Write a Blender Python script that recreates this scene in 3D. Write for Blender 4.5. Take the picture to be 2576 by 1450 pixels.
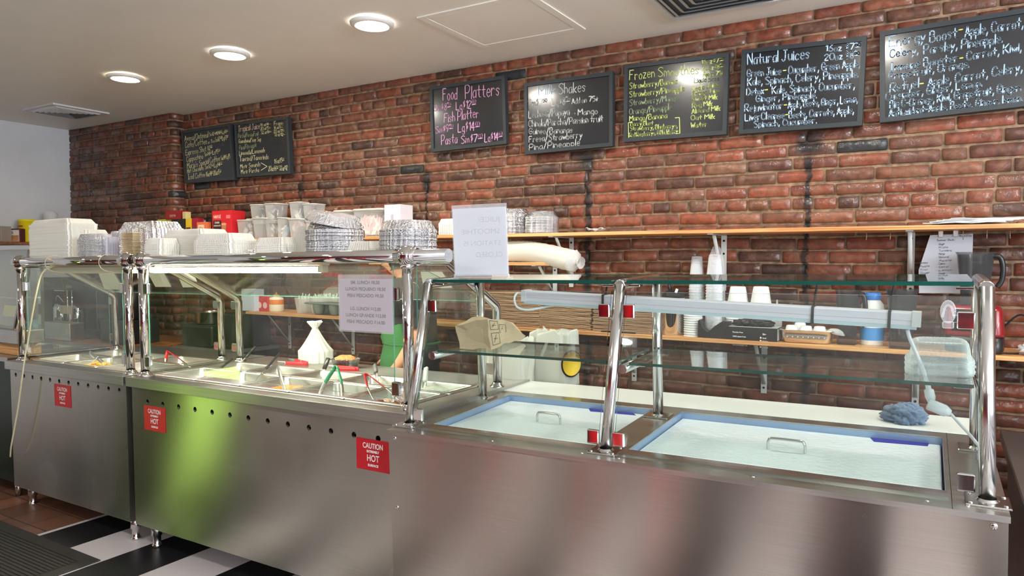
import bpy, bmesh, math, random
from mathutils import Vector, Matrix, noise
from math import sin, cos, pi, radians
S = bpy.context.scene
COL = S.collection
for o in list(bpy.data.objects): bpy.data.objects.remove(o)
random.seed(7)

# ---------------------------------------------------------------- camera, light, exposure
HOTP = (0.0050064, -0.0108620, -0.0031245, -3.5913225, 2.1001859, -0.6015342)
COLDP = (0.0333839, -0.0124862, 0.0152283, -1.8159636, 2.0850345, -0.65)
CAMZ = 1.5
FPX, YAW, PITCH, ROLL = 1799.2845, 0.54407, 0.038538, 0.002489
IW, IH = 2576, 1450
def _camaxes():
    cy, sy, cp, sp = cos(YAW), sin(YAW), cos(PITCH), sin(PITCH)
    w = Vector((-sy*cp, cy*cp, -sp)); r0 = Vector((cy, sy, 0)); u0 = r0.cross(w)
    r = r0*cos(ROLL) + u0*sin(ROLL); u = r.cross(w)
    return r, u, w
CR, CU, CW = _camaxes()
cd = bpy.data.cameras.new('camera'); cam = bpy.data.objects.new('camera', cd); COL.objects.link(cam)
cam.matrix_world = Matrix(((CR.x, CU.x, -CW.x, 0), (CR.y, CU.y, -CW.y, 0), (CR.z, CU.z, -CW.z, CAMZ), (0, 0, 0, 1)))
cd.sensor_width = 36; cd.lens = FPX/IW*36; cd.clip_start = 0.05
S.camera = cam
S.view_settings.view_transform = 'Standard'; S.view_settings.look = 'None'
S.view_settings.gamma = 1; S.view_settings.use_curve_mapping = False
S.view_settings.exposure = 0.32
try:
    S.cycles.transparent_max_bounces = 32; S.cycles.max_bounces = 10; S.cycles.glossy_bounces = 6
    S.cycles.sample_clamp_indirect = 4.0
except Exception: pass
W = bpy.data.worlds.new('sky'); S.world = W; W.use_nodes = True
W.node_tree.nodes['Background'].inputs[0].default_value = (0.75, 0.86, 1.0, 1)
W.node_tree.nodes['Background'].inputs[1].default_value = 1.6
def area_light(name, loc, rot, sx, sy, power, col):
    l = bpy.data.lights.new(name, 'AREA'); l.shape = 'RECTANGLE'; l.size = sx; l.size_y = sy
    l.energy = power; l.color = col
    o = bpy.data.objects.new(name, l); o.location = loc; o.rotation_euler = rot; COL.objects.link(o); return o
# daylight through the shop window in the right wall, and through the glazed front behind, plus an added ceiling fill
area_light('window_daylight', (3.16, 0.15, 1.55), (0, radians(90), 0), 1.9, 3.4, 34, (0.80, 0.90, 1.0))
area_light('ceiling_fill', (3.10, 0.15, 2.2), (0, radians(90+62), 0), 0.6, 3.4, 420, (0.88, 0.94, 1.0))  # unseen fill light aimed upward, added to brighten the ceiling
area_light('door_daylight', (2.0, -3.86, 1.2), (radians(90), 0, 0), 1.4, 2.1, 60, (0.85, 0.93, 1.0))

# pixel of the 2576x1450 picture -> world point on a plane
def ray(x, y): return CW + CR*((x-IW/2)/FPX) - CU*((y-IH/2)/FPX)
def aty(x, y, Y): d = ray(x, y); return Vector((0, 0, CAMZ)) + d*(Y/d.y)
def atz(x, y, Z): d = ray(x, y); return Vector((0, 0, CAMZ)) + d*((Z-CAMZ)/d.z)
def atx(x, y, X): d = ray(x, y); return Vector((0, 0, CAMZ)) + d*(X/d.x)
def frame(rx, ry, rz, ox, oy, oz):
    return Matrix.Translation((ox, oy, oz+CAMZ)) @ Matrix.Rotation(rz, 4, 'Z') @ Matrix.Rotation(ry, 4, 'Y') @ Matrix.Rotation(rx, 4, 'X')
KS = .954
HOT = frame(*HOTP); COLD = frame(*COLDP[:3], COLDP[3]*KS, COLDP[4]*KS, COLDP[5]*KS) @ Matrix.Scale(KS, 4)

# ---------------------------------------------------------------- materials
MATS = {}
def srgb(r, g, b): return tuple(((c/255)/12.92 if c/255 <= .04045 else ((c/255+.055)/1.055)**2.4) for c in (r, g, b))
def pm(name, col=(.8, .8, .8), rough=.5, metal=0., bump=0., bscale=60., spec=.5, coat=0., emit=None, estr=0., trans=0., aniso=0., alpha=1., mott=0., mscale=8., sss=0., ior=1.45, sheen=0.):
    if name in MATS: return MATS[name]
    m = bpy.data.materials.new(name); m.use_nodes = True; MATS[name] = m
    nt = m.node_tree; b = nt.nodes['Principled BSDF']; I = b.inputs
    I['Base Color'].default_value = (*col, 1); I['Roughness'].default_value = rough; I['Metallic'].default_value = metal
    I['Specular IOR Level'].default_value = spec; I['Coat Weight'].default_value = coat; I['Transmission Weight'].default_value = trans
    I['Alpha'].default_value = alpha; I['IOR'].default_value = ior; I['Sheen Weight'].default_value = sheen
    if aniso: I['Anisotropic'].default_value = aniso
    if sss: I['Subsurface Weight'].default_value = sss; I['Subsurface Radius'].default_value = (.03, .015, .008)
    if emit: I['Emission Color'].default_value = (*emit, 1); I['Emission Strength'].default_value = estr
    if mott or bump:
        tc = nt.nodes.new('ShaderNodeTexCoord')
    if mott:
        n = nt.nodes.new('ShaderNodeTexNoise'); n.inputs['Scale'].default_value = mscale; n.inputs['Detail'].default_value = 6
        nt.links.new(tc.outputs['Object'], n.inputs['Vector'])
        mr = nt.nodes.new('ShaderNodeMapRange'); mr.inputs[1].default_value = .3; mr.inputs[2].default_value = .7
        mr.inputs[3].default_value = 1-mott; mr.inputs[4].default_value = 1+mott
        nt.links.new(n.outputs[0], mr.inputs[0])
        vm = nt.nodes.new('ShaderNodeVectorMath'); vm.operation = 'SCALE'; vm.inputs[0].default_value = col
        nt.links.new(mr.outputs[0], vm.inputs['Scale']); nt.links.new(vm.outputs[0], I['Base Color'])
    if bump:
        n2 = nt.nodes.new('ShaderNodeTexNoise'); n2.inputs['Scale'].default_value = bscale; n2.inputs['Detail'].default_value = 4
        nt.links.new(tc.outputs['Object'], n2.inputs['Vector'])
        bp = nt.nodes.new('ShaderNodeBump'); bp.inputs['Strength'].default_value = bump; bp.inputs['Distance'].default_value = .01
        nt.links.new(n2.outputs[0], bp.inputs['Height']); nt.links.new(bp.outputs[0], I['Normal'])
    return m
def brushed(name, col, rough, axis='x', streak=.25, aniso=.8, dirt=0.):
    """brushed steel: fine lines along one axis, and the wide blur brushing gives across them"""
    if name in MATS: return MATS[name]
    m = pm(name, col, rough, 1., spec=.5); nt = m.node_tree; b = nt.nodes['Principled BSDF']
    tc = nt.nodes.new('ShaderNodeTexCoord'); mp = nt.nodes.new('ShaderNodeMapping')
    mp.inputs['Scale'].default_value = {'x': (3, 400, 400), 'y': (400, 3, 400), 'z': (400, 400, 3)}[axis]
    nt.links.new(tc.outputs['Object'], mp.inputs['Vector'])
    n = nt.nodes.new('ShaderNodeTexNoise'); n.inputs['Scale'].default_value = 1.; n.inputs['Detail'].default_value = 3
    nt.links.new(mp.outputs[0], n.inputs['Vector'])
    n2 = nt.nodes.new('ShaderNodeTexNoise'); n2.inputs['Scale'].default_value = 2.2; n2.inputs['Detail'].default_value = 1.5
    nt.links.new(tc.outputs['Object'], n2.inputs['Vector'])
    mr = nt.nodes.new('ShaderNodeMapRange'); mr.inputs[1].default_value = .3; mr.inputs[2].default_value = .7
    mr.inputs[3].default_value = rough-.03; mr.inputs[4].default_value = rough+.06
    nt.links.new(n2.outputs[0], mr.inputs[0]); nt.links.new(mr.outputs[0], b.inputs['Roughness'])
    mx = nt.nodes.new('ShaderNodeMapRange'); mx.inputs[1].default_value = .3; mx.inputs[2].default_value = .7
    mx.inputs[3].default_value = 1-streak; mx.inputs[4].default_value = 1.
    nt.links.new(n.outputs[0], mx.inputs[0])
    vm = nt.nodes.new('ShaderNodeVectorMath'); vm.operation = 'SCALE'; vm.inputs[0].default_value = col
    nt.links.new(mx.outputs[0], vm.inputs['Scale']); nt.links.new(vm.outputs[0], b.inputs['Base Color'])
    b.inputs['Anisotropic'].default_value = aniso
    tg = nt.nodes.new('ShaderNodeCombineXYZ'); v = {'x': (0, 1, 1), 'y': (1, 0, 1), 'z': (1, 1, 0)}[axis]
    for i in range(3): tg.inputs[i].default_value = v[i]
    vt = nt.nodes.new('ShaderNodeVectorTransform'); vt.vector_type = 'VECTOR'; vt.convert_from = 'OBJECT'; vt.convert_to = 'WORLD'
    nt.links.new(tg.outputs[0], vt.inputs[0]); nt.links.new(vt.outputs[0], b.inputs['Tangent'])
    # slight waviness of thin sheet
    n3 = nt.nodes.new('ShaderNodeTexNoise'); n3.inputs['Scale'].default_value = 2.1; n3.inputs['Detail'].default_value = 1
    nt.links.new(tc.outputs['Object'], n3.inputs['Vector'])
    bp = nt.nodes.new('ShaderNodeBump'); bp.inputs['Strength'].default_value = .05; bp.inputs['Distance'].default_value = .02
    nt.links.new(n3.outputs[0], bp.inputs['Height']); nt.links.new(bp.outputs[0], b.inputs['Normal'])
    return m
def pane_mat(name, tint=(.93, .97, .95), dirt=.03, refl=1.0):
    """architectural glass: tinted see-through, Fresnel reflection, a trace of smears"""
    m = bpy.data.materials.new(name); m.use_nodes = True; MATS[name] = m; nt = m.node_tree; nt.nodes.clear()
    out = nt.nodes.new('ShaderNodeOutputMaterial'); tr = nt.nodes.new('ShaderNodeBsdfTransparent'); tr.inputs[0].default_value = (*tint, 1)
    gl = nt.nodes.new('ShaderNodeBsdfGlossy'); gl.inputs['Roughness'].default_value = .02; gl.inputs['Color'].default_value = (refl, refl, refl, 1)
    lw = nt.nodes.new('ShaderNodeLayerWeight'); lw.inputs[0].default_value = .5
    pw = nt.nodes.new('ShaderNodeMath'); pw.operation = 'POWER'; nt.links.new(lw.outputs['Facing'], pw.inputs[0]); pw.inputs[1].default_value = 5
    fr = nt.nodes.new('ShaderNodeMath'); fr.operation = 'MULTIPLY_ADD'; nt.links.new(pw.outputs[0], fr.inputs[0]); fr.inputs[1].default_value = .95; fr.inputs[2].default_value = .045
    mx = nt.nodes.new('ShaderNodeMixShader'); nt.links.new(fr.outputs[0], mx.inputs[0]); nt.links.new(tr.outputs[0], mx.inputs[1]); nt.links.new(gl.outputs[0], mx.inputs[2])
    df = nt.nodes.new('ShaderNodeBsdfDiffuse'); df.inputs[0].default_value = (.8, .82, .8, 1)
    tc = nt.nodes.new('ShaderNodeTexCoord'); n = nt.nodes.new('ShaderNodeTexNoise'); n.inputs['Scale'].default_value = 4; n.inputs['Detail'].default_value = 8
    n.inputs['Distortion'].default_value = 1.5
    nt.links.new(tc.outputs['Object'], n.inputs['Vector'])
    mr = nt.nodes.new('ShaderNodeMapRange'); mr.inputs[1].default_value = .45; mr.inputs[2].default_value = .8; mr.inputs[3].default_value = dirt*.3; mr.inputs[4].default_value = dirt*3
    nt.links.new(n.outputs[0], mr.inputs[0])
    m2 = nt.nodes.new('ShaderNodeMixShader'); nt.links.new(mr.outputs[0], m2.inputs[0]); nt.links.new(mx.outputs[0], m2.inputs[1]); nt.links.new(df.outputs[0], m2.inputs[2])
    nt.links.new(m2.outputs[0], out.inputs[0]); return m
def film_mat(name, col=(.9, .9, .9), cover=.35, rough=.15):
    """thin clear or cloudy plastic"""
    m = bpy.data.materials.new(name); m.use_nodes = True; MATS[name] = m; nt = m.node_tree
    b = nt.nodes['Principled BSDF']; out = nt.nodes['Material Output']
    b.inputs['Base Color'].default_value = (*col, 1); b.inputs['Roughness'].default_value = rough
    tr = nt.nodes.new('ShaderNodeBsdfTransparent'); mx = nt.nodes.new('ShaderNodeMixShader')
    lw = nt.nodes.new('ShaderNodeLayerWeight'); lw.inputs[0].default_value = .35
    mr = nt.nodes.new('ShaderNodeMapRange'); mr.inputs[3].default_value = cover; mr.inputs[4].default_value = min(1, cover+.55)
    nt.links.new(lw.outputs['Facing'], mr.inputs[0]); nt.links.new(mr.outputs[0], mx.inputs[0])
    nt.links.new(tr.outputs[0], mx.inputs[1]); nt.links.new(b.outputs[0], mx.inputs[2]); nt.links.new(mx.outputs[0], out.inputs[0]); return m
def transl(name, col, t=.5, rough=.35):
    """milky plastic or paper: lets light through"""
    m = pm(name, col, rough); nt = m.node_tree; b = nt.nodes['Principled BSDF']; out = nt.nodes['Material Output']
    tr = nt.nodes.new('ShaderNodeBsdfTranslucent'); tr.inputs[0].default_value = (*col, 1); mx = nt.nodes.new('ShaderNodeMixShader'); mx.inputs[0].default_value = t
    nt.links.new(b.outputs[0], mx.inputs[1]); nt.links.new(tr.outputs[0], mx.inputs[2]); nt.links.new(mx.outputs[0], out.inputs[0]); return m
def wood_mat(name, c1, c2, ply=True):
    m = pm(name, c1, .45); nt = m.node_tree; b = nt.nodes['Principled BSDF']
    tc = nt.nodes.new('ShaderNodeTexCoord'); mp = nt.nodes.new('ShaderNodeMapping'); mp.inputs['Scale'].default_value = (2, 30, 120)
    nt.links.new(tc.outputs['Object'], mp.inputs[0]); n = nt.nodes.new('ShaderNodeTexNoise'); n.inputs['Scale'].default_value = 1.; n.inputs['Detail'].default_value = 5
    n.inputs['Distortion'].default_value = .6
    nt.links.new(mp.outputs[0], n.inputs['Vector']); cr = nt.nodes.new('ShaderNodeValToRGB')
    cr.color_ramp.elements[0].position = .35; cr.color_ramp.elements[0].color = (*c2, 1); cr.color_ramp.elements[1].position = .6; cr.color_ramp.elements[1].color = (*c1, 1)
    nt.links.new(n.outputs[0], cr.inputs[0]); nt.links.new(cr.outputs[0], b.inputs['Base Color']); return m

STEEL = brushed('brushed_steel', (.62, .61, .59), .32, 'x')
STEELF = brushed('brushed_front_steel', (.56, .54, .50), .23, 'x', .12, 1.)
STEELP = pm('post_steel', (.66, .65, .64), .16, 1.)
CHROME = pm('chrome', (.72, .71, .70), .05, 1.)
PANST = pm('pan_steel', (.78, .76, .72), .3, 1., bump=.05, bscale=12)
DARKM = pm('dark_hollow', (.004, .004, .004), .8)
WHITEP = pm('white_paint_metal', (.62, .62, .60), .4, bump=.03)
FOIL = pm('foil', (.80, .80, .82), .16, 1., bump=1., bscale=70)
FOILC = pm('crimped_foil', (.72, .72, .75), .18, 1., bump=1., bscale=160)
CREAM = transl('milky_plastic', (.84, .82, .75), .2, .3)
CREAMV = transl('milky_lilac_plastic', (.72, .70, .80), .35, .3)
CLEARP = film_mat('clear_plastic', (.85, .88, .9), .16, .08)
CLOUDP = film_mat('cloudy_plastic', (.86, .87, .86), .35, .25)
DELIP = film_mat('frosted_plastic', (.82, .84, .84), .24, .3)
CLAMC = film_mat('clamshell_clear', (.88, .93, .97), .10, .06)
BLACKP = pm('black_plastic', (.012, .012, .013), .35)
BLACKR = pm('black_rubber', (.01, .01, .01), .7)
WPLAST = pm('white_plastic', (.8, .8, .78), .35)
PAPER = transl('white_paper', (.82, .83, .86), .25, .7)
PAPERB = transl('notice_reflection_white', (.9, .9, .86), .5, .7)
KRAFT = pm('kraft_paper', srgb(176, 140, 108), .85, bump=.2, bscale=40, mott=.12, mscale=5)
WOOD = wood_mat('plywood', srgb(226, 172, 112), srgb(176, 112, 62))
WOODD = wood_mat('stained_wood', srgb(150, 92, 50), srgb(96, 56, 30))
REDP = pm('red_plastic', srgb(205, 30, 40), .4)
GREENP = pm('green_plastic', srgb(60, 150, 110), .4)
GLASS = pane_mat('clear_pane', dirt=.005); GLASSD = pane_mat('smeared_pane', (.93, .97, .94), .010)
GEDGE = pm('glass_edge', srgb(12, 70, 62), .1, 0, coat=1.)
GEDGEL = pm('glass_edge_light', srgb(104, 160, 140), .25)
FOAM = pm('white_foam', (.82, .82, .82), .5)
REDST = pm('sticker_red', srgb(180, 24, 38), .35)
INKW = pm('sticker_white', (.8, .8, .8), .5)
INK = pm('black_ink', (.015, .015, .018), .6)

# ---------------------------------------------------------------- mesh helpers
def link(name, bm, mat, parent=None, smooth=False, M=None, loc=None):
    if isinstance(bm, bmesh.types.BMesh):
        me = bpy.data.meshes.new(name); bm.normal_update(); bm.to_mesh(me); bm.free()
    else: me = bm
    for mm in (mat if isinstance(mat, (list, tuple)) else [mat]):
        me.materials.append(mm)
    if smooth:
        for p in me.polygons: p.use_smooth = True
    o = bpy.data.objects.new(name, me); COL.objects.link(o)
    if parent: o.parent = parent
    if M is not None: o.matrix_local = M
    if loc is not None: o.location = loc
    return o
def tag(o, label=None, cat=None, group=None, kind=None):
    if label: o['label'] = label
    if cat: o['category'] = cat
    if group: o['group'] = group
    if kind: o['kind'] = kind
    return o
def thing(name, label, cat, M=None, group=None):
    o = bpy.data.objects.new(name, None); o.empty_display_size = .05; COL.objects.link(o)
    if M is not None: o.matrix_world = M if isinstance(M, Matrix) else Matrix.Translation(M)
    return tag(o, label, cat, group)
def copy_tree(o, parent=None):
    c = o.copy(); COL.objects.link(c)
    if parent: c.parent = parent; c.matrix_parent_inverse = o.matrix_parent_inverse
    for ch in list(o.children): copy_tree(ch, c)
    return c
def T(x, y, z): return Matrix.Translation((x, y, z))
def RZ(a): return Matrix.Rotation(a, 4, 'Z')
def RX(a): return Matrix.Rotation(a, 4, 'X')
def RY(a): return Matrix.Rotation(a, 4, 'Y')
def nb(): return bmesh.new()
def box(bm, x0, x1, y0, y1, z0, z1, bev=0., M=None, seg=1, mi=0):
    vs = [Vector((x, y, z)) for x in (x0, x1) for y in (y0, y1) for z in (z0, z1)]
    if M is not None: vs = [M @ v for v in vs]
    v = [bm.verts.new(q) for q in vs]
    fs = [bm.faces.new([v[i] for i in f]) for f in ((0, 1, 3, 2), (4, 6, 7, 5), (0, 4, 5, 1), (2, 3, 7, 6), (0, 2, 6, 4), (1, 5, 7, 3))]
    for f in fs: f.material_index = mi
    if bev:
        es = list({e for f in fs for e in f.edges})
        r = bmesh.ops.bevel(bm, geom=es, offset=bev, segments=seg, affect='EDGES', profile=.5)
        for f in r['faces']: f.material_index = mi
    return bm
def ringpts(c, ax, r, n, ph=0, r2=None):
    ax = ax.normalized(); t = Vector((0, 0, 1)) if abs(ax.z) < .9 else Vector((1, 0, 0))
    a = ax.cross(t).normalized(); b = ax.cross(a); r2 = r if r2 is None else r2
    return [c + a*(r*cos(2*pi*i/n+ph)) + b*(r2*sin(2*pi*i/n+ph)) for i in range(n)]
def loft(bm, rings, cap0=True, cap1=True, closed=True, mi=0):
    R = [[bm.verts.new(p) for p in r] for r in rings]; n = len(R[0])
    for a, b in zip(R, R[1:]):
        for i in range(n if closed else n-1):
            j = (i+1) % n
            try: f = bm.faces.new((a[i], a[j], b[j], b[i])); f.material_index = mi; f.smooth = True
            except ValueError: pass
    if cap0:
        f = bm.faces.new(list(reversed(R[0]))); f.material_index = mi
    if cap1:
        f = bm.faces.new(R[-1]); f.material_index = mi
    return R
def cyl(bm, a, b, r, n=16, r2=None, cap=True, mi=0):
    a = Vector(a); b = Vector(b); d = b-a
    loft(bm, [ringpts(a, d, r, n), ringpts(b, d, r if r2 is None else r2, n)], cap, cap, mi=mi); return bm
def tube(bm, pts, r, n=10, rs=None, cap=True, mi=0):
    pts = [Vector(p) for p in pts]; rings = []; prev = None
    for i, p in enumerate(pts):
        d = ((pts[min(i+1, len(pts)-1)]-p).normalized() + (p-pts[max(i-1, 0)]).normalized())
        d = d.normalized() if d.length > 1e-6 else Vector((0, 0, 1))
        if prev is None:
            t = Vector((0, 0, 1)) if abs(d.z) < .9 else Vector((1, 0, 0)); a = d.cross(t).normalized()
        else: a = (prev - d*prev.dot(d)).normalized()
        prev = a; b = d.cross(a); rr = r if rs is None else rs[i]
        rings.append([p + a*(rr*cos(2*pi*k/n)) + b*(rr*sin(2*pi*k/n)) for k in range(n)])
    loft(bm, rings, cap, cap, mi=mi); return bm
def smooth_path(pts, k=6):
    P = [Vector(p) for p in pts]; out = []
    for i in range(len(P)-1):
        p0 = P[max(i-1, 0)]; p1 = P[i]; p2 = P[i+1]; p3 = P[min(i+2, len(P)-1)]
        for j in range(k):
            t = j/k; out.append(.5*((2*p1)+(p2-p0)*t+(2*p0-5*p1+4*p2-p3)*t*t+(3*p1-p0-3*p2+p3)*t**3))
    out.append(P[-1]); return out
def lathe(bm, prof, n=24, c=(0, 0, 0), cap0=False, cap1=False, mi=0, f=None):
    rings = []
    for r, z in prof:
        rings.append([Vector((c[0]+(r*(1 if f is None else f(2*pi*i/n, z)))*cos(2*pi*i/n), c[1]+(r*(1 if f is None else f(2*pi*i/n, z)))*sin(2*pi*i/n), c[2]+z)) for i in range(n)])
    loft(bm, rings, cap0, cap1, mi=mi); return bm
def rrect(w, d, r, n=6, ribs=0, amp=0):
    """points round a rounded rectangle centred on 0; ribs push every other point out"""
    pts = []
    w2, d2 = w/2, d/2
    if ribs:
        L = [(-w2+r, -d2, 1, 0, w-2*r), (w2, -d2+r, 0, 1, d-2*r), (w2-r, d2, -1, 0, w-2*r), (-w2, d2-r, 0, -1, d-2*r)]
        cs = [(w2-r, -d2+r, -90), (w2-r, d2-r, 0), (-w2+r, d2-r, 90), (-w2+r, -d2+r, 180)]
        for (x, y, dx, dy, ln), (cx, cy, a0) in zip(L, cs):
            m = max(2, int(ln/ribs)*2)
            for i in range(m):
                t = i/m*ln; o = amp if i % 2 else 0
                pts.append((x+dx*t+dy*o, y+dy*t-dx*o))
            for i in range(n):
                a = radians(a0+90*i/n); o = amp if i % 2 else 0; pts.append((cx+(r+o)*cos(a), cy+(r+o)*sin(a)))
        return pts
    for cx, cy, a0 in ((w2-r, -d2+r, -90), (w2-r, d2-r, 0), (-w2+r, d2-r, 90), (-w2+r, -d2+r, 180)):
        for i in range(n+1):
            a = radians(a0+90*i/n); pts.append((cx+r*cos(a), cy+r*sin(a)))
    return pts
def prism(bm, poly, z0, z1, M=None, mi=0):
    f = (lambda v: M @ v) if M is not None else (lambda v: v)
    loft(bm, [[f(Vector((x, y, z0))) for x, y in poly], [f(Vector((x, y, z1))) for x, y in poly]], mi=mi)
    for fc in bm.faces: fc.smooth = False
    return bm
def blob(bm, c, rx, ry, rz, amp=.1, sc=3., seed=0, n=24, m=14, flat=None):
    c = Vector(c); rings = []
    for j in range(1, m):
        th = pi*j/m; ring = []
        for i in range(n):
            d = Vector((sin(th)*cos(2*pi*i/n), sin(th)*sin(2*pi*i/n), cos(th)))
            k = 1+amp*noise.noise(d*sc+Vector((seed, seed*1.7, 0)))+amp*.5*noise.noise(d*sc*2.3+Vector((seed, 0, seed)))
            p = Vector((d.x*rx*k, d.y*ry*k, d.z*rz*k))
            if flat is not None and p.z < flat: p.z = flat
            ring.append(c+p)
        rings.append(ring)
    loft(bm, rings); return bm
def pane(name, bm_quad, th, parent, mat=None, edge=None, M=None):
    """a glass plate: 4 corner points, thickness; cut edges get the green edge material"""
    q = [Vector(p) for p in bm_quad]; n = (q[1]-q[0]).cross(q[3]-q[0]).normalized()*th
    bm = nb(); a = [bm.verts.new(p) for p in q]; b = [bm.verts.new(p+n) for p in q]
    bm.faces.new(a[::-1]).material_index = 0; bm.faces.new(b).material_index = 0
    for i in range(4):
        j = (i+1) % 4; bm.faces.new((a[i], a[j], b[j], b[i])).material_index = 1
    return link(name, bm, [mat or GLASS, edge or GEDGE], parent, M=M)
# ---------------------------------------------------------------- lettering: single-stroke hand
G = {'A':'003960|1353','B':'0009|0949574505|~0545624000','C':'~67491804114062','D':'0009|~093966633000','E':'60000969|0545','F':'000969|0545',
'G':'~6749180411406264|6434','H':'0009|6069|0565','I':'3039|1959|1050','J':'2969|~49422002','K':'0009|6904|1560','L':'090060','M':'0009347970',
'N':'00096069','O':'~39070230626739','P':'0009|~0949674404','Q':'~39070230626739|4260','R':'0009|~0949674404|2460','S':'~68390735623001',
'T':'0969|3930','U':'~0903306369','V':'093069','W':'0920466089','X':'0960|0069','Y':'093469|3430','Z':'09690060',
'a':'~4425031031|4540','b':'0900|~0325433001','c':'~4425031041','d':'4940|~4325031041','e':'~03433515022041','f':'~48392720|0545',
'g':'~4325031041|~454b2c0b','h':'0900|~03254340','i':'0500|0706','j':'~252a1c0b|2726','k':'0900|4502|1240','l':'0900','m':'0500|~03153330|~33556360',
'n':'0500|~03254340','o':'~250310304325','p':'050c|~0325433001','q':'~4325031041|454c','r':'0500|~032544','s':'~442504322001','t':'~282140|0545',
'u':'~05021031|4540','v':'052045','w':'0520345065','x':'0540|0045','y':'0520|450c','z':'05450040',
'0':'~39070230626739','1':'173930','2':'~07396734|340060','3':'~08395725|~25533001','4':'40490363','5':'590905|~0536633001','6':'~59150230623503',
'7':'096920','8':'~3917533013573 9','9':'~663407396730','-':'0434','.':'0001','·':'0304',',':'110b','/':'0a49',"'":'0907',':':'0001|0405',
'$':'~482816453221 11|3920','&':'~50283948122051','¢':'~4425031041|2620','>':'085401','ñ':'0500|~03254340|0747'}
YC = {'c': -3, 'b': -2, 'a': -1}
def glyph(ch):
    out = []; wmax = 0
    for s in G.get(ch, '').replace(' ', '').split('|'):
        if not s: continue
        sm = s[0] == '~'; s = s.lstrip('~')
        pts = [(int(s[i]), YC.get(s[i+1], None) if s[i+1] in YC else int(s[i+1])) for i in range(0, len(s)-1, 2)]
        wmax = max([wmax]+[p[0] for p in pts])
        if sm and len(pts) > 2: pts = [(v.x, v.y) for v in smooth_path([(x, y, 0) for x, y in pts], 4)]
        out.append(pts)
    return out, wmax
def strokes(text, jit=.0, seed=0):
    """list of polylines (x, y) in cap-height-9 units and total width; ^..^ raises small figures"""
    rnd = random.Random(seed); x = 0; up = False; res = []; x_up = 0
    for ch in text:
        if ch == '^':
            if up: res.append([(x_up, 3.6), (x-.8, 3.8)])
            up = not up; x_up = x; continue
        k = .5 if up else 1.; yo = 4.4 if up else 0
        if ch == ' ': x += 3.2*k; continue
        g, w = glyph(ch); dy = rnd.uniform(-jit, jit); sl = rnd.uniform(-.04, .06); sc = 1+rnd.uniform(-jit, jit)*.12
        for pl in g: res.append([(x+(px+py*sl)*k, py*k*sc+yo+dy) for px, py in pl])
        x += (w+1.9)*k
    return res, x
def ribbon(bm, pl, wd, P, mi=0):
    """flat marker stroke; P maps (x, y) to 3-D"""
    n = 6
    for i in range(len(pl)-1):
        a = Vector((*pl[i], 0)); b = Vector((*pl[i+1], 0)); d = b-a
        if d.length < 1e-6: continue
        d.normalize(); s = Vector((-d.y, d.x, 0))*wd/2
        f = bm.faces.new([bm.verts.new(P(q.x, q.y)) for q in (a-s, b-s, b+s, a+s)]); f.material_index = mi
    for p in (pl if len(pl) < 3 else pl[::1]):
        f = bm.faces.new([bm.verts.new(P(p[0]+wd/2*cos(2*pi*k/n), p[1]+wd/2*sin(2*pi*k/n))) for k in range(n)]); f.material_index = mi
def printed(text, size, bold=0., align='CENTER'):
    """mesh of a printed line in the built-in typeface, in the XY plane"""
    cu = bpy.data.curves.new('t', 'FONT'); cu.body = text; cu.size = size; cu.align_x = align; cu.offset = bold
    o = bpy.data.objects.new('t', cu); COL.objects.link(o)
    dg = bpy.context.evaluated_depsgraph_get(); dg.update()
    me = bpy.data.meshes.new_from_object(o.evaluated_get(dg)); bpy.data.objects.remove(o); bpy.data.curves.remove(cu)
    return me
def add_text(bm, text, size, M, bold=0., align='CENTER', wide=None, mi=0):
    me = printed(text, size, bold, align)
    k = 1.
    if wide:
        xs = [v.co.x for v in me.vertices]; k = wide/max(1e-6, max(xs)-min(xs))
    n0 = len(bm.verts); f0 = len(bm.faces); bm.from_mesh(me); bm.verts.ensure_lookup_table(); bm.faces.ensure_lookup_table()
    for v in bm.verts[n0:]: v.co = M @ Vector((v.co.x*k, v.co.y, v.co.z))
    for f in bm.faces[f0:]: f.material_index = mi
    bpy.data.meshes.remove(me)
FACE = Matrix(((1, 0, 0, 0), (0, 0, -1, 0), (0, 1, 0, 0), (0, 0, 0, 1)))   # text plane XY -> wall plane XZ facing -Y
# ---------------------------------------------------------------- room shell
CEIL = 2.77; YW = 3.92; YB = 3.81; XL = -7.4; XR = 3.2; YF = -3.9; XB = -5.74
CEILM = pm('ceiling_paint', srgb(236, 232, 224), .45, bump=.04, bscale=6, mott=.03, mscale=2)
WALLM = pm('white_wall_paint', srgb(204, 205, 208), .7, bump=.05, bscale=8, mott=.05, mscale=3)
MAROON = pm('maroon_wall_paint', srgb(88, 36, 42), .6, mott=.08, mscale=2)
bm = nb(); box(bm, XL-.1, XR+.1, YF-.1, YW+.35, CEIL, CEIL+.1); tag(link('ceiling', bm, CEILM), kind='structure')
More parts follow.
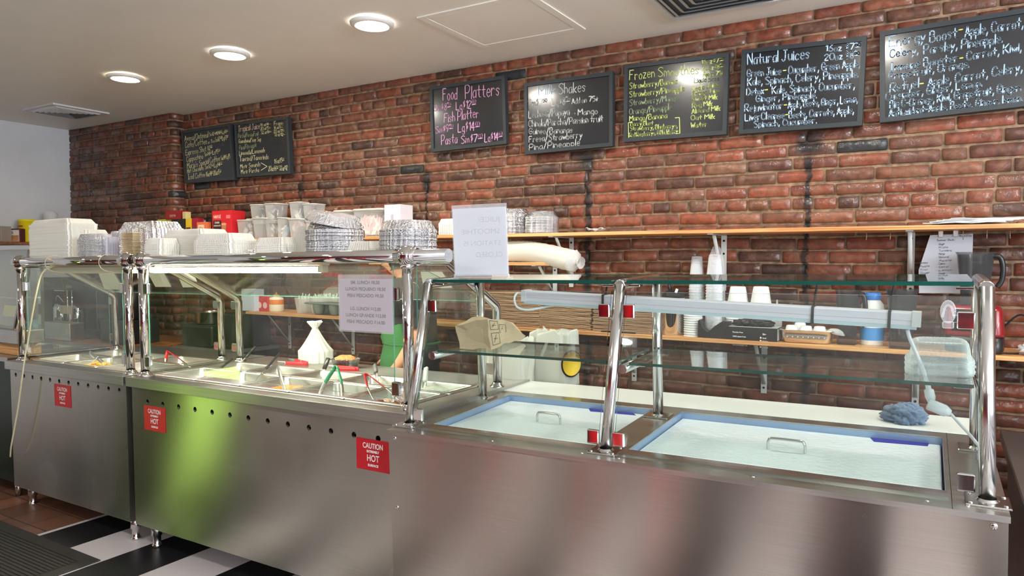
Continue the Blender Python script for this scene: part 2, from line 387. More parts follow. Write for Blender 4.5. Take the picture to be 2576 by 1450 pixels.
# floor: brown quarry tile to the left, black and white vinyl stripes by the counter
m = pm('floor_vinyl', (.5, .5, .5), .35); nt = m.node_tree; b = nt.nodes['Principled BSDF']
tc = nt.nodes.new('ShaderNodeTexCoord'); sx = nt.nodes.new('ShaderNodeSeparateXYZ'); nt.links.new(tc.outputs['Object'], sx.inputs[0])
def mth(op, a, b2=None, c=None):
    n = nt.nodes.new('ShaderNodeMath'); n.operation = op
    for i, v in enumerate((a, b2, c)):
        if v is None: continue
        if isinstance(v, (int, float)): n.inputs[i].default_value = v
        else: nt.links.new(v, n.inputs[i])
    return n.outputs[0]
fx = mth('FLOORED_MODULO', mth('DIVIDE', mth('ADD', sx.outputs[0], 3.86), .31), 2.)
st = mth('LESS_THAN', fx, 1.)
def mixc(f, c1, c2):
    n = nt.nodes.new('ShaderNodeMix'); n.data_type = 'RGBA'
    if isinstance(f, (int, float)): n.inputs[0].default_value = f
    else: nt.links.new(f, n.inputs[0])
    for i, c in ((6, c1), (7, c2)):
        if isinstance(c, tuple): n.inputs[i].default_value = (*c, 1)
        else: nt.links.new(c, n.inputs[i])
    return n.outputs[2]
bw = mixc(st, srgb(28, 28, 30), srgb(205, 198, 200))
br = nt.nodes.new('ShaderNodeTexBrick'); br.inputs['Scale'].default_value = 1; br.inputs['Brick Width'].default_value = .2; br.inputs['Row Height'].default_value = .2
br.offset = 0; br.inputs['Mortar Size'].default_value = .004; br.inputs['Color1'].default_value = (*srgb(122, 84, 66), 1); br.inputs['Color2'].default_value = (*srgb(98, 68, 54), 1)
br.inputs['Mortar'].default_value = (*srgb(62, 50, 42), 1); nt.links.new(tc.outputs['Object'], br.inputs[0])
nt.links.new(mixc(mth('LESS_THAN', sx.outputs[0], -4.2), bw, br.outputs[0]), b.inputs['Base Color'])
bm = nb(); box(bm, XL-.1, XR+.1, YF-.1, YW+.35, -.1, 0); tag(link('floor', bm, m), kind='structure')
bm = nb(); box(bm, XL-.1, XL, YF, YW+.3, 0, CEIL); tag(link('wall_left', bm, WALLM), kind='structure')
bm = nb(); box(bm, XL, 1.2, YF-.1, YF, 0, CEIL); box(bm, 2.8, XR, YF-.1, YF, 0, CEIL); box(bm, 1.2, 2.8, YF-.1, YF, 2.3, CEIL)
tag(link('wall_front', bm, MAROON), kind='structure')
bm = nb(); box(bm, XR, XR+.1, YF, -1.6, 0, CEIL); box(bm, XR, XR+.1, 1.9, YW, 0, CEIL); box(bm, XR, XR+.1, -1.6, 1.9, 0, .55); box(bm, XR, XR+.1, -1.6, 1.9, 2.55, CEIL)
tag(link('wall_right', bm, WALLM), kind='structure')
bm = nb()
for y in (-1.6, .13, 1.84): box(bm, XR+.02, XR+.08, y, y+.06, .55, 2.55)
for z in (.55, 2.49): box(bm, XR+.02, XR+.08, -1.6, 1.9, z, z+.06)
win = tag(link('window_1', bm, pm('window_frame', (.05, .05, .05), .4)), kind='structure')
bm = nb(); box(bm, 1.2, 1.28, YF-.08, YF-.02, 0, 2.3); box(bm, 2.72, 2.8, YF-.08, YF-.02, 0, 2.3); box(bm, 1.2, 2.8, YF-.08, YF-.02, 2.22, 2.3); box(bm, 1.97, 2.03, YF-.08, YF-.02, 0, 2.3)
tag(link('door_1', bm, pm('window_frame')), kind='structure')

# brick walls: every brick modelled, in American bond
def vcol(me, cols):
    a = me.color_attributes.new('bk', 'FLOAT_COLOR', 'POINT'); a.data.foreach_set('color', [c for q in cols for c in q])
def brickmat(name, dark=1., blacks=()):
    m = bpy.data.materials.new(name); m.use_nodes = True; nt = m.node_tree; b = nt.nodes['Principled BSDF']; L = nt.links.new
    N = lambda t: nt.nodes.new('ShaderNode'+t)
    at = N('VertexColor'); at.layer_name = 'bk'; sp = N('SeparateColor'); L(at.outputs[0], sp.inputs[0])
    cr = N('ValToRGB'); e = cr.color_ramp; cols = [(0, (84, 56, 48)), (.14, (108, 66, 52)), (.3, (140, 74, 54)), (.5, (154, 78, 54)), (.66, (132, 84, 62)), (.8, (112, 70, 58)), (.93, (166, 86, 58)), (1., (146, 108, 84))]
    e.elements[0].position = 0; e.elements[0].color = (*srgb(*cols[0][1]), 1); e.elements[1].position = 1; e.elements[1].color = (*srgb(*cols[-1][1]), 1)
    for p, c in cols[1:-1]: q = e.elements.new(p); q.color = (*srgb(*c), 1)
    L(sp.outputs[0], cr.inputs[0])
    tc = N('TexCoord'); n1 = N('TexNoise'); n1.inputs['Scale'].default_value = 30; n1.inputs['Detail'].default_value = 8; L(tc.outputs['Object'], n1.inputs[0])
    n2 = N('TexNoise'); n2.inputs['Scale'].default_value = 9; n2.inputs['Detail'].default_value = 10; n2.inputs['Roughness'].default_value = .7; n2.inputs['Distortion'].default_value = 1.; L(tc.outputs['Object'], n2.inputs[0])
    def mr(src, a, b2, c, d):
        q = N('MapRange'); L(src, q.inputs[0])
        for i, v in enumerate((a, b2, c, d)): q.inputs[i+1].default_value = v
        return q.outputs[0]
    def mx(f, c1, c2, mode='MIX'):
        q = N('Mix'); q.data_type = 'RGBA'; q.blend_type = mode
        if isinstance(f, float): q.inputs[0].default_value = f
        else: L(f, q.inputs[0])
        for i, c in ((6, c1), (7, c2)):
            if isinstance(c, tuple): q.inputs[i].default_value = (*c, 1)
            else: L(c, q.inputs[i])
        return q.outputs[2]
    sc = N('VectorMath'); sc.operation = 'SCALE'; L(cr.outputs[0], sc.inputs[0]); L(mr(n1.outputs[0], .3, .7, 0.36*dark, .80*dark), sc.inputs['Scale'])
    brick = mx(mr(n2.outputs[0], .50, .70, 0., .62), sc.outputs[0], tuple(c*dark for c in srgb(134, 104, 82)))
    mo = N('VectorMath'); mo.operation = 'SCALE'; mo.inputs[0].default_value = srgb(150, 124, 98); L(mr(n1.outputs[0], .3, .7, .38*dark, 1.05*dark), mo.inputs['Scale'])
    mask = mr(mth2(nt, 'ADD', sp.outputs[1], mr(n1.outputs[0], .3, .7, -.28, .28)), .4, .6, 0., 1.)
    base = mx(mask, mo.outputs[0], brick)
    # soot-black flue lines and a few tarred patches
    sxyz = N('SeparateXYZ'); L(tc.outputs['Object'], sxyz.inputs[0]); tot = None
    for (x, z0, z1, w) in blacks:
        dx = mth2(nt, 'ABSOLUTE', mth2(nt, 'ADD', mth2(nt, 'SUBTRACT', sxyz.outputs[0], x), mr(n2.outputs[0], 0, 1, -.05, .05)))
        a = mr(dx, w*.6, w*1.2, 1., 0.); c1 = mr(sxyz.outputs[2], z0-.01, z0+.01, 0., 1.); c2 = mr(sxyz.outputs[2], z1-.02, z1+.02, 1., 0.)
        v = mth2(nt, 'MULTIPLY', mth2(nt, 'MULTIPLY', a, c1), c2); tot = v if tot is None else mth2(nt, 'MAXIMUM', tot, v)
    if tot is not None:
        tot = mth2(nt, 'MULTIPLY', tot, mr(n1.outputs[0], .3, .55, .55, 1.)); base = mx(tot, base, (.012, .011, .012))
    base = mx(mr(sp.outputs[2], .4, .6, 0., 1.), base, (.02, .02, .022)); L(base, b.inputs['Base Color'])
    L(mr(n2.outputs[0], .35, .65, .42, .8), b.inputs['Roughness']); b.inputs['Specular IOR Level'].default_value = .35
    n3 = N('TexNoise'); n3.inputs['Scale'].default_value = 5; L(tc.outputs['Object'], n3.inputs[0])
    L(mth2(nt, 'MULTIPLY', mr(n3.outputs[0], .45, .6, .15, .9), mask), b.inputs['Coat Weight']); b.inputs['Coat Roughness'].default_value = .16
    bp = N('Bump'); bp.inputs['Strength'].default_value = .7; bp.inputs['Distance'].default_value = .006; L(n1.outputs[0], bp.inputs['Height']); L(bp.outputs[0], b.inputs['Normal'])
    n4 = N('TexNoise'); n4.inputs['Scale'].default_value = 26; n4.inputs['Detail'].default_value = 5; L(tc.outputs['Object'], n4.inputs[0])
    b2 = N('Bump'); b2.inputs['Strength'].default_value = 1.; b2.inputs['Distance'].default_value = .012; L(n4.outputs[0], b2.inputs['Height']); L(b2.outputs[0], b.inputs['Coat Normal'])
    return m
def mth2(nt, op, a, b2=None):
    n = nt.nodes.new('ShaderNodeMath'); n.operation = op
    for i, v in enumerate((a, b2)):
        if v is None: continue
        if isinstance(v, (int, float)): n.inputs[i].default_value = v
        else: nt.links.new(v, n.inputs[i])
    return n.outputs[0]
CH = .0678; BL = .222
def brick_mesh(name, u0, u1, z0, z1, P, mat, seed, depth, parent=None, black=None, ju=1.):
    """P(u, z, d) -> point, d = out of the wall"""
    rnd = random.Random(seed); V = []; F = []; C = []
    def quad(ps, c):
        k = len(V); V.extend(ps); C.extend([c]*4); F.append((k, k+1, k+2, k+3))
    nu = int((u1-u0)/.05)+1; nz = int((z1-z0)/.03)+1; k0 = len(V)
    for j in range(nz+1):
        for i in range(nu+1):
            u = u0+(u1-u0)*i/nu; z = z0+(z1-z0)*j/nz
            V.append(P(u, z, -.005+.006*noise.noise(Vector((u*14, z*14, seed))))); C.append((0, 0, 0, 1))
    for j in range(nz):
        for i in range(nu):
            a = k0+j*(nu+1)+i; F.append((a, a+1, a+nu+2, a+nu+1))
    row = 0; z = z0
    while z < z1-.01:
        head = (row % 6 == 2); bl = .108 if head else BL
        u = u0-rnd.random()*bl
        while u < u1:
            w = bl*(1+rnd.uniform(-.05, .05)*ju)
            if not head and rnd.random() < .07: w = .108
            a = max(u+.0045, u0); b = min(u+w-.0045, u1); u += w
            if b-a < .02: continue
            wz = .012*noise.noise(Vector((u*1.3, z*2, seed*3)))
            zb = z+.005+wz; zt = min(z+CH-.005+wz+rnd.uniform(-.003, .002), z1)
            if zt-zb < .015: continue
            out = rnd.uniform(0, .006); cr = rnd.random(); blk = 1. if (black and black((a+b)/2, (zb+zt)/2)) else (1. if rnd.random() < .0015 else 0.)
            nx = 9 if b-a > .12 else 6; ny = 5; k = len(V); sd = rnd.random()*100
            for j in range(ny):
                for i in range(nx):
                    s = i/(nx-1); t = j/(ny-1); edge = i in (0, nx-1) or j in (0, ny-1)
                    iu = a+(b-a)*s if i in (0, nx-1) else a+.004+(b-a-.008)*(i-1)/(nx-3); jz = zb+(zt-zb)*t if j in (0, ny-1) else zb+.004+(zt-zb-.008)*(j-1)/(ny-3)
                    nn = noise.noise(Vector((iu*22+sd, jz*22, 0))); n2 = noise.noise(Vector((iu*22+sd, jz*22, 9)))
                    cn = 1. if (i in (0, nx-1) and j in (0, ny-1)) else 0.
                    iu += (.0035*nn if edge else 0)+cn*.002*(1 if i == 0 else -1); jz += (.0035*n2 if edge else 0)+cn*.003*(1 if j == 0 else -1)
                    d = (-.004 if edge else out+.003+.004*noise.noise(Vector((iu*30+sd, jz*30, 4))))
                    V.append(P(iu, jz, d)); C.append((cr, .46 if edge else 1., blk, 1))
            for j in range(ny-1):
                for i in range(nx-1):
                    q = k+j*nx+i; F.append((q, q+1, q+nx+1, q+nx))
        z += CH; row += 1
    me = bpy.data.meshes.new(name); me.from_pydata([tuple(v) for v in V], [], F); vcol(me, C); me.materials.append(mat)
    for p in me.polygons: p.use_smooth = True
    bm = bmesh.new(); bm.from_mesh(me)
    box(bm, *depth); bm.to_mesh(me); bm.free()
    o = bpy.data.objects.new(name, me); COL.objects.link(o); o.parent = parent; return o
xs = lambda px, py: aty(px, py, YW).x
zs = lambda px, py: aty(px, py, YW).z
flues = [(xs(757, 480), zs(757, 540), zs(757, 490), .014), (xs(757, 470), zs(757, 497), zs(757, 455), .03), (xs(1074, 500), .6, zs(1074, 470), .012), (xs(1074, 450), zs(1074, 480), zs(1074, 430), .04),
         (xs(1479, 500), .5, zs(1479, 420), .022), (xs(1475, 400), zs(1475, 425), zs(1475, 385), .05), (xs(2031, 500), .7, zs(2031, 390), .016), (xs(2035, 350), zs(2035, 385), zs(2035, 330), .07)]
bks = [(xs(1300, 188), zs(1300, 188)), (xs(1060, 425), zs(1060, 425)), (xs(2120, 375), zs(2120, 375))]
BR = brickmat('brick', 1., flues)
brick_mesh('wall_back', XB-.02, XR, .0, CEIL, lambda u, z, d: Vector((u, YW-d, z)), BR, 3, (XB-.02, XR, YW+.012, YW+.3, 0, CEIL),
           black=lambda u, z: any(abs(u-a) < .1 and abs(z-b) < .034 for a, b in bks))
tag(bpy.data.objects['wall_back'], kind='structure')
BR2 = brickmat('brick_shaded_corner', .8)  # darker copy of the brick, the corner's shade put into its colour
def PB(u, z, d):   # pier face with a rounded outer corner, then its short return
    r = .05; e = XB-r
    if u < e: return Vector((u, YB-d, z))
    a = min((u-e)/r, pi/2); c = Vector((e, YB+r, z)); rest = max(0, u-e-r*pi/2)
    return Vector((c.x+(r+d)*sin(a), c.y-(r+d)*cos(a)+rest, z))
bkp = (aty(434, 490, YB).x, aty(434, 490, YB).z)
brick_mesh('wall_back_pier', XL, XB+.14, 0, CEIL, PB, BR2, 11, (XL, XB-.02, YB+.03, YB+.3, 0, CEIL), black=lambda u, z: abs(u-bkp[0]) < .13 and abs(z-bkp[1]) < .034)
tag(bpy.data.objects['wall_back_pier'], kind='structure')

# ceiling lamps
LW = pm('lamp_glow_warm', (1, 1, 1), emit=(1, .80, .48), estr=150); LN = pm('lamp_glow_white', (1, 1, 1), emit=(1, .93, .82), estr=160)
TRIM = pm('lamp_trim', (.8, .79, .76), .4)
def downlight(x, y, mat, label, group='recessed ceiling lights in a row'):
    t = thing('ceiling_light', label, 'ceiling light', T(x, y, CEIL-.002), group)
    bm = nb(); lathe(bm, [(.118, 0), (.116, -.012), (.09, -.02), (.082, -.014), (.082, -.004)], 40); link('trim_ring', bm, TRIM, t, True)
    bm = nb(); lathe(bm, [(.0822, -.004), (.078, -.016), (.05, -.021), (.001, -.023)], 32, cap0=False, cap1=True); link('diffuser', bm, mat, t, True)
    return t
downlight(-4.902, 2.904, LW, 'warm yellow recessed round ceiling light, leftmost of the row')
downlight(-3.785, 2.904, LN, 'white recessed round ceiling light, between the yellow one and the nearest one')
downlight(-2.65, 2.928, LN, 'white recessed round ceiling light left of the ceiling hatch')
for x, w_ in ((-1.5, 'in front of the lime green menu'), (-.33, 'in front of the cut off right menu'), (.85, 'nearest the shop window')): downlight(x, 2.92, LN, 'recessed round ceiling light beyond the top edge, '+w_)
LD = pm('added_lamp_glow', (1, 1, 1), emit=(1, .93, .82), estr=260)
for x, wx_ in ((-5.6, 'far left'), (-2.6, 'middle'), (.6, 'right')):
    for y, wy_ in ((.2, 'front row by the counters'), (-2.1, 'rear row by the maroon wall')): downlight(x, y, LD, 'added unseen round ceiling light over the customer side, %s, %s' % (wx_, wy_), 'added ceiling lights over the customer side')  # unseen lamps added to brighten the ceiling and the customer side
# ceiling vents
VENT = pm('vent_white', (.66, .66, .66), .4)
def vent(x0, x1, y0, y1, label):
    t = thing('ceiling_vent', label, 'air vent', T((x0+x1)/2, (y0+y1)/2, CEIL)); w = x1-x0; d = y1-y0
    bm = nb()
    for a in (box(bm, -w/2, w/2, -d/2, -d/2+.03, -.012, 0), box(bm, -w/2, w/2, d/2-.03, d/2, -.012, 0), box(bm, -w/2, -w/2+.03, -d/2+.03, d/2-.03, -.012, 0), box(bm, w/2-.03, w/2, -d/2+.03, d/2-.03, -.012, 0)): pass
    link('vent_frame', bm, VENT, t)
    bm = nb(); box(bm, -w/2+.03, w/2-.03, -d/2+.03, d/2-.03, -.002, 0); link('vent_back', bm, pm('vent_dark', (.08, .08, .08), .7), t)
    bm = nb()
    for k in range(6):   # concentric slanted louvres
        s0 = 1-(k+.25)*.155; s1 = s0-.11; a0 = (w/2-.03)*s0; b0 = (d/2-.03)*s0; a1 = (w/2-.03)*s1; b1 = (d/2-.03)*s1
        if a1 < .01: break
        for (p, q, r, s) in (((-a0, -b0), (a0, -b0), (a1, -b1), (-a1, -b1)), ((a0, -b0), (a0, b0), (a1, b1), (a1, -b1)), ((a0, b0), (-a0, b0), (-a1, b1), (a1, b1)), ((-a0, b0), (-a0, -b0), (-a1, -b1), (-a1, b1))):
            lo = [bm.verts.new((*p, -.004)), bm.verts.new((*q, -.004)), bm.verts.new((*r, -.022)), bm.verts.new((*s, -.022))]; bm.faces.new(lo)
            hi = [bm.verts.new((v.co.x, v.co.y, v.co.z+.0015)) for v in lo]; bm.faces.new(hi[::-1])
    link('louvre', bm, VENT, t); return t
vent(-6.72, -6.22, 3.08, 3.54, 'small white square ceiling vent near the left white wall')
vent(-1.26, -.66, 3.07, 3.69, 'large white square ceiling vent at the top edge above the menu boards')
# access hatch
t = thing('ceiling_hatch', 'flush square access panel painted into the ceiling, right of the nearest lamp', 'access panel', T(-2.05, 3.29, CEIL))
bm = nb(); box(bm, -.29, .29, -.26, .26, -.004, 0, .001); link('hatch_panel', bm, CEILM, t)
bm = nb()
for x0, x1, y0, y1 in ((-.34, -.294, -.31, .31), (.294, .34, -.31, .31), (-.294, .294, -.31, -.264), (-.294, .294, .264, .31)): box(bm, x0, x1, y0, y1, -.006, 0, .0015)
link('hatch_frame', bm, CEILM, t)

# ---------------------------------------------------------------- menu boards
BFR = pm('board_frame_black', srgb(44, 50, 54), .45); BPL = pm('chalkboard_black', srgb(20, 24, 30), .3, coat=.9, spec=.5)
BPL.node_tree.nodes['Principled BSDF'].inputs['Coat Roughness'].default_value = .14
def board(label, crop, quad, texts, cols, wd, marks=()):
    ox, oy, s = crop; YP = YW-.05
    P = lambda x, y, d=0.: aty(ox+x*s, oy+y*s, YP-d)
    Q = [P(*q) for q in quad]   # TL TR BR BL
    base = (Q[2]+Q[3])/2; t = thing('menu_board', label, 'chalkboard', T(base.x, YP, base.z), 'chalkboard menus on the brick wall')
    O = Vector((base.x, YP, base.z)); Q = [q-O for q in Q]; fw = .022
    ctr = sum(Q, Vector())/4
    def ins(q, k):
        d = ctr-q; return q+Vector((math.copysign(k, d.x), 0, math.copysign(k, d.z)))
    I = [ins(q, fw) for q in Q]
    bm = nb()
    for i in range(4):
        j = (i+1) % 4; f = [Q[i], Q[j], I[j], I[i]]; a = [bm.verts.new(v+Vector((0, -.008, 0))) for v in f]; b = [bm.verts.new(v+Vector((0, .028, 0))) for v in f]
        bm.faces.new(a[::-1]); bm.faces.new(b)
        for k in range(4): l = (k+1) % 4; bm.faces.new((a[k], a[l], b[l], b[k]))
    bmesh.ops.recalc_face_normals(bm, faces=bm.faces); link('frame', bm, BFR, t)
    bm = nb(); a = [bm.verts.new(v) for v in I]; bm.faces.new(a[::-1]); b = [bm.verts.new(v+Vector((0, .02, 0))) for v in I]; bm.faces.new(b)
    bmesh.ops.recalc_face_normals(bm, faces=bm.faces); link('board_surface', bm, BPL, t)
    by = {}
    for k, (x0, y0, x1, y1, h, txt, ci) in enumerate(texts):
        a = P(x0, y0, .0012)-O; b = P(x1, y1, .0012)-O; up = P(x0, y0-h, .0012)-O-a; hz = abs(up.z)/9
        pl, w = strokes(txt, .35, k*7+len(txt)); ex = (b-a)/max(w-1.5, 1); ez = Vector((up.x*.3/9, 0, hz))
        bm = by.setdefault(ci, nb()); kw = wd/ hz if hz > 0 else 1
        sx_ = ex.length; PP = lambda x, y, a=a, ex=ex, ez=ez: a+ex*x+ez*y
        for q in pl:   # stroke thickness set in metres
            kx, kz = ex.length, ez.length; n = 5
            pts = [PP(x, y) for x, y in q]
            for i in range(len(pts)-1):
                d = pts[i+1]-pts[i]
                if d.length < 1e-5: continue
                d.normalize(); sd = Vector((-d.z, 0, d.x))*wd/2
                bm.faces.new([bm.verts.new(v) for v in (pts[i]-sd, pts[i+1]-sd, pts[i+1]+sd, pts[i]+sd)])
            for p in pts[::2]+[pts[-1]]:
                bm.faces.new([bm.verts.new(p+Vector((cos(2*pi*i/6), 0, sin(2*pi*i/6)))*wd/2) for i in range(6)])
    for (pts, ci) in marks:
        bm = by.setdefault(ci, nb()); q = [P(x, y, .0012)-O for x, y in pts]
        for i in range(len(q)-1):
            d = (q[i+1]-q[i]).normalized(); sd = Vector((-d.z, 0, d.x))*wd/2; bm.faces.new([bm.verts.new(v) for v in (q[i]-sd, q[i+1]-sd, q[i+1]+sd, q[i]+sd)])
    for ci, bm in by.items():
        for f in bm.faces:
            f.normal_update()
            if f.normal.y > 0: f.normal_flip()
        link('lettering', bm, cols[ci], t)
CY = pm('chalk_cream', srgb(225, 222, 178), .7); CW_ = pm('chalk_white', srgb(205, 208, 205), .7); CP = pm('chalk_pink', srgb(232, 172, 215), .7)
CG = pm('chalk_lime', srgb(205, 218, 128), .7); CB = pm('chalk_pale_blue', srgb(188, 214, 240), .7); CB2 = pm('chalk_grey_blue', srgb(160, 185, 205), .7); CYL = pm('chalk_yellow', srgb(235, 235, 110), .7)
board('slightly tilted chalkboard of coffee drinks, first board from the left', (440, 280, .13104), [(125, 390), (1065, 235), (1165, 1320), (205, 1385)], [
 (185, 575, 640, 500, 105, 'Avena/Oatmeal', 0), (660, 480, 1015, 418, 70, 'Sm$2^00^Md$4^00^Lg$8^00^', 0), (195, 705, 615, 625, 110, 'Cafe/Coffee', 0), (635, 625, 760, 595, 60, 'or Tea', 0),
 (770, 590, 1020, 535, 90, 'Sm$2^00^ Lg$3^00^', 0), (205, 850, 600, 765, 100, 'Expresso Shot', 0), (625, 755, 715, 730, 85, '$2^00^', 0), (220, 975, 545, 905, 95, 'Cappuchino', 0), (565, 870, 860, 800, 80, 'Sm$4^00^ Lg$5^00^', 0),
 (235, 1100, 440, 1060, 100, "Maria's", 0), (465, 1050, 870, 950, 105, 'Special Coffee', 0), (885, 940, 1060, 900, 85, 'Sm$4^00^Lg$5', 0), (235, 1190, 555, 1125, 85, 'Hot Chocolate', 0), (575, 1110, 905, 1050, 80, 'Sm$2^00^ Lg$4^00^', 0),
 (245, 1310, 580, 1260, 95, 'Iced Coffee', 0), (595, 1255, 885, 1205, 90, '16oz$4^00^ 20oz$5^00^', 0)], {0: CY}, .0042)
board('chalkboard of tropical juices, second board from the left', (440, 280, .13104), [(1150, 228), (2180, 105), (2235, 1200), (1205, 1275)], [
 (1215, 398, 1630, 335, 115, 'Tropical Juice', 1), (1640, 292, 1835, 268, 55, '16oz$4^00^', 0), (1645, 365, 1830, 342, 55, '20oz$5^00^', 0), (1650, 440, 1845, 420, 60, '32oz$8^00^', 0), (1905, 275, 2075, 258, 75, 'Frozen', 0),
 (1900, 345, 2070, 328, 55, '16oz$6^00^', 0), (1900, 415, 2095, 400, 55, '20oz$7^50^', 0), (1905, 478, 2110, 470, 55, '32oz$12^00^', 0), (1215, 515, 1610, 470, 85, 'Parcha/PassionFruit', 2), (1225, 615, 1655, 570, 75, 'Guanabana/Sour Sop', 0),
 (1235, 745, 1570, 680, 85, 'Pina/Pineapple', 2), (1235, 850, 1730, 785, 85, 'Limonada/Lemonade', 0), (1245, 965, 1800, 915, 90, 'Tamrind/Tamerindo', 0), (1255, 1105, 1640, 1050, 80, 'Morir Sonando', 0), (1270, 1205, 1615, 1165, 80, 'Morir Parcha', 0),
 (1905, 1005, 2095, 980, 85, '16oz$5^00^', 0), (1795, 1150, 1980, 1140, 95, '20oz$6^00^', 0), (2005, 1135, 2165, 1130, 90, '32oz$12', 0)], {0: CY, 1: pm('chalk_peach', srgb(225, 195, 180), .7), 2: pm('chalk_dim_green', srgb(150, 165, 130), .7)}, .0042,
 [([(1650, 990), (1770, 1060), (1650, 1137)], 0)])
board('chalkboard headed Food Platters with pink writing', (1060, 170, .1941), [(115, 255), (1085, 105), (1110, 990), (135, 1100)], [
 (280, 422, 465, 408, 150, 'Food', 0), (570, 412, 1015, 358, 170, 'Platters', 0), (165, 572, 375, 545, 90, 'Sm$8^50^', 0), (450, 552, 700, 520, 105, 'Lg$12^00^', 0), (295, 715, 745, 645, 120, 'Fish Platter', 0),
 (185, 852, 405, 825, 90, 'Sm$9^50^', 0), (475, 838, 750, 812, 115, 'Lg$14^00^', 0), (260, 1008, 465, 975, 125, 'Pasta', 0), (515, 988, 785, 958, 100, 'Sm$7^00^', 0), (820, 965, 1045, 935, 105, 'Lg$14^00^', 0)], {0: CP}, .0052)
board('chalkboard headed Milk Shakes with white writing', (1060, 170, .1941), [(1335, 210), (2485, 50), (2485, 1020), (1350, 1130)], [
 (1520, 360, 1745, 332, 115, 'Milk', 1), (1780, 345, 2130, 308, 135, 'Shakes', 0), (1385, 500, 1620, 488, 85, 'Sm$7^50^', 0), (1690, 500, 1920, 475, 95, 'Lg$8^50^', 0), (1950, 472, 2290, 432, 70, 'Add on 75¢', 0),
 (1390, 655, 1920, 615, 95, 'Lechosa/Papaya', 0), (1990, 622, 2285, 598, 80, '· Mango', 0), (1390, 772, 2355, 700, 85, 'Chinola/Parcha/Passion fruit', 0), (1395, 865, 1960, 845, 75, 'Guineo/Bananas', 0),
 (1395, 970, 2085, 912, 80, 'Fresa/Strawberry', 0), (1395, 1075, 2055, 1008, 80, 'Pina/Pineapple', 0)], {0: CW_, 1: CB2}, .005)
board('chalkboard headed Frozen Smoothies with lime green writing', (1560, 90, .24845), [(45, 300), (1105, 172), (1080, 1000), (38, 1080)], [
 (95, 450, 350, 418, 95, 'Frozen', 0), (385, 415, 800, 385, 95, 'Smoothies', 0), (820, 290, 1040, 270, 48, '16oz$7^50^', 0), (830, 355, 1040, 332, 48, '20oz$8^50^', 0), (840, 412, 1040, 398, 45, 'Add on 75¢', 0), (750, 478, 1000, 453, 48, 'Liquid Base', 1),
 (95, 540, 580, 485, 60, 'Strawberry/Banana', 0), (95, 625, 650, 560, 60, 'Strawberry/Pineapple', 0), (95, 710, 585, 652, 60, 'Strawberry/Mango', 1), (95, 797, 520, 750, 62, 'Orange/Pineapple', 1), (95, 865, 475, 833, 55, 'Mango/Banana', 0),
 (105, 915, 335, 903, 42, 'Berry Blast', 0), (100, 962, 580, 932, 42, 'Strawberry, Blueberrys,', 0), (95, 1025, 600, 985, 42, 'Red Raspberrys, & Blackberrys', 0), (730, 563, 1000, 513, 50, 'Apple Juice', 0), (730, 612, 1005, 575, 48, 'Orange Juice', 0),
 (725, 668, 985, 640, 48, 'Sweet Milk', 0), (730, 730, 935, 705, 48, 'Reg Milk', 0), (725, 790, 1015, 753, 48, 'Almond Milk', 0), (720, 855, 960, 838, 48, 'Oat Milk', 0), (715, 935, 885, 915, 50, 'Water', 0)],
 {0: CG, 1: pm('chalk_dim_green')}, .0042, [([(85, 1035), (83, 880), (120, 878)], 0), ([(555, 832), (600, 828), (605, 988), (560, 990)], 0)])
board('chalkboard headed Natural Juices with pale blue writing', (1560, 90, .24845), [(1235, 145), (2498, 5), (2450, 910), (1205, 998)], [
 (1290, 290, 1600, 262, 115, 'Natural', 0), (1635, 258, 1920, 228, 110, 'Juices', 0), (2075, 160, 2430, 138, 65, '16oz $7^50^', 0), (2070, 250, 2420, 222, 65, '20oz $8^50^', 0), (1285, 415, 1630, 392, 75, 'Green Juice', 0), (1650, 380, 1680, 377, 60, '-', 1),
 (1705, 385, 2430, 315, 75, 'Cucumber, Green Apple,', 0), (1290, 505, 2410, 420, 75, 'Kale, Spinach, Celery, Pineapple.', 0), (1280, 605, 1455, 588, 70, 'Detox', 0), (1465, 575, 1495, 572, 60, '-', 1), (1540, 588, 2375, 530, 75, 'Kale, Spinach, Cucumber,', 0),
 (1375, 670, 1990, 632, 65, 'Ginger, Pineapple.', 0), (1260, 770, 1650, 738, 72, 'Rejuvinator', 0), (1660, 728, 1690, 725, 60, '-', 1), (1700, 735, 2405, 672, 70, 'Apple, Beets, Ginger, Lemon,', 0), (1265, 862, 1665, 835, 70, 'LiverCleanse', 0), (1675, 825, 1700, 822, 60, '-', 1),
 (1710, 838, 2365, 785, 72, 'Beets, Carrots, Apple,', 0), (1355, 930, 1990, 885, 62, 'Spinach, Cucumber.', 0)], {0: CB, 1: CYL}, .0052)
board('large chalkboard of juice boosters, cut off by the right edge of the photo', (2160, 0, .22757), [(235, 355), (2000, 67), (1990, 1160), (235, 1360)], [
 (335, 520, 740, 455, 115, 'Energy', 1), (785, 470, 1090, 410, 120, 'Boost', 0), (1110, 380, 1155, 372, 100, '-', 2), (1175, 410, 1820, 300, 115, 'Apple, Carrot,', 0), (345, 640, 660, 595, 85, 'Celery,', 1), (720, 600, 1590, 470, 100, 'Parsley, Pineapple.', 0),
 (340, 792, 1100, 680, 95, 'Immune Booster', 0), (1120, 680, 1155, 675, 80, '-', 2), (1195, 668, 1800, 560, 95, 'Carrot, Kiwi,', 0), (330, 885, 1220, 745, 85, 'Grapefruit, Orange.', 0), (345, 1022, 665, 965, 100, 'Refuel', 0), (680, 965, 720, 960, 80, '-', 2), (765, 960, 1810, 790, 100, 'Apple, Carrot, Celery,', 0),
 (300, 1110, 1365, 955, 80, 'Cucumber, Ginger, Lemon.', 0), (345, 1200, 1795, 1000, 85, 'Big C-Orange, Kiwi, Grapefruit, Ginger.', 0), (335, 1295, 1810, 1125, 85, 'Antioxidant-Apple, Beets, Ginger, lemon.', 0)], {0: CB2, 1: CB2, 2: CYL}, .0052)
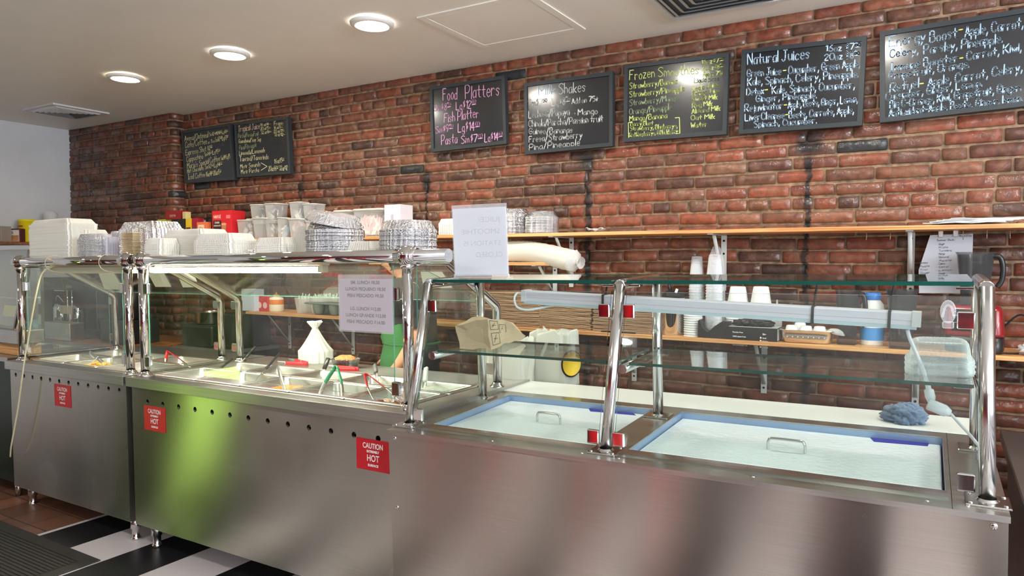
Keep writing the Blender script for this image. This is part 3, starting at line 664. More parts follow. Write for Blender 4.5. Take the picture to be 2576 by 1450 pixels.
# ---------------------------------------------------------------- steam tables (hot counters)
def inplane(M, px, py, P0, N):
    Mi = M.inverted(); c = Mi @ Vector((0, 0, CAMZ)); d = Mi.to_3x3() @ ray(px, py); N = Vector(N)
    return c + d*((Vector(P0)-c).dot(N)/d.dot(N))
def perforated(bm, x0, x1, z0, z1, y, holes, r, n=14):
    """sheet in the XZ plane facing -Y with real round holes in a row"""
    hs = sorted(holes); zc = holes and hs[0][1]; cell = r*1.9
    zt = max(h[1] for h in hs)+cell; zb = min(h[1] for h in hs)-cell
    def q(a, b, c, d):
        if b-a > 1e-5 and d-c > 1e-5: bm.faces.new([bm.verts.new(v) for v in ((a, y, c), (b, y, c), (b, y, d), (a, y, d))])
    q(x0, x1, z0, zb); q(x0, x1, zt, z1); xc = x0
    for hx, hz in hs:
        a, b = hx-cell, hx+cell; q(xc, a, zb, zt); xc = b
        k = 8; out = []
        per = [(a, zb), (b, zb), (b, zt), (a, zt)]
        for s in range(4):
            p, p2 = per[s], per[(s+1) % 4]
            for i in range(4): t = i/4; out.append((p[0]+(p2[0]-p[0])*t, p[1]+(p2[1]-p[1])*t))
        ang = [math.atan2(o[1]-hz, o[0]-hx) for o in out]
        vo = [bm.verts.new((o[0], y, o[1])) for o in out]; vi = [bm.verts.new((hx+r*cos(t), y, hz+r*sin(t))) for t in ang]
        vb = [bm.verts.new((hx+r*cos(t), y+.012, hz+r*sin(t))) for t in ang]
        for i in range(16):
            j = (i+1) % 16; bm.faces.new((vo[i], vo[j], vi[j], vi[i])); bm.faces.new((vi[i], vi[j], vb[j], vb[i]))
    q(xc, x1, zb, zt)
def sticker(parent, x, z, w=.178, h=.125):
    bm = nb(); box(bm, x, x+w, .0175, .0195, z-h, z, .0006); s = link('warning_sticker', bm, REDST, parent); tag(s, 'red caution hot surface sticker')
    bm = nb()
    for txt, sz, zz, wd in (('CAUTION', .03, -.036, .105), ('EXTREMELY', .013, -.053, .066), ('HOT', .036, -.087, .064), ('SURFACE', .013, -.108, .055)):
        add_text(bm, txt, sz, T(x+w*.5, .0168, z+zz) @ FACE, .0006, 'CENTER', wd)
    link('lettering', bm, INKW, s)
def post(name, pts, r, parent, mat, base=True):
    bm = nb(); tube(bm, pts, r, 20); o = link(name, bm, mat, parent)
    if base:
        bm = nb(); p = Vector(pts[0]); lathe(bm, [(r*1.7, 0), (r*1.7, .006), (r*1.25, .012), (r*1.05, .022)], 24, (p.x, p.y, p.z)); link('flange', bm, mat, o, True)
    return o
def clamp(parent, x, y, z, w=.034, h=.052, d=.02, mat=None):
    bm = nb(); box(bm, x-w/2, x+w/2, y-d/2, y+d/2, z-h/2, z+h/2, .004, seg=2); box(bm, x-w/2-.004, x+w/2+.004, y-.004, y+.004, z-h/2+.008, z+h/2-.008)
    link('glass_clamp', bm, mat or CHROME, parent)
ZT = .597
def steam_table(label, x0, x1, holes, stickers, posts_x, rail_x, glass_x, wells, tag_side):
    t = thing('steam_table', label, 'serving counter', HOT, 'steam tables with glass guards')
    # front panel with vent holes, sides, back
    bm = nb(); perforated(bm, x0, x1, -.768, -.045, .02, holes, .0125)
    link('front_panel', bm, STEELF, t)
    bm = nb(); box(bm, x0, x0+.002, .02, .85, -.768, -.04); box(bm, x1-.002, x1, .02, .85, -.768, -.04); box(bm, x0+.002, x1-.002, .85, .852, -.768, -.04); box(bm, x0+.002, x1-.002, .02, .85, -.77, -.768)
    link('cabinet_body', bm, STEEL, t)
    bm = nb(); box(bm, x0+.004, x1-.004, .06, .84, -.74, -.13); link('hollow_shade_block', bm, DARKM, t)  # solid black block paints in the shade behind the vent holes
    # deck with one long opening and bars between wells
    wx0, wx1, wy0, wy1 = wells
    bm = nb(); e0, e1 = x0-.012, x1+.012
    box(bm, e0, e1, -.002, wy0, -.004, 0, .001); box(bm, e0, e1, wy1, .90, -.004, 0, .001); box(bm, e0, wx0, wy0, wy1, -.004, 0); box(bm, wx1, e1, wy0, wy1, -.004, 0)
    link('deck', bm, STEEL, t)
    bm = nb(); box(bm, e0, e1, -.004, .0, -.05, -.001, .0015); box(bm, e0-.002, e0, -.004, .9, -.05, -.001); box(bm, e1, e1+.002, -.004, .9, -.05, -.001); box(bm, e0, e1, .9, .903, -.05, -.001)
    link('edge_lip', bm, STEEL, t)
    for x in (x0+.07, x1-.07):
        for y in (.09, .78):
            bm = nb(); lathe(bm, [(.026, 0), (.026, -.07), (.02, -.075), (.02, -.115), (.026, -.12), (.022, -.135)], 16, (x, y, -.767), True, True); link('leg', bm, STEELP, t, True)
    for s in stickers: sticker(t, *s)
    for x in posts_x: post('front_post', [(x, .07, 0), (x, .07, ZT-.02)], .0215, t, CHROME)
    for x in posts_x:
        bm = nb(); blob(bm, (x, .07, ZT), .042, .042, .042, 0, n=28, m=20); cyl(bm, (x-.05, .07, ZT), (x+.05, .07, ZT), .031, 24); cyl(bm, (x, .07, ZT-.05), (x, .07, ZT-.03), .027, 24); link('ball_joint', bm, CHROME, t, False)
    bm = nb(); cyl(bm, (rail_x[0], .07, ZT), (rail_x[1], .07, ZT), .026, 24); link('top_rail', bm, CHROME, t)
    for x in glass_x['rear']:
        o = post('rear_post', [(x, .655, 0), (x, .655, .35), (x, .645, .372), (x, .625, .386), (x, .28, ZT-.02), (x, .09, ZT-.016)], .0205, t, STEELP)
        for z in (.08, .33): clamp(t, x-.04, .655, z, .05, .05, .012, STEELP)
    a, b = glass_x['front']
    bm = None; pane('front_glass', [(a, .065, .035), (b, .065, .035), (b, .065, .562), (a, .065, .562)], -.006, t, GLASSD, GEDGEL)
    for x, z in ((a-.01, .075), (b+.01, .075), (a-.01, .45), (b+.01, .45)): clamp(t, x, .066, z, .036, .055, .022, CHROME)
    pane('shelf_glass', [(rail_x[0]+.02, .10, .600), (min(rail_x[1]-.02, 1.93), .10, .600), (min(rail_x[1]-.02, 1.93), .385, .600), (rail_x[0]+.02, .385, .600)], .006, t, GLASS, GEDGEL)
    r0, r1 = glass_x['back']
    pane('back_glass', [(r0, .625, .395), (r1, .625, .395), (r1, .30, .592), (r0, .30, .592)], .005, t, GLASS, GEDGEL)
    for sx_ in glass_x['side']:
        pane('side_glass', [(sx_, .115, .035), (sx_, .59, .035), (sx_, .59, .40), (sx_, .115, .56)], .006, t, GLASS, GEDGEL)
    return t
hb = lambda px, py: inplane(HOT, px, py, (0, .02, 0), (0, 1, 0))
hot_b = steam_table('long steel steam table in the middle with glass guard over ten food pans', .02, 1.865,
    [(.154+.1285*i, -.12) for i in range(14)], [(.125, -.138), (1.581, -.127)], (.06, 1.815), (.06, 2.015), dict(rear=(.055, 1.85), front=(.11, 1.745), back=(.03, 1.82), side=(1.822,)), (.10, 1.775, .085, .65), 0)
hot_a = steam_table('shorter steel steam table at the far left with pans and a cord hanging down it', -1.262, -.03,
    [(-1.195+.1*i, -.083) for i in range(12)], [(-.748, -.10, .175, .125)], (-1.21, -.07), (-1.24, -.02), dict(rear=(-1.235, -.11), front=(-1.13, -.12), back=(-1.25, -.14), side=(-1.19,)), (-1.15, -.095, .085, .65), 0)

# pans
def make_pan(w, d, depth=.1):
    t = thing('food_pan', 'x', 'food pan', None)
    bm = nb(); R = lambda ww, dd, r, z: [Vector((x, y, z)) for x, y in rrect(ww, dd, r, 5)]
    loft(bm, [R(w, d, .018, -.001), R(w, d, .018, .004), R(w-.006, d-.006, .016, .006), R(w-.034, d-.034, .02, .006), R(w-.042, d-.042, .022, 0), R(w-.056, d-.056, .03, -depth*.75), R(w-.075, d-.075, .03, -depth)], False, True)
    bmesh.ops.reverse_faces(bm, faces=bm.faces)
    link('pan_shell', bm, PANST, t, False); return t
foods = {}
def foodtex(key, col=(1,1,1), mott=.1, rough=.4, bump=.6, bs=90, coat=.3): return pm('food_'+key, srgb(*col), rough, mott=mott, mscale=40, bump=bump, bscale=bs, coat=coat)
def put_pan(cx, cy, w, d, label, grp):
    t = make_pan(w, d); t['label'] = label; t['group'] = grp; t.matrix_world = HOT @ T(cx, cy, .0015); return t
def stew(cx, cy, w, d, z, mat, name, label, cat, lump=.006, n=16, pile=0.):
    bm = nb(); V = []
    for j in range(n+1):
        for i in range(n+1):
            u = i/n-.5; v = j/n-.5; e = max(0, 1-4*(u*u+v*v))
            V.append(bm.verts.new((u*w, v*d, lump*noise.noise(Vector((u*14+cx*9, v*14, cx*5)))+lump*.6*noise.noise(Vector((u*40, v*40, cy)))+pile*e)))
    for j in range(n):
        for i in range(n):
            a = j*(n+1)+i; f = bm.faces.new((V[a], V[a+1], V[a+n+2], V[a+n+1])); f.smooth = True
    # skirt down to the pan floor, so the helping has its own depth
    bd = [V[i] for i in range(n+1)]+[V[j*(n+1)+n] for j in range(1, n+1)]+[V[n*(n+1)+i] for i in range(n-1, -1, -1)]+[V[j*(n+1)] for j in range(n-1, 0, -1)]
    low = [bm.verts.new((v.co.x*.95, v.co.y*.95, -.03)) for v in bd]
    for i in range(len(bd)): j = (i+1) % len(bd); bm.faces.new((bd[j], bd[i], low[i], low[j]))
    bm.faces.new(low)
    o = link(name, bm, mat); o.matrix_world = HOT @ T(cx, cy, z); return tag(o, label, cat, kind='stuff')
PWB = .335; gB = 'food pans in the long steam table'
names_f = ['leftmost front pan of the long steam table, empty with a black handled spoon', 'front pan second from left in the long steam table, shallow broth inside', 'front pan of orange stew with a steel spoon handle', 'front pan holding the green handled tongs', 'front right pan with fried meat pieces and red handled tongs']
names_r = ['rear left pan of the long steam table, by the post', 'rear pan behind the broth pan, spoon handle crossing it', 'rear pan behind the orange stew, red tongs lying behind it', 'rear pan behind the green tongs, under the foil tray', 'rear right pan of white rice']
wxs = [.10+PWB*(i+.5) for i in range(5)]
for i, x in enumerate(wxs): put_pan(x, .235, PWB-.004, .295, names_f[i], gB)
for i, x in enumerate(wxs): put_pan(x, .501, PWB-.004, .234, names_r[i], gB)
PWA = .352; gA = 'food pans in the shorter steam table'
axs = [-1.15+PWA*(i+.5) for i in range(3)]
nf = ['front left pan of the shorter steam table, empty and bright', 'front middle pan of the shorter steam table with fried plantain', 'front right pan of the shorter steam table, brown sauce inside']
nr = ['rear left pan of the shorter steam table', 'rear middle pan of the shorter steam table', 'rear right pan of the shorter steam table with red handled tongs']
for i, x in enumerate(axs): put_pan(x, .235, PWA-.004, .295, nf[i], gA); put_pan(x, .501, PWA-.004, .234, nr[i], gA)
F = foodtex
OR = F('orange_stew', (214, 120, 30), .25, .25, .3, 40, .6); BRO = F('brown_sauce', (150, 92, 48), .3, .3, .4, 50, .5)
stew(wxs[2], .235, .272, .235, -.028, OR, 'stew', 'orange stew in the third front pan', 'food')
stew(wxs[1], .235, .272, .235, -.05, F('broth', (190, 160, 110), .15, .15, .1, 20, .8), 'broth', 'pale broth in the second front pan', 'food', .002)
stew(wxs[3], .235, .265, .225, -.055, BRO, 'sauce', 'thin brown sauce under the green tongs', 'food', .003)
stew(wxs[4], .501, .27, .18, -.04, F('rice', (236, 232, 214), .08, .6, 1.0, 220, 0), 'rice', 'white rice heaped in the rear right pan', 'rice', .006, 30, .045)
stew(wxs[3], .501, .272, .18, -.042, F('beans', (120, 74, 48), .3, .3, 1., 150, .4), 'beans', 'brown beans in the pan behind the green tongs', 'food')
stew(wxs[2], .501, .272, .18, -.04, F('yellow_rice', (206, 170, 104), .2, .6, 1., 200, 0), 'yellow_rice', 'yellow rice behind the orange stew', 'rice', .006, 24, .02)
stew(wxs[1], .501, .272, .18, -.045, BRO, 'gravy', 'brown gravy in the pan behind the broth', 'food')
stew(wxs[0], .501, .272, .18, -.042, F('greens', (120, 122, 60), .35, .4, 1., 80, .3), 'greens', 'cooked greens in the rear left pan', 'food')
stew(axs[2], .235, .28, .235, -.05, BRO, 'sauce', 'brown sauce in the front right pan of the shorter table', 'food')
stew(axs[2], .501, .28, .18, -.045, F('pasta', (226, 214, 160), .15, .5, 1., 120, .2), 'pasta', 'pale pasta salad in the rear right pan of the shorter table', 'food', .01, 24, .02)
stew(axs[1], .501, .28, .18, -.05, F('yellow_rice'), 'yellow_rice', 'yellow rice in the rear middle pan of the shorter table', 'rice', .006, 24, .02)
stew(axs[0], .501, .28, .18, -.05, F('rice'), 'rice', 'white rice in the rear left pan of the shorter table', 'rice', .006, 24, .02)
MEAT = F('fried_meat', (150, 84, 40), .4, .4, 1., 120, .4); MEAT2 = F('pork_skin', (110, 40, 26), .4, .25, 1., 90, .6); FAT = F('pale_fat', (226, 190, 160), .15, .4, .5, 60, .3); PLN = F('fried_plantain', (226, 168, 52), .25, .35, .6, 60, .4)
rnd = random.Random(5)
for k in range(9):
    bm = nb(); blob(bm, (0, 0, 0), rnd.uniform(.02, .034), rnd.uniform(.016, .024), rnd.uniform(.012, .018), .35, 2.2, k, 14, 9)
    o = link('meat_piece', bm, [MEAT, MEAT2, FAT][k % 3]); o.matrix_world = HOT @ T(wxs[4]-.03+.045*(k % 4), .12+.04*(k//4), -.016+.004*(k % 2)) @ RZ(k)
    tag(o, ['brown fried meat piece in the front right pan', 'dark glossy roast pork piece in the front right pan', 'pale fatty meat piece in the front right pan'][k % 3], 'meat', 'fried meat in the front right pan')
for k in range(8):
    bm = nb(); blob(bm, (0, 0, 0), .035, .02, .009, .15, 2.2, k, 14, 8)
    o = link('plantain_slice', bm, PLN); o.matrix_world = HOT @ T(axs[1]-.08+.05*(k % 4), .17+.06*(k//4), -.018+.012*(k//4)) @ RZ(k*1.3) @ RX(.3)
    tag(o, 'golden fried plantain slice in the front middle pan of the shorter table', 'plantain', 'fried plantain in the shorter table')
# tongs and spoons
def tongs(label, p_hinge, p1, p2, mat, grip=.55, grp=None):
    """spring tongs: hinge end up, two arms down to p1 and p2 (local to the counter)"""
    h, a, b = Vector(p_hinge), Vector(p1), Vector(p2); t = thing('serving_tongs', label, 'tongs', HOT @ T(*p_hinge), grp)
    up = (h-(a+b)/2).normalized(); side = (b-a).normalized(); w = .009; nrm = up.cross(side).normalized()
    def arm(e, s, r0, r1, mt, nm, par):
        bm = nb(); pts = []
        top = h+side*s*.016
        path = [top*(1-k)+e*k+side*s*.01*sin(pi*k) for k in [r0+(r1-r0)*i/8 for i in range(9)]]
        rings = []
        for p in path:
            q = p-h; rings.append([q+nrm*w*c1+side*.0025*c2 for c1, c2 in ((-1, -1), (1, -1), (1, 1), (-1, 1))])
        loft(bm, rings); return link(nm, bm, mt, par)
    for e, s in ((a, -1), (b, 1)):
        arm(e, s, grip*.9, 1., PANST, 'arm', t); arm(e, s, 0, grip, mat, 'grip', t)
    bm = nb(); rings = []
    for i in range(9):
        th = pi*i/8; p = side*(-cos(th))*.016+up*sin(th)*.018; o_ = (side*(-cos(th))+up*sin(th))
        rings.append([p+nrm*w*c1+o_*.0025*c2 for c1, c2 in ((-1, -1), (1, -1), (1, 1), (-1, 1))])
    loft(bm, rings); link('spring_bend', bm, mat, t); return t
def hz_(px, py, y): v = inplane(HOT, px, py, (0, y, 0), (0, 1, 0)); return (v.x, v.y, v.z)
tongs('red handled tongs leaning in the front right pan', hz_(924, 946, .30), hz_(942, 1010, .16), hz_(1006, 1012, .14), REDP)
tongs('green handled tongs standing in the fourth front pan', hz_(845, 930, .28), hz_(804, 995, .20), hz_(862, 1002, .17), GREENP)
tongs('red handled tongs standing in the shorter table', hz_(424, 886, .50), hz_(417, 918, .46), hz_(480, 925, .36), REDP)
tongs('red handled tongs lying on the rear deck, left of the other pair', (.53, .72, .012), (.30, .80, .008), (.32, .70, .008), REDP, .7)
tongs('red handled tongs lying open on the rear deck behind the orange stew', (.93, .70, .012), (.72, .71, .008), (.80, .66, .008), REDP, .8)
tongs('bare steel tongs leaning in the plantain pan', hz_(226, 887, .38), hz_(262, 915, .25), hz_(258, 918, .2), PANST)
def spoon(label, a, b, mat, grip=.4, bowl=True, w=.009):
    a, b = Vector(a), Vector(b); d = (b-a).normalized(); t = thing('serving_spoon', label, 'spoon', HOT @ T(*a)); L = (b-a).length
    s = d.cross(Vector((0, -1, .3))).normalized(); n = d.cross(s)
    def strip(k0, k1, ww, th, mt, nm):
        bm = nb(); loft(bm, [[d*L*k+s*ww*x+n*th*y for x, y in ((-1, -1), (1, -1), (1, 1), (-1, 1))] for k in (k0, (k0+k1)/2, k1)]); bmesh.ops.bevel(bm, geom=bm.edges[:], offset=th*.4, segments=1, affect='EDGES'); link(nm, bm, mt, t)
    if grip: strip(0, grip, w*1.25, .007, mat, 'grip')
    strip(grip*.95, 1., w*.8, .002, PANST, 'shaft')
    bm = nb(); blob(bm, d*(L+.03), .035, .03, .008, 0, n=16, m=8); link('bowl', bm, PANST, t)
    return t
spoon('black handled spoon resting in the leftmost front pan', hz_(583, 905, .52), hz_(520, 952, .30), BLACKP, .5)
spoon('black handled spoon slanting across the broth pan, hung by a loop at its end', hz_(702, 892, .60), hz_(628, 972, .22), BLACKP, .45)
spoon('plain steel spoon handle standing in the orange stew', hz_(699, 921, .30), hz_(716, 985, .19), PANST, 0, w=.012)
spoon('short black handled ladle upright in the pan behind the green tongs', hz_(826, 901, .52), hz_(805, 958, .46), BLACKP, .5)
spoon('grey handled scoop standing in the right rear pan beside the apron', hz_(1143, 880, .60) if False else hz_(942, 918, .62), hz_(950, 960, .55), pm('grey_handle', (.12, .12, .12), .4), .5)
spoon('spatula with red tipped black handle sloping by the rear post', hz_(642, 873, .74), hz_(600, 918, .62), BLACKP, .6)
spoon('white handled scoop in the rice pan', hz_(1072, 925, .60), hz_(1068, 985, .52), WPLAST, .6)

# lamps under the rail
TUBE = pm('tube_glow', (1, 1, 1), emit=(1, .94, .78), estr=150); TUBEW = pm('tube_glow_warm', (1, 1, 1), emit=(1, .86, .60), estr=60)
FIXT = pm('fixture_cream', srgb(200, 186, 160), .4)
t = thing('tube_light', 'bright glowing fluorescent tube hung under the rail of the long steam table', 'tube light', HOT @ T(.63, .16, .55))
bm = nb(); box(bm, -.65, .65, -.03, .03, .012, .034, .004); link('housing', bm, FIXT, t)
bm = nb(); cyl(bm, (-.62, 0, -.006), (.62, 0, -.006), .013, 16); link('tube', bm, TUBE, t)
for s in (-1, 1):
    bm = nb(); box(bm, s*.635-.015, s*.635+.015, -.02, .02, -.018, .014, .003); link('end_cap', bm, FIXT, t)
t = thing('tube_light', 'cream hooded lamp hung by wires under the rail of the left steam table', 'tube light', HOT @ T(-.53, .15, .55))
bm = nb(); prism(bm, [(-.03, .022), (.03, .022), (.05, -.02), (.046, -.022), (.028, .016), (-.028, .016), (-.046, -.022), (-.05, -.02)], -.41, .41, Matrix(((0, 0, 1, 0), (1, 0, 0, 0), (0, 1, 0, 0), (0, 0, 0, 1)))); link('hood', bm, FIXT, t)
bm = nb(); cyl(bm, (-.38, 0, -.004), (.38, 0, -.004), .011, 14); link('tube', bm, TUBEW, t)
for s in (-.3, .26):
    bm = nb(); tube(bm, smooth_path([(s+.02, .03, .02), (s-.01, -.02, .075), (s-.02, -.08, .078), (s-.015, -.112, .045), (s, -.10, .0), (s+.03, -.04, -.02)], 5), .0018, 6); link('hanging_wire', bm, FIXT, t)
CORD = pm('cream_cord', srgb(205, 196, 160), .5)
t = thing('power_cord', 'cream power cord hanging from the left lamp down the front of the left steam table', 'cord', HOT)
pts = [inplane(HOT, x, y, (0, yy, 0), (0, 1, 0)) for x, y, yy in ((160, 668, .12), (128, 672, .08), (105, 690, .02), (92, 735, -.01), (80, 800, -.02), (70, 860, -.02), (62, 905, -.03), (52, 980, -.035), (45, 1030, -.035), (36, 1080, -.035), (28, 1125, -.03), (26, 1150, -.02))]
bm = nb(); tube(bm, smooth_path(pts, 6), .0045, 8); link('cord_length', bm, CORD, t)
# notices and one painted reflection on the sloping back glass
bp0, bn = Vector((0, .30, .592)), Vector((0, .197, .325)).normalized()
def back_glass_sheet(label, quad):
    q = [inplane(HOT, x, y, bp0-bn*.004, bn) for x, y in quad]; c = sum(q, Vector())/4
    bm = nb(); a = [bm.verts.new(v-c) for v in q]; b = [bm.verts.new(v-c-bn*.0008) for v in q]; bm.faces.new(a); bm.faces.new(b[::-1])
    for i in range(4): j = (i+1) % 4; bm.faces.new((a[j], a[i], b[i], b[j]))
    o = link('notice_reflection_sheet', bm, PAPERB); o.matrix_world = HOT @ T(*c); return tag(o, label, 'paper', 'papers taped under the sloping glass')
back_glass_sheet('large pale yellow sheet on the sloping glass of the left steam table', [(248, 688), (284, 684), (311, 729), (263, 728)])
back_glass_sheet('white sheet on the sloping glass, left one of the pair in the long table', [(371, 686), (412, 686), (431, 722), (391, 722)])
back_glass_sheet('white sheet on the sloping glass, right one of the pair in the long table', [(444, 686), (486, 686), (502, 723), (460, 723)])
back_glass_sheet('pale sheet painting in the ceiling reflection of the sloping glass by the right post', [(1058, 684), (1112, 684), (1138, 724), (1066, 724)])  # pale sheet paints the ceiling's reflection onto the back glass
# price sheet in a clear pocket
t = thing('price_sign', 'lilac printed lunch price sheet in a clear vinyl pocket on the guard glass', 'sign', HOT @ T(inplane(HOT, 919, 760, (0, .052, 0), (0, 1, 0)).x, .052, .41))
bm = nb(); box(bm, -.142, .142, 0, .0012, -.112, .098); link('printed_sheet', bm, pm('lilac_paper', srgb(178, 164, 180), .7), t)
bm = nb(); box(bm, -.146, .146, -.002, -.0012, -.118, .116); link('vinyl_pocket', bm, film_mat('vinyl', (.9, .9, .92), .06, .12), t)
bm = nb()
for i, l in enumerate(('SM. LUNCH $8.50', 'LUNCH PEQUEÑO $8.50', 'FISH/ PESCADO $9.50', None, 'LG. LUNCH $12.00', 'LUNCH GRANDE $12.00', 'FISH/ PESCADO $14.00')):
    if l: add_text(bm, l, .0185, T(.0, -.0006, .078-.0265*i) @ FACE, .0007, 'CENTER', {0: .155, 1: .215, 2: .195, 4: .165, 5: .215, 6: .205}[i])
link('lettering', bm, INK, t)
bm = nb()
for x in (-.11, 0, .11): lathe(bm, [(.0001, 0), (.005, 0)], 10, (0, 0, 0)); 
bm.free()
# foil tray of food and the knotted white bag on the rear deck
def foil_tray(M, label, w=.14, d=.10, h=.045):
    t = thing('foil_tray', label, 'foil tray', M); bm = nb()
    R = lambda k, z: [Vector((x*k, y*k, z)) for x, y in rrect(w, d, .02, 5, .006, .0012)]
    loft(bm, [R(.80, 0), R(.97, h), R(1.06, h+.001), R(1.06, h+.004)], True, False); loft(bm, [R(1.06, h+.004), R(.95, h+.002), R(.78, .003)], False, True); link('tray', bm, FOIL, t); return t
Mt = HOT @ T(1.02, .74, 0) @ RZ(.2); Mt = HOT @ T(*inplane(HOT, 870, 925, (0, 0, 0), (0, 0, 1))) @ RZ(.2)
foil_tray(Mt, 'small foil tray filled with food on the rear deck of the long table')
bm = nb(); blob(bm, (0, 0, .045), .062, .042, .024, .25, 5, 2, 24, 12); o = link('macaroni_pie', bm, F('baked_pasta', (214, 150, 84), .3, .5, 1., 120, .2)); o.matrix_world = Mt; tag(o, 'browned baked pasta heaped in the small foil tray', 'food')
def bag_mesh(w, d, h, knot=True, seed=1, amp=.12, n=72, m=30):
    bm = nb(); rings = []
    for j in range(m+1):
        t_ = j/m; z = h*t_
        if knot: k = 1.0 if t_ < .30 else (1-.86*((t_-.30)/.54)**.8 if t_ < .84 else .14+.30*(t_-.84)/.16)
        else: k = 1.0-.12*t_
        fold = (.03+.13*max(0, t_-.2))*amp*6; ring = []
        for i in range(n):
            a = 2*pi*i/n; q = .45*noise.noise(Vector((cos(a)*2.2+seed, sin(a)*2.2, z*6)))+.5*noise.noise(Vector((cos(a)*6, sin(a)*6+seed, z*2.5)))
            r = k*(1+amp*2.4*q+(.05+.10*t_)*sin(a*7+seed+2.5*sin(a*2))*min(1, t_*2.2)-fold*abs(noise.noise(Vector((a*2.4, seed, z*1.2))))); e = .55 if not knot else .7
            cx_ = math.copysign(abs(cos(a))**e, cos(a)); cy_ = math.copysign(abs(sin(a))**e, sin(a)); lean = .012*noise.noise(Vector((seed, 0, z*8)))
            ring.append(Vector((w/2*cx_*r+lean*2*t_, d/2*cy_*r, z+(.018*noise.noise(Vector((cos(a)*3, sin(a)*3, seed)))*t_*(2 if not knot else 1) if j else 0))))
        rings.append(ring)
    loft(bm, rings, True, True); return bm
BAGW = transl('white_bag_plastic', (.86, .86, .80), .35, .3)
p = inplane(HOT, 838, 905, (0, 0, 0), (0, 0, 1))
o = link('carrier_bag', bag_mesh(.19, .14, .235, True, 3), BAGW); o.matrix_world = HOT @ T(p.x-.005, min(p.y+.06, .84), 0) @ RZ(.1); tag(o, 'knotted white plastic carrier bag standing on the rear deck', 'bag')

# ---------------------------------------------------------------- cold table
CL = 1.964; cx_l, cx_m, cx_r = .035, .863, 1.925; CHT, CYT, CYF, CYR = .548, .2365, .088, .6207
cold = thing('cold_table', 'steel cold table in the foreground with two lidded wells and a glass shelf guard', 'serving counter', COLD)
bm = nb(); box(bm, 0, CL, 0, .002, -.84, -.012, .0005); link('front_panel', bm, STEELF, cold)
bm = nb(); box(bm, 0, .002, .002, .80, -.84, -.012); box(bm, CL-.002, CL, .002, .80, -.84, -.012); box(bm, .002, CL-.002, .80, .802, -.84, -.012); box(bm, .002, CL-.002, .002, .8, -.842, -.84); link('cabinet_body', bm, STEEL, cold)
y1, y2, a1, b1, a2, b2 = .1425, .7349, .1098, .8032, .922, 1.8334
STEELT = brushed('brushed_top_steel', (.60, .59, .56), .26, 'x', .15, .6)
bm = nb(); E0, E1 = -.004, CL+.004
for x0, x1, yy0, yy1 in ((E0, E1, -.004, y1), (E0, E1, y2, .80), (E0, a1, y1, y2), (b1, a2, y1, y2), (b2, E1, y1, y2)): box(bm, x0, x1, yy0, yy1, -.004, 0)
box(bm, E0, E1, -.0045, -.0035, -.016, -.001); link('deck', bm, STEELT, cold)
bm = nb()   # raised rolled edge along the front and the seam strip
prism(bm, [(.055, 0), (.075, .004), (.10, .005), (.128, .004), (.138, -.001)], .08, CL-.125, Matrix(((0, 0, 1, 0), (1, 0, 0, 0), (0, 1, 0, 0), (0, 0, 0, 1)))); link('rolled_edge', bm, STEELT, cold)
bm = nb(); box(bm, b2+.012, b2+.0135, -.004, .8, 0, .0006); link('seam', bm, DARKM, cold)
BLUES = pm('blue_grey_sheet', srgb(150, 172, 205), .3, .3)
for (a, b) in ((a1, b1), (a2, b2)):
    bm = nb(); w_ = .005
    box(bm, a-w_, a, y1-w_, y2+w_, -.16, -.0045); box(bm, b, b+w_, y1-w_, y2+w_, -.16, -.0045); box(bm, a, b, y1-w_, y1, -.16, -.0045); box(bm, a, b, y2, y2+w_, -.16, -.0045); box(bm, a, b, y1, y2, -.17, -.16); link('well_liner', bm, BLUES, cold)
bm = nb()
for x in (.03, CL-.03):
    for z in (-.03, -.30, -.60): blob(bm, (x, -.001, z), .009, .004, .009, 0, n=12, m=8)
link('screw', bm, STEELP, cold)
bm = nb()
for x in (.09, .45, .80, .93, 1.35, 1.79, 1.88): blob(bm, (x, .035, .0), .006, .006, .003, 0, n=10, m=6)
link('deck_screw', bm, STEELP, cold)
for x in (.07, CL-.07):
    for y in (.08, .7):
        bm = nb(); cyl(bm, (x, y, -.83), (x, y, -.915), .025, 16); link('leg', bm, STEELP, cold)
bm = nb(); box(bm, .012, CL-.02, .806, 1.066, -.012, .001, .002); tag(link('cutting_board', bm, pm('white_cutting_board', srgb(226, 228, 226), .35, mott=.03, mscale=5), cold), 'white cutting board along the back')
R_ = .0195
for i, x in enumerate((cx_l, cx_m, cx_r)):
    bm = nb(); tube(bm, [(x, CYF, .004), (x, CYT, CHT)], R_, 24); fp = link('front_post', bm, STEELP, cold)
    bm = nb(); box(bm, x-.05, x+.05, CYF-.05, CYF+.045, 0, .006, .002)
    for sx_ in (-1, 1):
        for sy_ in (-1, 1): blob(bm, (x+sx_*.038, CYF+sy_*.036, .007), .006, .006, .003, 0, n=10, m=6)
    lathe(bm, [(.027, .006), (.021, .012)], 20, (x, CYF, 0)); link('base_plate', bm, STEELP, fp)
    bm = nb(); tube(bm, [(x, CYT-.004, CHT-.003), (x, CYT+.004, CHT), (x, CYR, CHT)], R_, 24); link('top_tube', bm, STEELP, cold)
    bm = nb(); tube(bm, [(x, CYR, .004), (x, CYR, CHT)], R_, 24); rp = link('rear_post', bm, STEELP, cold)
    bm = nb(); box(bm, x-.05, x+.05, CYR-.045, CYR+.045, 0, .006, .002); lathe(bm, [(.027, .006), (.021, .012)], 20, (x, CYR, 0)); link('base_plate', bm, STEELP, rp)
    bm = nb(); cyl(bm, (x, .245, .25), (x, CYR, .25), .0165, 20); lathe(bm, [(.018, 0), (.018, .004)], 20, (0, 0, 0)) if False else None; link('shelf_tube', bm, STEELP, cold)
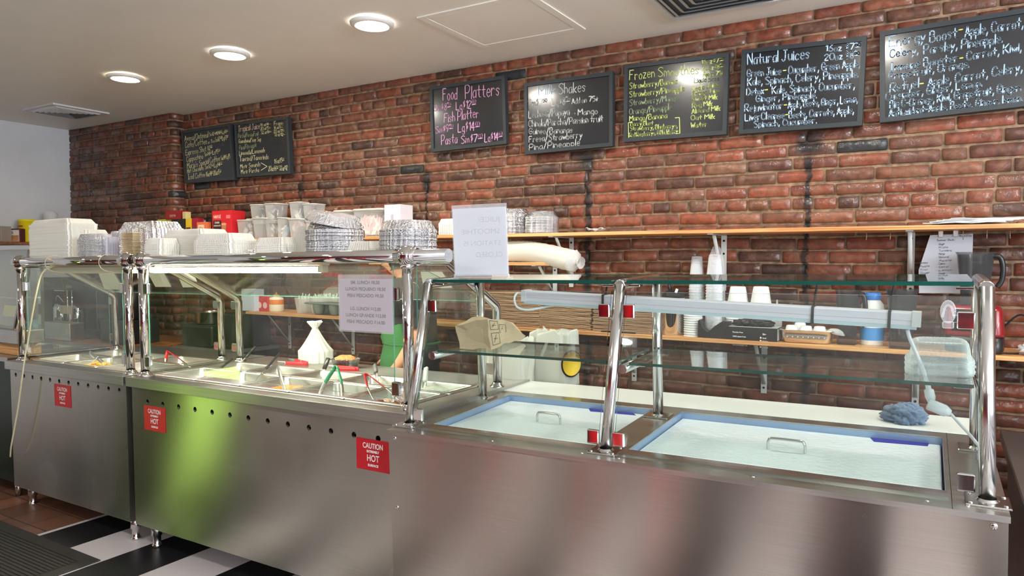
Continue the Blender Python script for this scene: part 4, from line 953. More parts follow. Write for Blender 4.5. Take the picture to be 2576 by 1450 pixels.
def seat_plate(x, z):    # square glass clips beside a front post, on its slope
    k = (CYT-CYF)/CHT; y = CYF+k*z-.012
    bm = nb(); box(bm, -.021, .021, -.007, .007, -.024, .024, .003); Mx = T(x, y, z); link('glass_clip', bm, CHROME, cold, M=Mx)
for x in (cx_l+.045, cx_m-.045, cx_m+.045, cx_r-.048):
    seat_plate(x, .045); seat_plate(x, .46)
k_ = (CYT-CYF)/CHT
for (xa, xb) in ((cx_l+.03, cx_m-.028), (cx_m+.028, cx_r-.03)):
    yb_, yt_ = CYF+k_*.02-.006, CYF+k_*.525-.006
    pane('front_glass', [(xa, yb_, .02), (xb, yb_, .02), (xb, yt_, .525), (xa, yt_, .525)], -.005, cold, GLASS, GEDGE)
    pane('top_glass', [(xa, CYT-.01, .5525), (xb, CYT-.01, .5525), (xb, CYR+.02, .5525), (xa, CYR+.02, .5525)], .012, cold, GLASS, GEDGE)
    pane('shelf_glass', [(xa-.005, .25, .266), (xb+.005, .25, .266), (xb+.005, CYR-.03, .266), (xa-.005, CYR-.03, .266)], .01, cold, GLASS, GEDGE)
    for x in (xa+.02, xb-.02):
        for y, z in ((CYT+.02, .545), (CYR-.02, .545), (.29, .262), (CYR-.07, .262)):
            bm = nb(); box(bm, x-.022, x+.022, y-.014, y+.014, z-.004, z+.0035, .0015); link('glass_bracket', bm, CHROME, cold)
pane('side_glass', [(cx_r, CYF+.06, .02), (cx_r, CYR-.03, .02), (cx_r, CYR-.03, .50), (cx_r, CYT+.0, .50)], .005, cold, GLASS, GEDGE)
# lids
LIDM = pm('lid_white', srgb(226, 233, 240), .28, bump=.35, bscale=45, spec=.6)
for i, (a, b) in enumerate(((a1, b1), (a2, b2))):
    cxm = (a+b)/2
    t = thing('well_lid', ['white textured lid with bar handle over the left well, half hidden by the middle post', 'white textured lid with bar handle over the right well'][i], 'lid', COLD @ T(cxm, (y1+y2)/2, -.045), 'lids on the cold table')
    bm = nb(); box(bm, -(b-a)/2+.004, (b-a)/2-.006, -(y2-y1)/2+.004, (y2-y1)/2-.004, 0, .018, .003); link('lid_plate', bm, LIDM, t)
    h0, h1, hy = ((.414, .518, .438), (1.316, 1.435, .433))[i]; h0 -= cxm; h1 -= cxm; hy -= (y1+y2)/2
    bm = nb(); tube(bm, smooth_path([(h0, hy, .017), (h0, hy, .04), (h0+.004, hy, .052), (h0+.016, hy, .0575), (h1-.016, hy, .0575), (h1-.004, hy, .052), (h1, hy, .04), (h1, hy, .017)], 5), .0048, 12); link('handle', bm, STEELP, t)
    q = [inplane(COLD, x, y, (0, 0, -.0265), (0, 0, 1)) for x, y in (((1487, 1025), (1600, 1037), (1606, 1042), (1492, 1032)), ((2190, 1097), (2338, 1108), (2334, 1118), (2200, 1107)))[i]]
    bm = nb(); v = [bm.verts.new((p.x-cxm, p.y-(y1+y2)/2-.028, .0188)) for p in q]; bm.faces.new(v); bmesh.ops.recalc_face_normals(bm, faces=bm.faces)
    g = bmesh.ops.extrude_face_region(bm, geom=bm.faces[:]); [setattr(x_.co, 'z', .0182) for x_ in g['geom'] if isinstance(x_, bmesh.types.BMVert)]
    link('blue_label', bm, pm('label_blue', srgb(48, 46, 150), .4), t)
# steel work table beyond the right end
t = thing('work_table', 'plain steel work table at the right edge, beside the cold table', 'table', T(.9, 2.95, 0))
bm = nb(); box(bm, -.69, .6, -.53, .62, .76, .80, .004); box(bm, -.69, .6, -.53, .62, .22, .24); link('table_top', bm, brushed('dull_steel', (.30, .29, .29), .38, 'x', .1, .3), t)
bm = nb(); box(bm, -.66, .58, -.50, .6, .26, .755); link('cabinet_body', bm, brushed('dull_steel', (.3, .29, .29), .38), t)
for x in (-.64, .55):
    for y in (-.48, .58):
        bm = nb(); cyl(bm, (x, y, 0), (x, y, .76), .02, 12); link('leg', bm, STEELP, t)
# ---------------------------------------------------------------- plywood shelves and brackets
def sx(px, py, Y): return aty(px, py, Y).x
ZU, YU = 1.659, 3.62; ZM, YM = 1.111, 3.56; ZS = 1.490
def shelf(label, x0, x1, yf, z, mat=WOOD, th=.019):
    bm = nb(); box(bm, x0, x1, yf, YW-.012, z-th, z, .0015); o = link('wall_shelf', bm, mat); tag(o, label, 'shelf', 'wall shelves'); return o
shelf('long upper plywood shelf running along the brick wall under the menu boards', -4.9, 1.2, YU, ZU)
shelf('short plywood shelf under the upper one, carrying the wrapped cup roll', -3.3, -1.93, 3.60, ZS)
shelf('long middle plywood shelf with paper bags, cups and blenders', sx(618, 797, YM), 1.2, YM, ZM)
def bracket(label, x, ztop, yf, drop, w=.03):
    t = thing('shelf_bracket', label, 'bracket', T(x, YW-.012, ztop), 'white shelf brackets')
    bm = nb(); box(bm, -w/2, w/2, -.004, 0, -drop, 0, .001)
    for z in (-.03, -.10, -drop+.03):
        cyl(bm, (0, -.004, z), (0, -.0065, z), .006, 10, mi=1)
    link('wall_plate', bm, [WHITEP, DARKM], t)
    bm = nb(); box(bm, -w/2, w/2, -(YW-.03-yf), -.004, -.004, 0); link('shelf_arm', bm, WHITEP, t)
    bm = nb(); d0 = (YW-.05-yf)*.8; a = Vector((0, -.006, -drop+.05)); b = Vector((0, -d0, -.006)); d = (b-a).normalized(); n = Vector((0, -d.z, d.y))
    loft(bm, [[p+Vector((x_*.009, 0, 0))+n*y_*.0025 for x_, y_ in ((-1, -1), (1, -1), (1, 1), (-1, 1))] for p in (a, b)]); link('diagonal_brace', bm, WHITEP, t)
for px, w in ((1440, 'left of the cup stacks, behind the wrapped cup roll'), (1823, 'behind the wrapped clear cups'), (2293, 'beside the hanging paper list')): bracket('white bracket under the upper shelf '+w, sx(px, 620, YW), ZU-.02, YU, .30)
for px, w in ((1399, 'under the end of the short shelf'),): bracket('white metal bracket '+w, sx(px, 670, YW), ZS-.02, 3.62, .24)
for px, w in ((733, 'left of the white knotted bag'), (892, 'right of the white knotted bag'), (1383, 'under the paper bag stacks'), (1598, 'behind the middle post of the cold table'), (1924, 'under the glove box'), (2305, 'under the right blender jar')):
    bracket('white metal bracket under the middle shelf '+w, sx(px, 900, YW), ZM-.02, YM+.04, .29)
t = thing('coat_hooks', 'row of small hooks screwed under the upper shelf near the paper list', 'hook', T(0, YU+.05, ZU-.02))
for px in (2180, 2240, 2423, 2483, 2541):
    x = sx(px, 590, YU+.05); bm = nb(); tube(bm, [(x, 0, 0), (x, 0, -.03), (x, -.006, -.042), (x, -.014, -.036)], .002, 6); link('hook', bm, PANST, t)

# ---------------------------------------------------------------- nested take-out containers, each one its own object
def lid_mesh(w, d, h=.032, skirt=.009, ribs=.013, amp=.006, taper=.82, corner=.022, inner=True):
    """one ribbed rectangular container turned upside down"""
    bm = nb(); n0 = rrect(w, d, corner, 4, ribs, amp)
    R = lambda k, z, r=1.: [Vector((x*k, y*k, z)) for x, y in n0]
    loft(bm, [R(1.0, 0), R(1.0, skirt), R(.955, skirt+.0005), R(taper+.015, skirt+h*.9), R(taper-.01, skirt+h)], False, True); me = bpy.data.meshes.new('c'); bm.to_mesh(me); bm.free()
    for p in me.polygons: p.use_smooth = False
    return me
def foil_round(r, h=.032, skirt=.006, n=72):
    bm = nb(); f = lambda a, z: 1+.016*sin(a*44)+.008*sin(a*13+1)
    lathe(bm, [(r, 0), (r, skirt), (r*.95, skirt+.001), (r*.80, skirt+h), (r*.77, skirt+h+.001)], n*2, f=f, cap1=True)
    me = bpy.data.meshes.new('c'); bm.to_mesh(me); bm.free(); return me
def stack(name, me, mat, M, n, pitch, label, cat, group, jit=.0015, part='shell', top_mat=None, tilt_top=None):
    me.materials.append(mat); rnd = random.Random(len(label)+n); out = []
    for i in range(n):
        m_ = M @ T(rnd.uniform(-jit, jit), rnd.uniform(-jit, jit), i*pitch) @ RZ(rnd.uniform(-.01, .01))
        if i == n-1 and tilt_top is not None: m_ = M @ T(0, 0, i*pitch) @ tilt_top
        o = bpy.data.objects.new(name, me); COL.objects.link(o); o.matrix_world = m_; o['label'] = ('topmost of ' if i == n-1 and n > 1 else 'lowest of ' if i == 0 and n > 1 else 'inner of ' if n > 1 else '')+label; o['category'] = cat; o['group'] = group; out.append(o)
    return out
ZG = .606   # top of the steam tables' shelf glass
def on_glass(pxl, pxr, pyt, pyb=641, y=.24):
    """footprint on the guard's shelf glass from left/right/top pixels"""
    a = inplane(HOT, pxl, pyb, (0, y, 0), (0, 1, 0)); b = inplane(HOT, pxr, pyb, (0, y, 0), (0, 1, 0)); t_ = inplane(HOT, (pxl+pxr)/2, pyt, (0, y, 0), (0, 1, 0))
    return (a.x+b.x)/2, b.x-a.x, t_.z-ZG
def glass_stack(pxl, pxr, pyt, d, desc, mat=CREAM, skirt=.009, kind='container', y=.24, h=.03, w=None, rz=0., name='takeout_container', ribs=.013, top=None, cat='container', wk=.80):
    cx, ww, ht = on_glass(pxl, pxr, pyt, y=y); ww *= wk
    if w: ww = w
    n = max(1, int((ht-h)/skirt)); me = lid_mesh(ww, d, h, skirt, ribs)
    return stack(name, me, mat, HOT @ T(cx, y, ZG+.001) @ RZ(rz), n, (ht-h-.001)/n, desc, cat, desc)
glass_stack(99, 226, 553, .17, 'tall stack of milky containers at the far left of the glass shelf')
glass_stack(183, 262, 579, .14, 'lower stack of milky containers beside the tall far left stack', y=.31, wk=.7)
glass_stack(207, 278, 589, .10, 'small rectangular foil pans stacked on the left glass shelf', FOILC, y=.17, name='foil_pan', wk=.7, ribs=.012)
glass_stack(248, 300, 597, .11, 'small lilac tinted lids stacked between two foil stacks', CREAMV, y=.22)
glass_stack(292, 330, 582, .10, 'narrow crinkled foil pans stacked left of the board lids', FOILC, y=.30, name='foil_pan')
cx, ww, ht = on_glass(317, 350, 583, y=.16)
me = bpy.data.meshes.new('c'); bm = nb(); box(bm, -.055, .055, -.04, .04, 0, .0055, .002); bm.to_mesh(me); bm.free()
stack('board_disc', me, pm('board_lid_tan', srgb(208, 186, 150), .7), HOT @ T(cx, .17, ZG+.001), int(ht/.0075), .0075, 'flat tan board lids piled left of the large foil pans', 'lid', 'pile of board lids', .002)
glass_stack(328, 441, 559, .18, 'large rectangular foil pans stacked upside down near the double posts', FOIL, .008, y=.27, h=.038, name='foil_pan', ribs=.018, cat='foil pan')
glass_stack(382, 437, 600, .11, 'short stack of milky containers in front of the large foil pans', y=.16)
glass_stack(437, 562, 578, .17, 'wide tall stack of milky containers right of the large foil pans', y=.30)
glass_stack(509, 629, 588, .15, 'wide front stack of milky containers on the long glass shelf', y=.19)
glass_stack(625, 666, 627, .09, 'single low foil pan between two white container stacks', FOIL, .006, y=.22, h=.02, name='foil_pan', cat='foil pan')
glass_stack(663, 756, 598, .15, 'compact stack of milky containers right of the low foil pan', y=.22)
glass_stack(764, 806, 569, .14, 'narrow tall stack of milky containers left of the round foil pans', y=.30, wk=.95)
glass_stack(872, 978, 608, .15, 'low stack of ribbed milky lids between the two round foil stacks', y=.25)
def round_stack(px, w_px, pyt, desc, tilt=None, y=.22, h=.036):
    cx, ww, ht = on_glass(px-w_px/2, px+w_px/2, pyt, y=y); me = foil_round(ww/2*1.0, h); n = int((ht-h)/.0062)
    return stack('foil_pan', me, FOILC, HOT @ T(cx, y, ZG+.001), n, (ht-h)/n, desc, 'foil pan', desc, .002, tilt_top=tilt)
round_stack(846, 104, 556, 'round foil pans stacked upside down, the top one tilted', T(-.004, 0, .03) @ RY(.22))
round_stack(1029, 110, 557, 'round foil pans stacked by the ball joint of the guard')
# clamshell at the right end of the glass shelf and a clear bag at the left
def clamshell_mesh(w, d, h1, h2):
    bm = nb(); r = rrect(w, d, .03, 6, .011, .0018); R = lambda k, z: [Vector((x*k, y*k, z)) for x, y in r]
    loft(bm, [R(.72, 0), R(.95, h1), R(1.04, h1+.001), R(1.04, h1+.004), R(.95, h1+.006), R(.74, h1+h2), R(.5, h1+h2+.004)], True, True); return bm
o = link('clamshell_container', clamshell_mesh(.13, .12, .035, .035), CLOUDP); o.matrix_world = T(sx(1108, 630, 3.66), 3.72, ZS); tag(o, 'clear hinged container on the short shelf, left of the acrylic sign', 'container')
bm = nb(); blob(bm, (0, 0, .03), .07, .05, .035, .35, 4, 5, 26, 14, flat=-.03); o = link('plastic_bag', bm, CLOUDP); cx, ww, ht = on_glass(226, 290, 562, y=.33); o.matrix_world = HOT @ T(cx, .33, ZG+.09); 
o.matrix_world = T(-6.0, 3.3, 1.62); 
bpy.data.objects.remove(o)

# ---------------------------------------------------------------- upper shelf goods
def shelf_item_x(pxl, pxr, py, Y): a = sx(pxl, py, Y); b = sx(pxr, py, Y); return (a+b)/2, b-a
def zat(px, py, Y): return aty(px, py, Y).z
def carton(label, pxl, pxr, pyt, Y, z0, col, d=.07, rz=0., cat='box', name='carton', texts=(), patches=(), rough=.5, grp=None, wk=.86):
    cx, w = shelf_item_x(pxl, pxr, 580, Y); w *= wk; h = zat((pxl+pxr)/2, pyt, Y)-z0
    t = thing(name, label, cat, T(cx, Y+d/2, z0) @ RZ(rz), grp)
    bm = nb(); box(bm, -w/2, w/2, -d/2, d/2, 0, h, .0012); link('box_body', bm, pm('card_'+'_'.join(map(str, col)), srgb(*col), rough), t)
    if patches:
        for (x0, x1, z0_, z1, c) in patches:
            bm = nb(); box(bm, -w/2+w*x0, -w/2+w*x1, -d/2-.0008, -d/2+.0002, h*z0_, h*z1); link('printed_panel', bm, pm('print_'+'_'.join(map(str, c)), srgb(*c), rough), t)
    bm = nb(); k = 0
    for (txt, fx, fz, sz, c, wd) in texts:
        b1 = nb(); add_text(b1, txt, sz*h, T(-w/2+w*fx, -d/2-.0012, h*fz) @ FACE, .0005, 'CENTER', wd*w); link('lettering', b1, pm('print_'+'_'.join(map(str, c)), srgb(*c), .5), t)
    bm.free(); return t
YA = 3.70; g = 'tea and cocoa cartons on the upper shelf'
hrow = zat(450, 552, YA)-ZU
carton('green and yellow flat tea carton, leftmost of the row', 394, 432, 552, YA+.02, ZU, (188, 200, 60), grp=g, patches=[(.3, 1, .5, .9, (226, 180, 60))])
carton('dark tea carton with pale lettering beside the green and yellow one', 431, 448, 552, YA+.01, ZU, (30, 30, 34), grp=g, texts=[('STASH', .5, .7, .2, (225, 225, 220), .8)])
carton('black tea carton with a picture band, under the cream box', 446, 465, 551, YA, ZU, (42, 40, 26), grp=g, patches=[(.1, .9, .3, .55, (150, 96, 52)), (.1, .9, .05, .28, (120, 132, 60))])
carton('yellow coffee carton in the tea row', 466, 482, 550, YA-.005, ZU, (236, 198, 44), grp=g, patches=[(.1, .9, .3, .6, (110, 58, 36)), (.1, .9, .05, .28, (60, 96, 150))])
carton('narrow crimson tea carton in the row', 482, 498, 549, YA-.01, ZU, (168, 26, 52), grp=g, patches=[(.1, .9, .25, .6, (110, 80, 80))])
carton('black tea carton with STASH lettering behind the orange chai box', 498, 523, 548, YA+.05, ZU, (26, 26, 30), grp=g, texts=[('STASH', .55, .75, .22, (230, 230, 230), .6)])
carton('pale orange chai spice carton in front of the black one', 493, 522, 559, YA-.04, ZU, (232, 120, 76), d=.05, grp=g, patches=[(.15, .75, .2, .85, (246, 220, 180))], texts=[('Chai', .45, .58, .22, (180, 100, 60), .35), ('Spice', .45, .32, .22, (180, 100, 60), .4)])
carton('black tea carton with a white round picture, next to the big red cocoa box', 523, 537, 550, YA, ZU, (34, 30, 28), grp=g, patches=[(.15, .85, .15, .45, (220, 200, 120))])
carton('dark red carton lying on top of the tea row', 414, 456, 530, YA+.01, ZU+hrow+.002, (150, 30, 34), d=.09, grp=g, patches=[(.3, .7, .28, .52, (200, 150, 140))], texts=[('Melitta', .5, .33, .16, (120, 20, 24), .34)])
carton('small cream carton standing on the tea row beside the dark red one', 459, 468, 533, YA, ZU+hrow+.002, (206, 196, 140), d=.05, grp=g)
t = carton('big red hot cocoa carton with a brown mug picture', 534, 582, 530, 3.66, ZU, (212, 34, 44), d=.13, rz=-.0, grp=g, wk=1.0,
       patches=[(.06, .48, .70, .88, (222, 70, 70)), (.06, .48, .04, .66, (62, 38, 30)), (.74, .95, .72, .84, (235, 120, 120))],
       texts=[('NESTLÉ', .27, .75, .12, (250, 240, 240), .36), ('DARK', .27, .56, .09, (235, 225, 215), .26), ('CHOCOLATE', .27, .46, .07, (235, 225, 215), .36)])
w_ = .155; bm = nb(); h_ = zat(558, 530, 3.66)-ZU
prism(bm, [(-.022, 0), (.022, 0), (.030, .062), (-.030, .062)], 0, .0012, T(.028, -.0655, .06) @ FACE); link('mug_picture', bm, pm('mug_brown', srgb(190, 128, 84), .5), t)
bm = nb(); prism(bm, [(.03*cos(2*pi*i/20), .010*sin(2*pi*i/20)) for i in range(20)], 0, .0016, T(.028, -.0655, .122) @ FACE); link('cocoa_picture', bm, pm('cocoa_top', srgb(226, 170, 130), .5), t)
o = None
blk = nb(); blob(blk, (0, 0, .02), .05, .03, .018, .2, 3, 1, 20, 10, flat=-.018); o = link('black_pouch', blk, BLACKP); o.matrix_world = T(sx(572, 585, 3.64)+.02, 3.64, ZU); tag(o, 'small shiny black pouch lying in front of the cocoa box', 'pouch')

def deli(label, pxl, pxr, pyt, Y, z0, fill=None, rz=0., tilt=0., lid=True, grp='frosted deli tubs on the upper shelf'):
    cx, w = shelf_item_x(pxl, pxr, 560, Y); w *= .92; h = zat((pxl+pxr)/2, pyt, Y)-z0
    t = thing('deli_tub', label, 'tub', T(cx, Y+w*.5, z0) @ RZ(rz) @ RY(tilt), grp); n0 = rrect(w, w*.95, w*.22, 5)
    R = lambda k, z: [Vector((x*k, y*k, z)) for x, y in n0]
    bm = nb(); loft(bm, [R(.80, 0), R(.82, .002), R(.98, h-.006)], True, False); link('tub_wall', bm, DELIP, t)
    if lid: bm = nb(); loft(bm, [R(1.04, h-.008), R(1.04, h-.001), R(.98, h), R(.94, h-.003)], True, True); link('tub_lid', bm, transl('tub_lid_white', (.82, .82, .78), .3, .3), t)
    else: bm = nb(); loft(bm, [R(1.0, h-.006), R(1.04, h-.005), R(1.04, h), R(1., h)], False, False); link('tub_rim', bm, DELIP, t)
    if fill: fill(t, w*.80, h)
    return t
rf = random.Random(3)
def packets(cols, n, sz, th=.004, kmax=.8, nm='packet', cat='packet', lab='small packet inside a tub', wide=1.):
    def f(t, w, h, cols=cols, n=n):
        M = t.matrix_world.copy()
        for i in range(n):
            bm = nb(); box(bm, -sz*wide/2, sz*wide/2, -th/2, th/2, -sz*.6, sz*.6, min(th*.3, .002))
            o = link(nm, bm, cols[i % len(cols)]); x = rf.uniform(-.5, .5)*(w-sz*.8)*wide_k(w, sz); y = rf.uniform(-.5, .35)*(w-sz); z = sz*.7+(h*kmax-sz*1.2)*(i/max(n-1, 1))
            o.matrix_world = M @ T(x, y, z) @ RZ(rf.uniform(-.8, .8)) @ RY(rf.uniform(-1.2, 1.2)) @ RX(rf.uniform(-.5, .5)); tag(o, lab, cat, lab)
    return f
def wide_k(w, sz): return 1.
PW = pm('creamer_white', (.80, .80, .76), .5); PG = pm('creamer_grey', (.42, .42, .46), .5); PBk = pm('packet_black', (.08, .08, .09), .4); PPK = pm('packet_pink', srgb(238, 190, 190), .6); PPK2 = pm('packet_pink_white', srgb(240, 222, 220), .6); PBL = pm('packet_blue_white', srgb(150, 170, 195), .5)
crm = lambda where, n=10: packets([PW, PG, PW], n, .030, .016, .8, 'creamer_cup', 'cup', 'white coffee creamer tub '+where)
ZT2 = ZU+.118
deli('frosted tub of creamers, leftmost of the lower row, beside the cocoa box', 590, 621, 553, 3.66, ZU, crm('in the leftmost lower tub', 9), .1)
deli('frosted empty looking tub standing forward in the lower row', 627, 667, 548, 3.645, ZU, None)
deli('frosted tub with round white cups, half behind the empty tub', 615, 640, 550, 3.76, ZU, crm('in the tub behind the empty one', 5), .1)
deli('frosted tub full of large white creamers, third in the lower row', 662, 691, 554, 3.70, ZU, crm('in the third lower tub', 12))
deli('leaning frosted tub of blue and white packets', 690, 718, 547, 3.66, ZU, packets([PBL, PW], 10, .04, .002, .62, 'tea_packet', 'packet', 'blue and white flat packet in the leaning tub'), .1, .06)
deli('frosted tub packed with pink sweetener packets', 718, 758, 550, 3.645, ZU, packets([PPK, PPK2], 34, .038, .003, .88, 'sugar_packet', 'packet', 'pink sweetener packet in the square tub'))
deli('frosted tub right of the pink packets, no contents showing', 762, 792, 546, 3.68, ZU, None)
deli('frosted tub at the right end of the lower row, behind the round foil pans', 790, 820, 548, 3.72, ZU, None)
deli('frosted tub of black and white creamers stacked on the left of the upper row', 623, 656, 514, 3.68, ZT2, packets([PW, PBk], 9, .032, .016, .8, 'creamer_cup', 'cup', 'white or dark creamer in the upper left tub'))
deli('frosted tub of dark packets with a white outline, second of the upper row', 659, 695, 511, 3.67, ZT2-.002, packets([PBk, PG, PW], 9, .036, .010, .85, 'tea_packet', 'packet', 'dark packet in the second upper tub'))
deli('frosted tub with pale square packets, third of the upper row', 723, 754, 508, 3.67, ZT2, packets([PW, PG], 8, .036, .008, .7, 'tea_packet', 'packet', 'pale square packet in the third upper tub'), .05, -.03)
deli('frosted tub with white creamers over dark ones, right end of the upper row', 755, 791, 512, 3.66, ZT2-.002, packets([PBk, PG, PW, PW], 10, .034, .014, .8, 'creamer_cup', 'cup', 'creamer in the right upper tub'))
for (l, r, pt, Y, z0) in ():
    pass
# supports: lids under the upper tubs are the lower tubs' own lids
def bin_(label, pxl, pxr, pyt, Y, n, lab):
    cx, w = shelf_item_x(pxl, pxr, 560, Y); h = zat((pxl+pxr)/2, pyt, Y)-ZU; w *= .9; d = .16
    t = thing('storage_bin', label, 'bin', T(cx, Y+d/2, ZU), 'clear bins of pink packets'); n0 = rrect(w, d, .03, 5); R = lambda k, z: [Vector((x*k, y*k, z)) for x, y in n0]
    bm = nb(); loft(bm, [R(.86, 0), R(.88, .003), R(.98, h-.008)], True, False); link('bin_wall', bm, CLEARP, t)
    bm = nb(); loft(bm, [R(1.04, h-.01), R(1.04, h-.002), R(.98, h+.004), R(.9, h+.004)], True, True); link('bin_lid', bm, transl('tub_lid_white', (.82, .82, .78), .3), t)
    for i in range(n):
        bm = nb(); box(bm, -.024, .024, -.0015, .0015, -.032, .032, .0005); o = link('sugar_packet', bm, [PPK, PPK2, PPK2][i % 3])
        zz = .04+(h*.86-.08)*(i/n); o.matrix_world = T(cx, Y+d/2, ZU) @ T(rf.uniform(-.5, .5)*(w*.86-.06), rf.uniform(-.5, .1)*(d-.06), zz) @ RZ(rf.uniform(-.9, .9)) @ RY(rf.uniform(-1.5, 1.5)) @ RX(rf.uniform(-.5, .5)); tag(o, lab, 'packet', lab)
bin_('left clear bin of pink packets, mostly hidden by the tilted foil pan', 833, 882, 530, 3.72, 40, 'pink sweetener packet in the left clear bin')
bin_('larger clear bin crammed with pink packets, left of the white carton', 880, 966, 526, 3.66, 110, 'pink and white sweetener packet in the larger clear bin')
t = carton('tall plain white carton with a long thumb slot', 967, 1007, 515, 3.66, ZU, (226, 222, 228), d=.13, rz=.0, wk=1.0)
bm = nb(); prism(bm, [(.011*cos(a), .035+.011*sin(a)) for a in [pi*i/10 for i in range(11)]]+[(-.011, -.06), (.011, -.06)], 0, .0008, T(0, -.0655, .10) @ FACE); link('thumb_slot', bm, pm('slot_grey', srgb(176, 172, 180), .6), t)
def shelf_stack(pxl, pxr, pyt, Y, d, label, mat, skirt=.008, h=.026, name='takeout_container', ribs=.013, cat='container'):
    cx, w = shelf_item_x(pxl, pxr, 580, Y); ht = zat((pxl+pxr)/2, pyt, Y)-ZU; n = max(1, int((ht-h)/skirt)); me = lid_mesh(w*.9, d, h, skirt, ribs)
    stack(name, me, mat, T(cx, Y+d/2, ZU), n, (ht-h)/n, label, cat, label)
shelf_stack(1099, 1150, 550, 3.66, .12, 'white ribbed containers stacked on the upper shelf left of the acrylic sign', transl('white_ribbed_plastic', (.84, .84, .80), .3))
for px, w_px, pyt, lb in ((1291, 64, 527, 'round foil pans stacked on the upper shelf right behind the acrylic sign'), (1359, 74, 533, 'round foil pans stacked on the upper shelf, right one of two stacks')):
    cx, w = shelf_item_x(px-w_px/2, px+w_px/2, 580, 3.72); ht = zat(px, pyt, 3.72)-ZU; n = int((ht-.03)/.0062); stack('foil_pan', foil_round(w/2, .03), FOILC, T(cx, 3.74, ZU), n, (ht-.03)/n, lb, 'foil pan', lb, .002)
def sheet(name, label, M, w, d, mat, curl=.01, seed=0, cat='paper', th=.0006, n=10):
    bm = nb(); V = []
    for j in range(n+1):
        for i in range(n+1):
            u = i/n-.5; v = j/n-.5; V.append(bm.verts.new((u*w, v*d, curl*(.5+.5*noise.noise(Vector((u*4, v*4, seed))))+curl*1.2*max(0, abs(u)*2-.6)**2)))
    for j in range(n):
        for i in range(n): a = j*(n+1)+i; bm.faces.new((V[a], V[a+1], V[a+n+2], V[a+n+1])).smooth = True
    g = bmesh.ops.extrude_face_region(bm, geom=bm.faces[:]); 
    for q in g['geom']:
        if isinstance(q, bmesh.types.BMVert): q.co.z += th
    o = link(name, bm, mat); o.matrix_world = M; return tag(o, label, cat)
WPAP = pm('bright_paper', (.9, .9, .9), .7)
for k in range(5):
    o = sheet('paper_sheet', ['lowest', 'second lowest', 'middle', 'second highest', 'topmost'][k]+' sheet in the loose paper pile on the upper shelf', T(sx(2450, 560, 3.72)+.02*k-.03, 3.72, ZU+.002+.004*k) @ RZ(.06*(k-2)), .30, .22, WPAP, .008, k, th=.003); o['group'] = 'loose papers on the upper shelf'
sheet('crumpled_napkin', 'small crumpled white napkin alone on the upper shelf', T(sx(1495, 585, 3.67), 3.69, ZU+.001), .09, .08, PAPER, .03, 9)
sheet('paper_sheet', 'thin white sheet lying near the front edge of the upper shelf', T(sx(1660, 580, 3.68), 3.72, ZU+.001), .14, .12, PAPER, .006, 4)
# wrapped sleeve of cups on the short shelf
SLV = film_mat('sleeve_film', (.86, .84, .78), .72, .18); CUPW = pm('cup_white', (.80, .78, .72), .4)
xa, xb = sx(1240, 630, 3.66), sx(1450, 632, 3.60)
t = thing('cup_sleeve', 'long plastic-wrapped roll of white lids sagging off the end of the short shelf', 'wrapped lids', T(0, 0, 0))
bm = nb(); pts = smooth_path([(xa, 3.70, ZS+.062), (xa+.18, 3.69, ZS+.064), (xa+.33, 3.66, ZS+.052), (xb-.02, 3.60, ZS+.008)], 10); prev = None; n = 32; rings = []
for i, p in enumerate(pts):
    d = (pts[min(i+1, len(pts)-1)]-pts[max(i-1, 0)]).normalized(); s = d.cross(Vector((0, 0, 1))).normalized(); u = s.cross(d)
    rings.append([p+(s*cos(2*pi*k/n)+u*sin(2*pi*k/n))*(.060+.0018*noise.noise(Vector((i*.9, k*.5, 0)))+.0022*(i % 2)) for k in range(n)])
loft(bm, rings, True, True); link('wrapped_lids', bm, transl('sleeve_white', (.84, .82, .75), .3, .35), t)
bm = nb(); e = pts[-1]; d = (pts[-1]-pts[-3]).normalized(); s = d.cross(Vector((0, 0, 1))).normalized(); u = s.cross(d); rr = []
for i, (k, r) in enumerate(((0, .0625), (.012, .058), (.022, .03), (.032, .012), (.045, .022), (.06, .034))): rr.append([e+d*k+(s*cos(2*pi*q/24)+u*sin(2*pi*q/24))*r*(1+.18*noise.noise(Vector((q*.8, i, 3)))) for q in range(24)])
loft(bm, rr, False, False); link('twisted_end', bm, CLOUDP, t)

# ---------------------------------------------------------------- middle shelf goods
def mx_(pxl, pxr, Y): a = sx(pxl, 830, Y); b = sx(pxr, 830, Y); return (a+b)/2, b-a
def mcarton(label, pxl, pxr, pyt, Y, col, d=.09, **k):
    cx, w = mx_(pxl, pxr, Y); h = zat((pxl+pxr)/2, pyt, Y)-ZM; t = thing(k.get('name', 'carton'), label, k.get('cat', 'box'), T(cx, Y+d/2, ZM) @ RZ(k.get('rz', 0))); bm = nb(); box(bm, -w/2, w/2, -d/2, d/2, 0, h, .0015); link('box_body', bm, pm('card_'+'_'.join(map(str, col)), srgb(*col), .5), t); return t, w, h
mcarton('white printed carton at the left end of the middle shelf', 608, 641, 728, 3.60, (206, 216, 232))
t, w, h = mcarton('red carton with white crest print beside the white one', 643, 674, 745, 3.64, (196, 52, 52))
for q in (.35, .8):
    bm = nb(); lathe(bm, [(.0001, 0), (.02, 0), (.024, .001)], 18, (0, 0, 0)); link('crest_print', bm, pm('crest_pale', srgb(232, 196, 190), .5), t, M=T(-w/2+w*q, -.0455, h*.4) @ RX(pi/2))
cx, w = mx_(673, 698, 3.66); hh = zat(685, 742, 3.66)-ZM
t = thing('squeeze_bottle', 'white and orange bottle with an orange pump cap on the middle shelf', 'bottle', T(cx, 3.70, ZM)); r = w/2
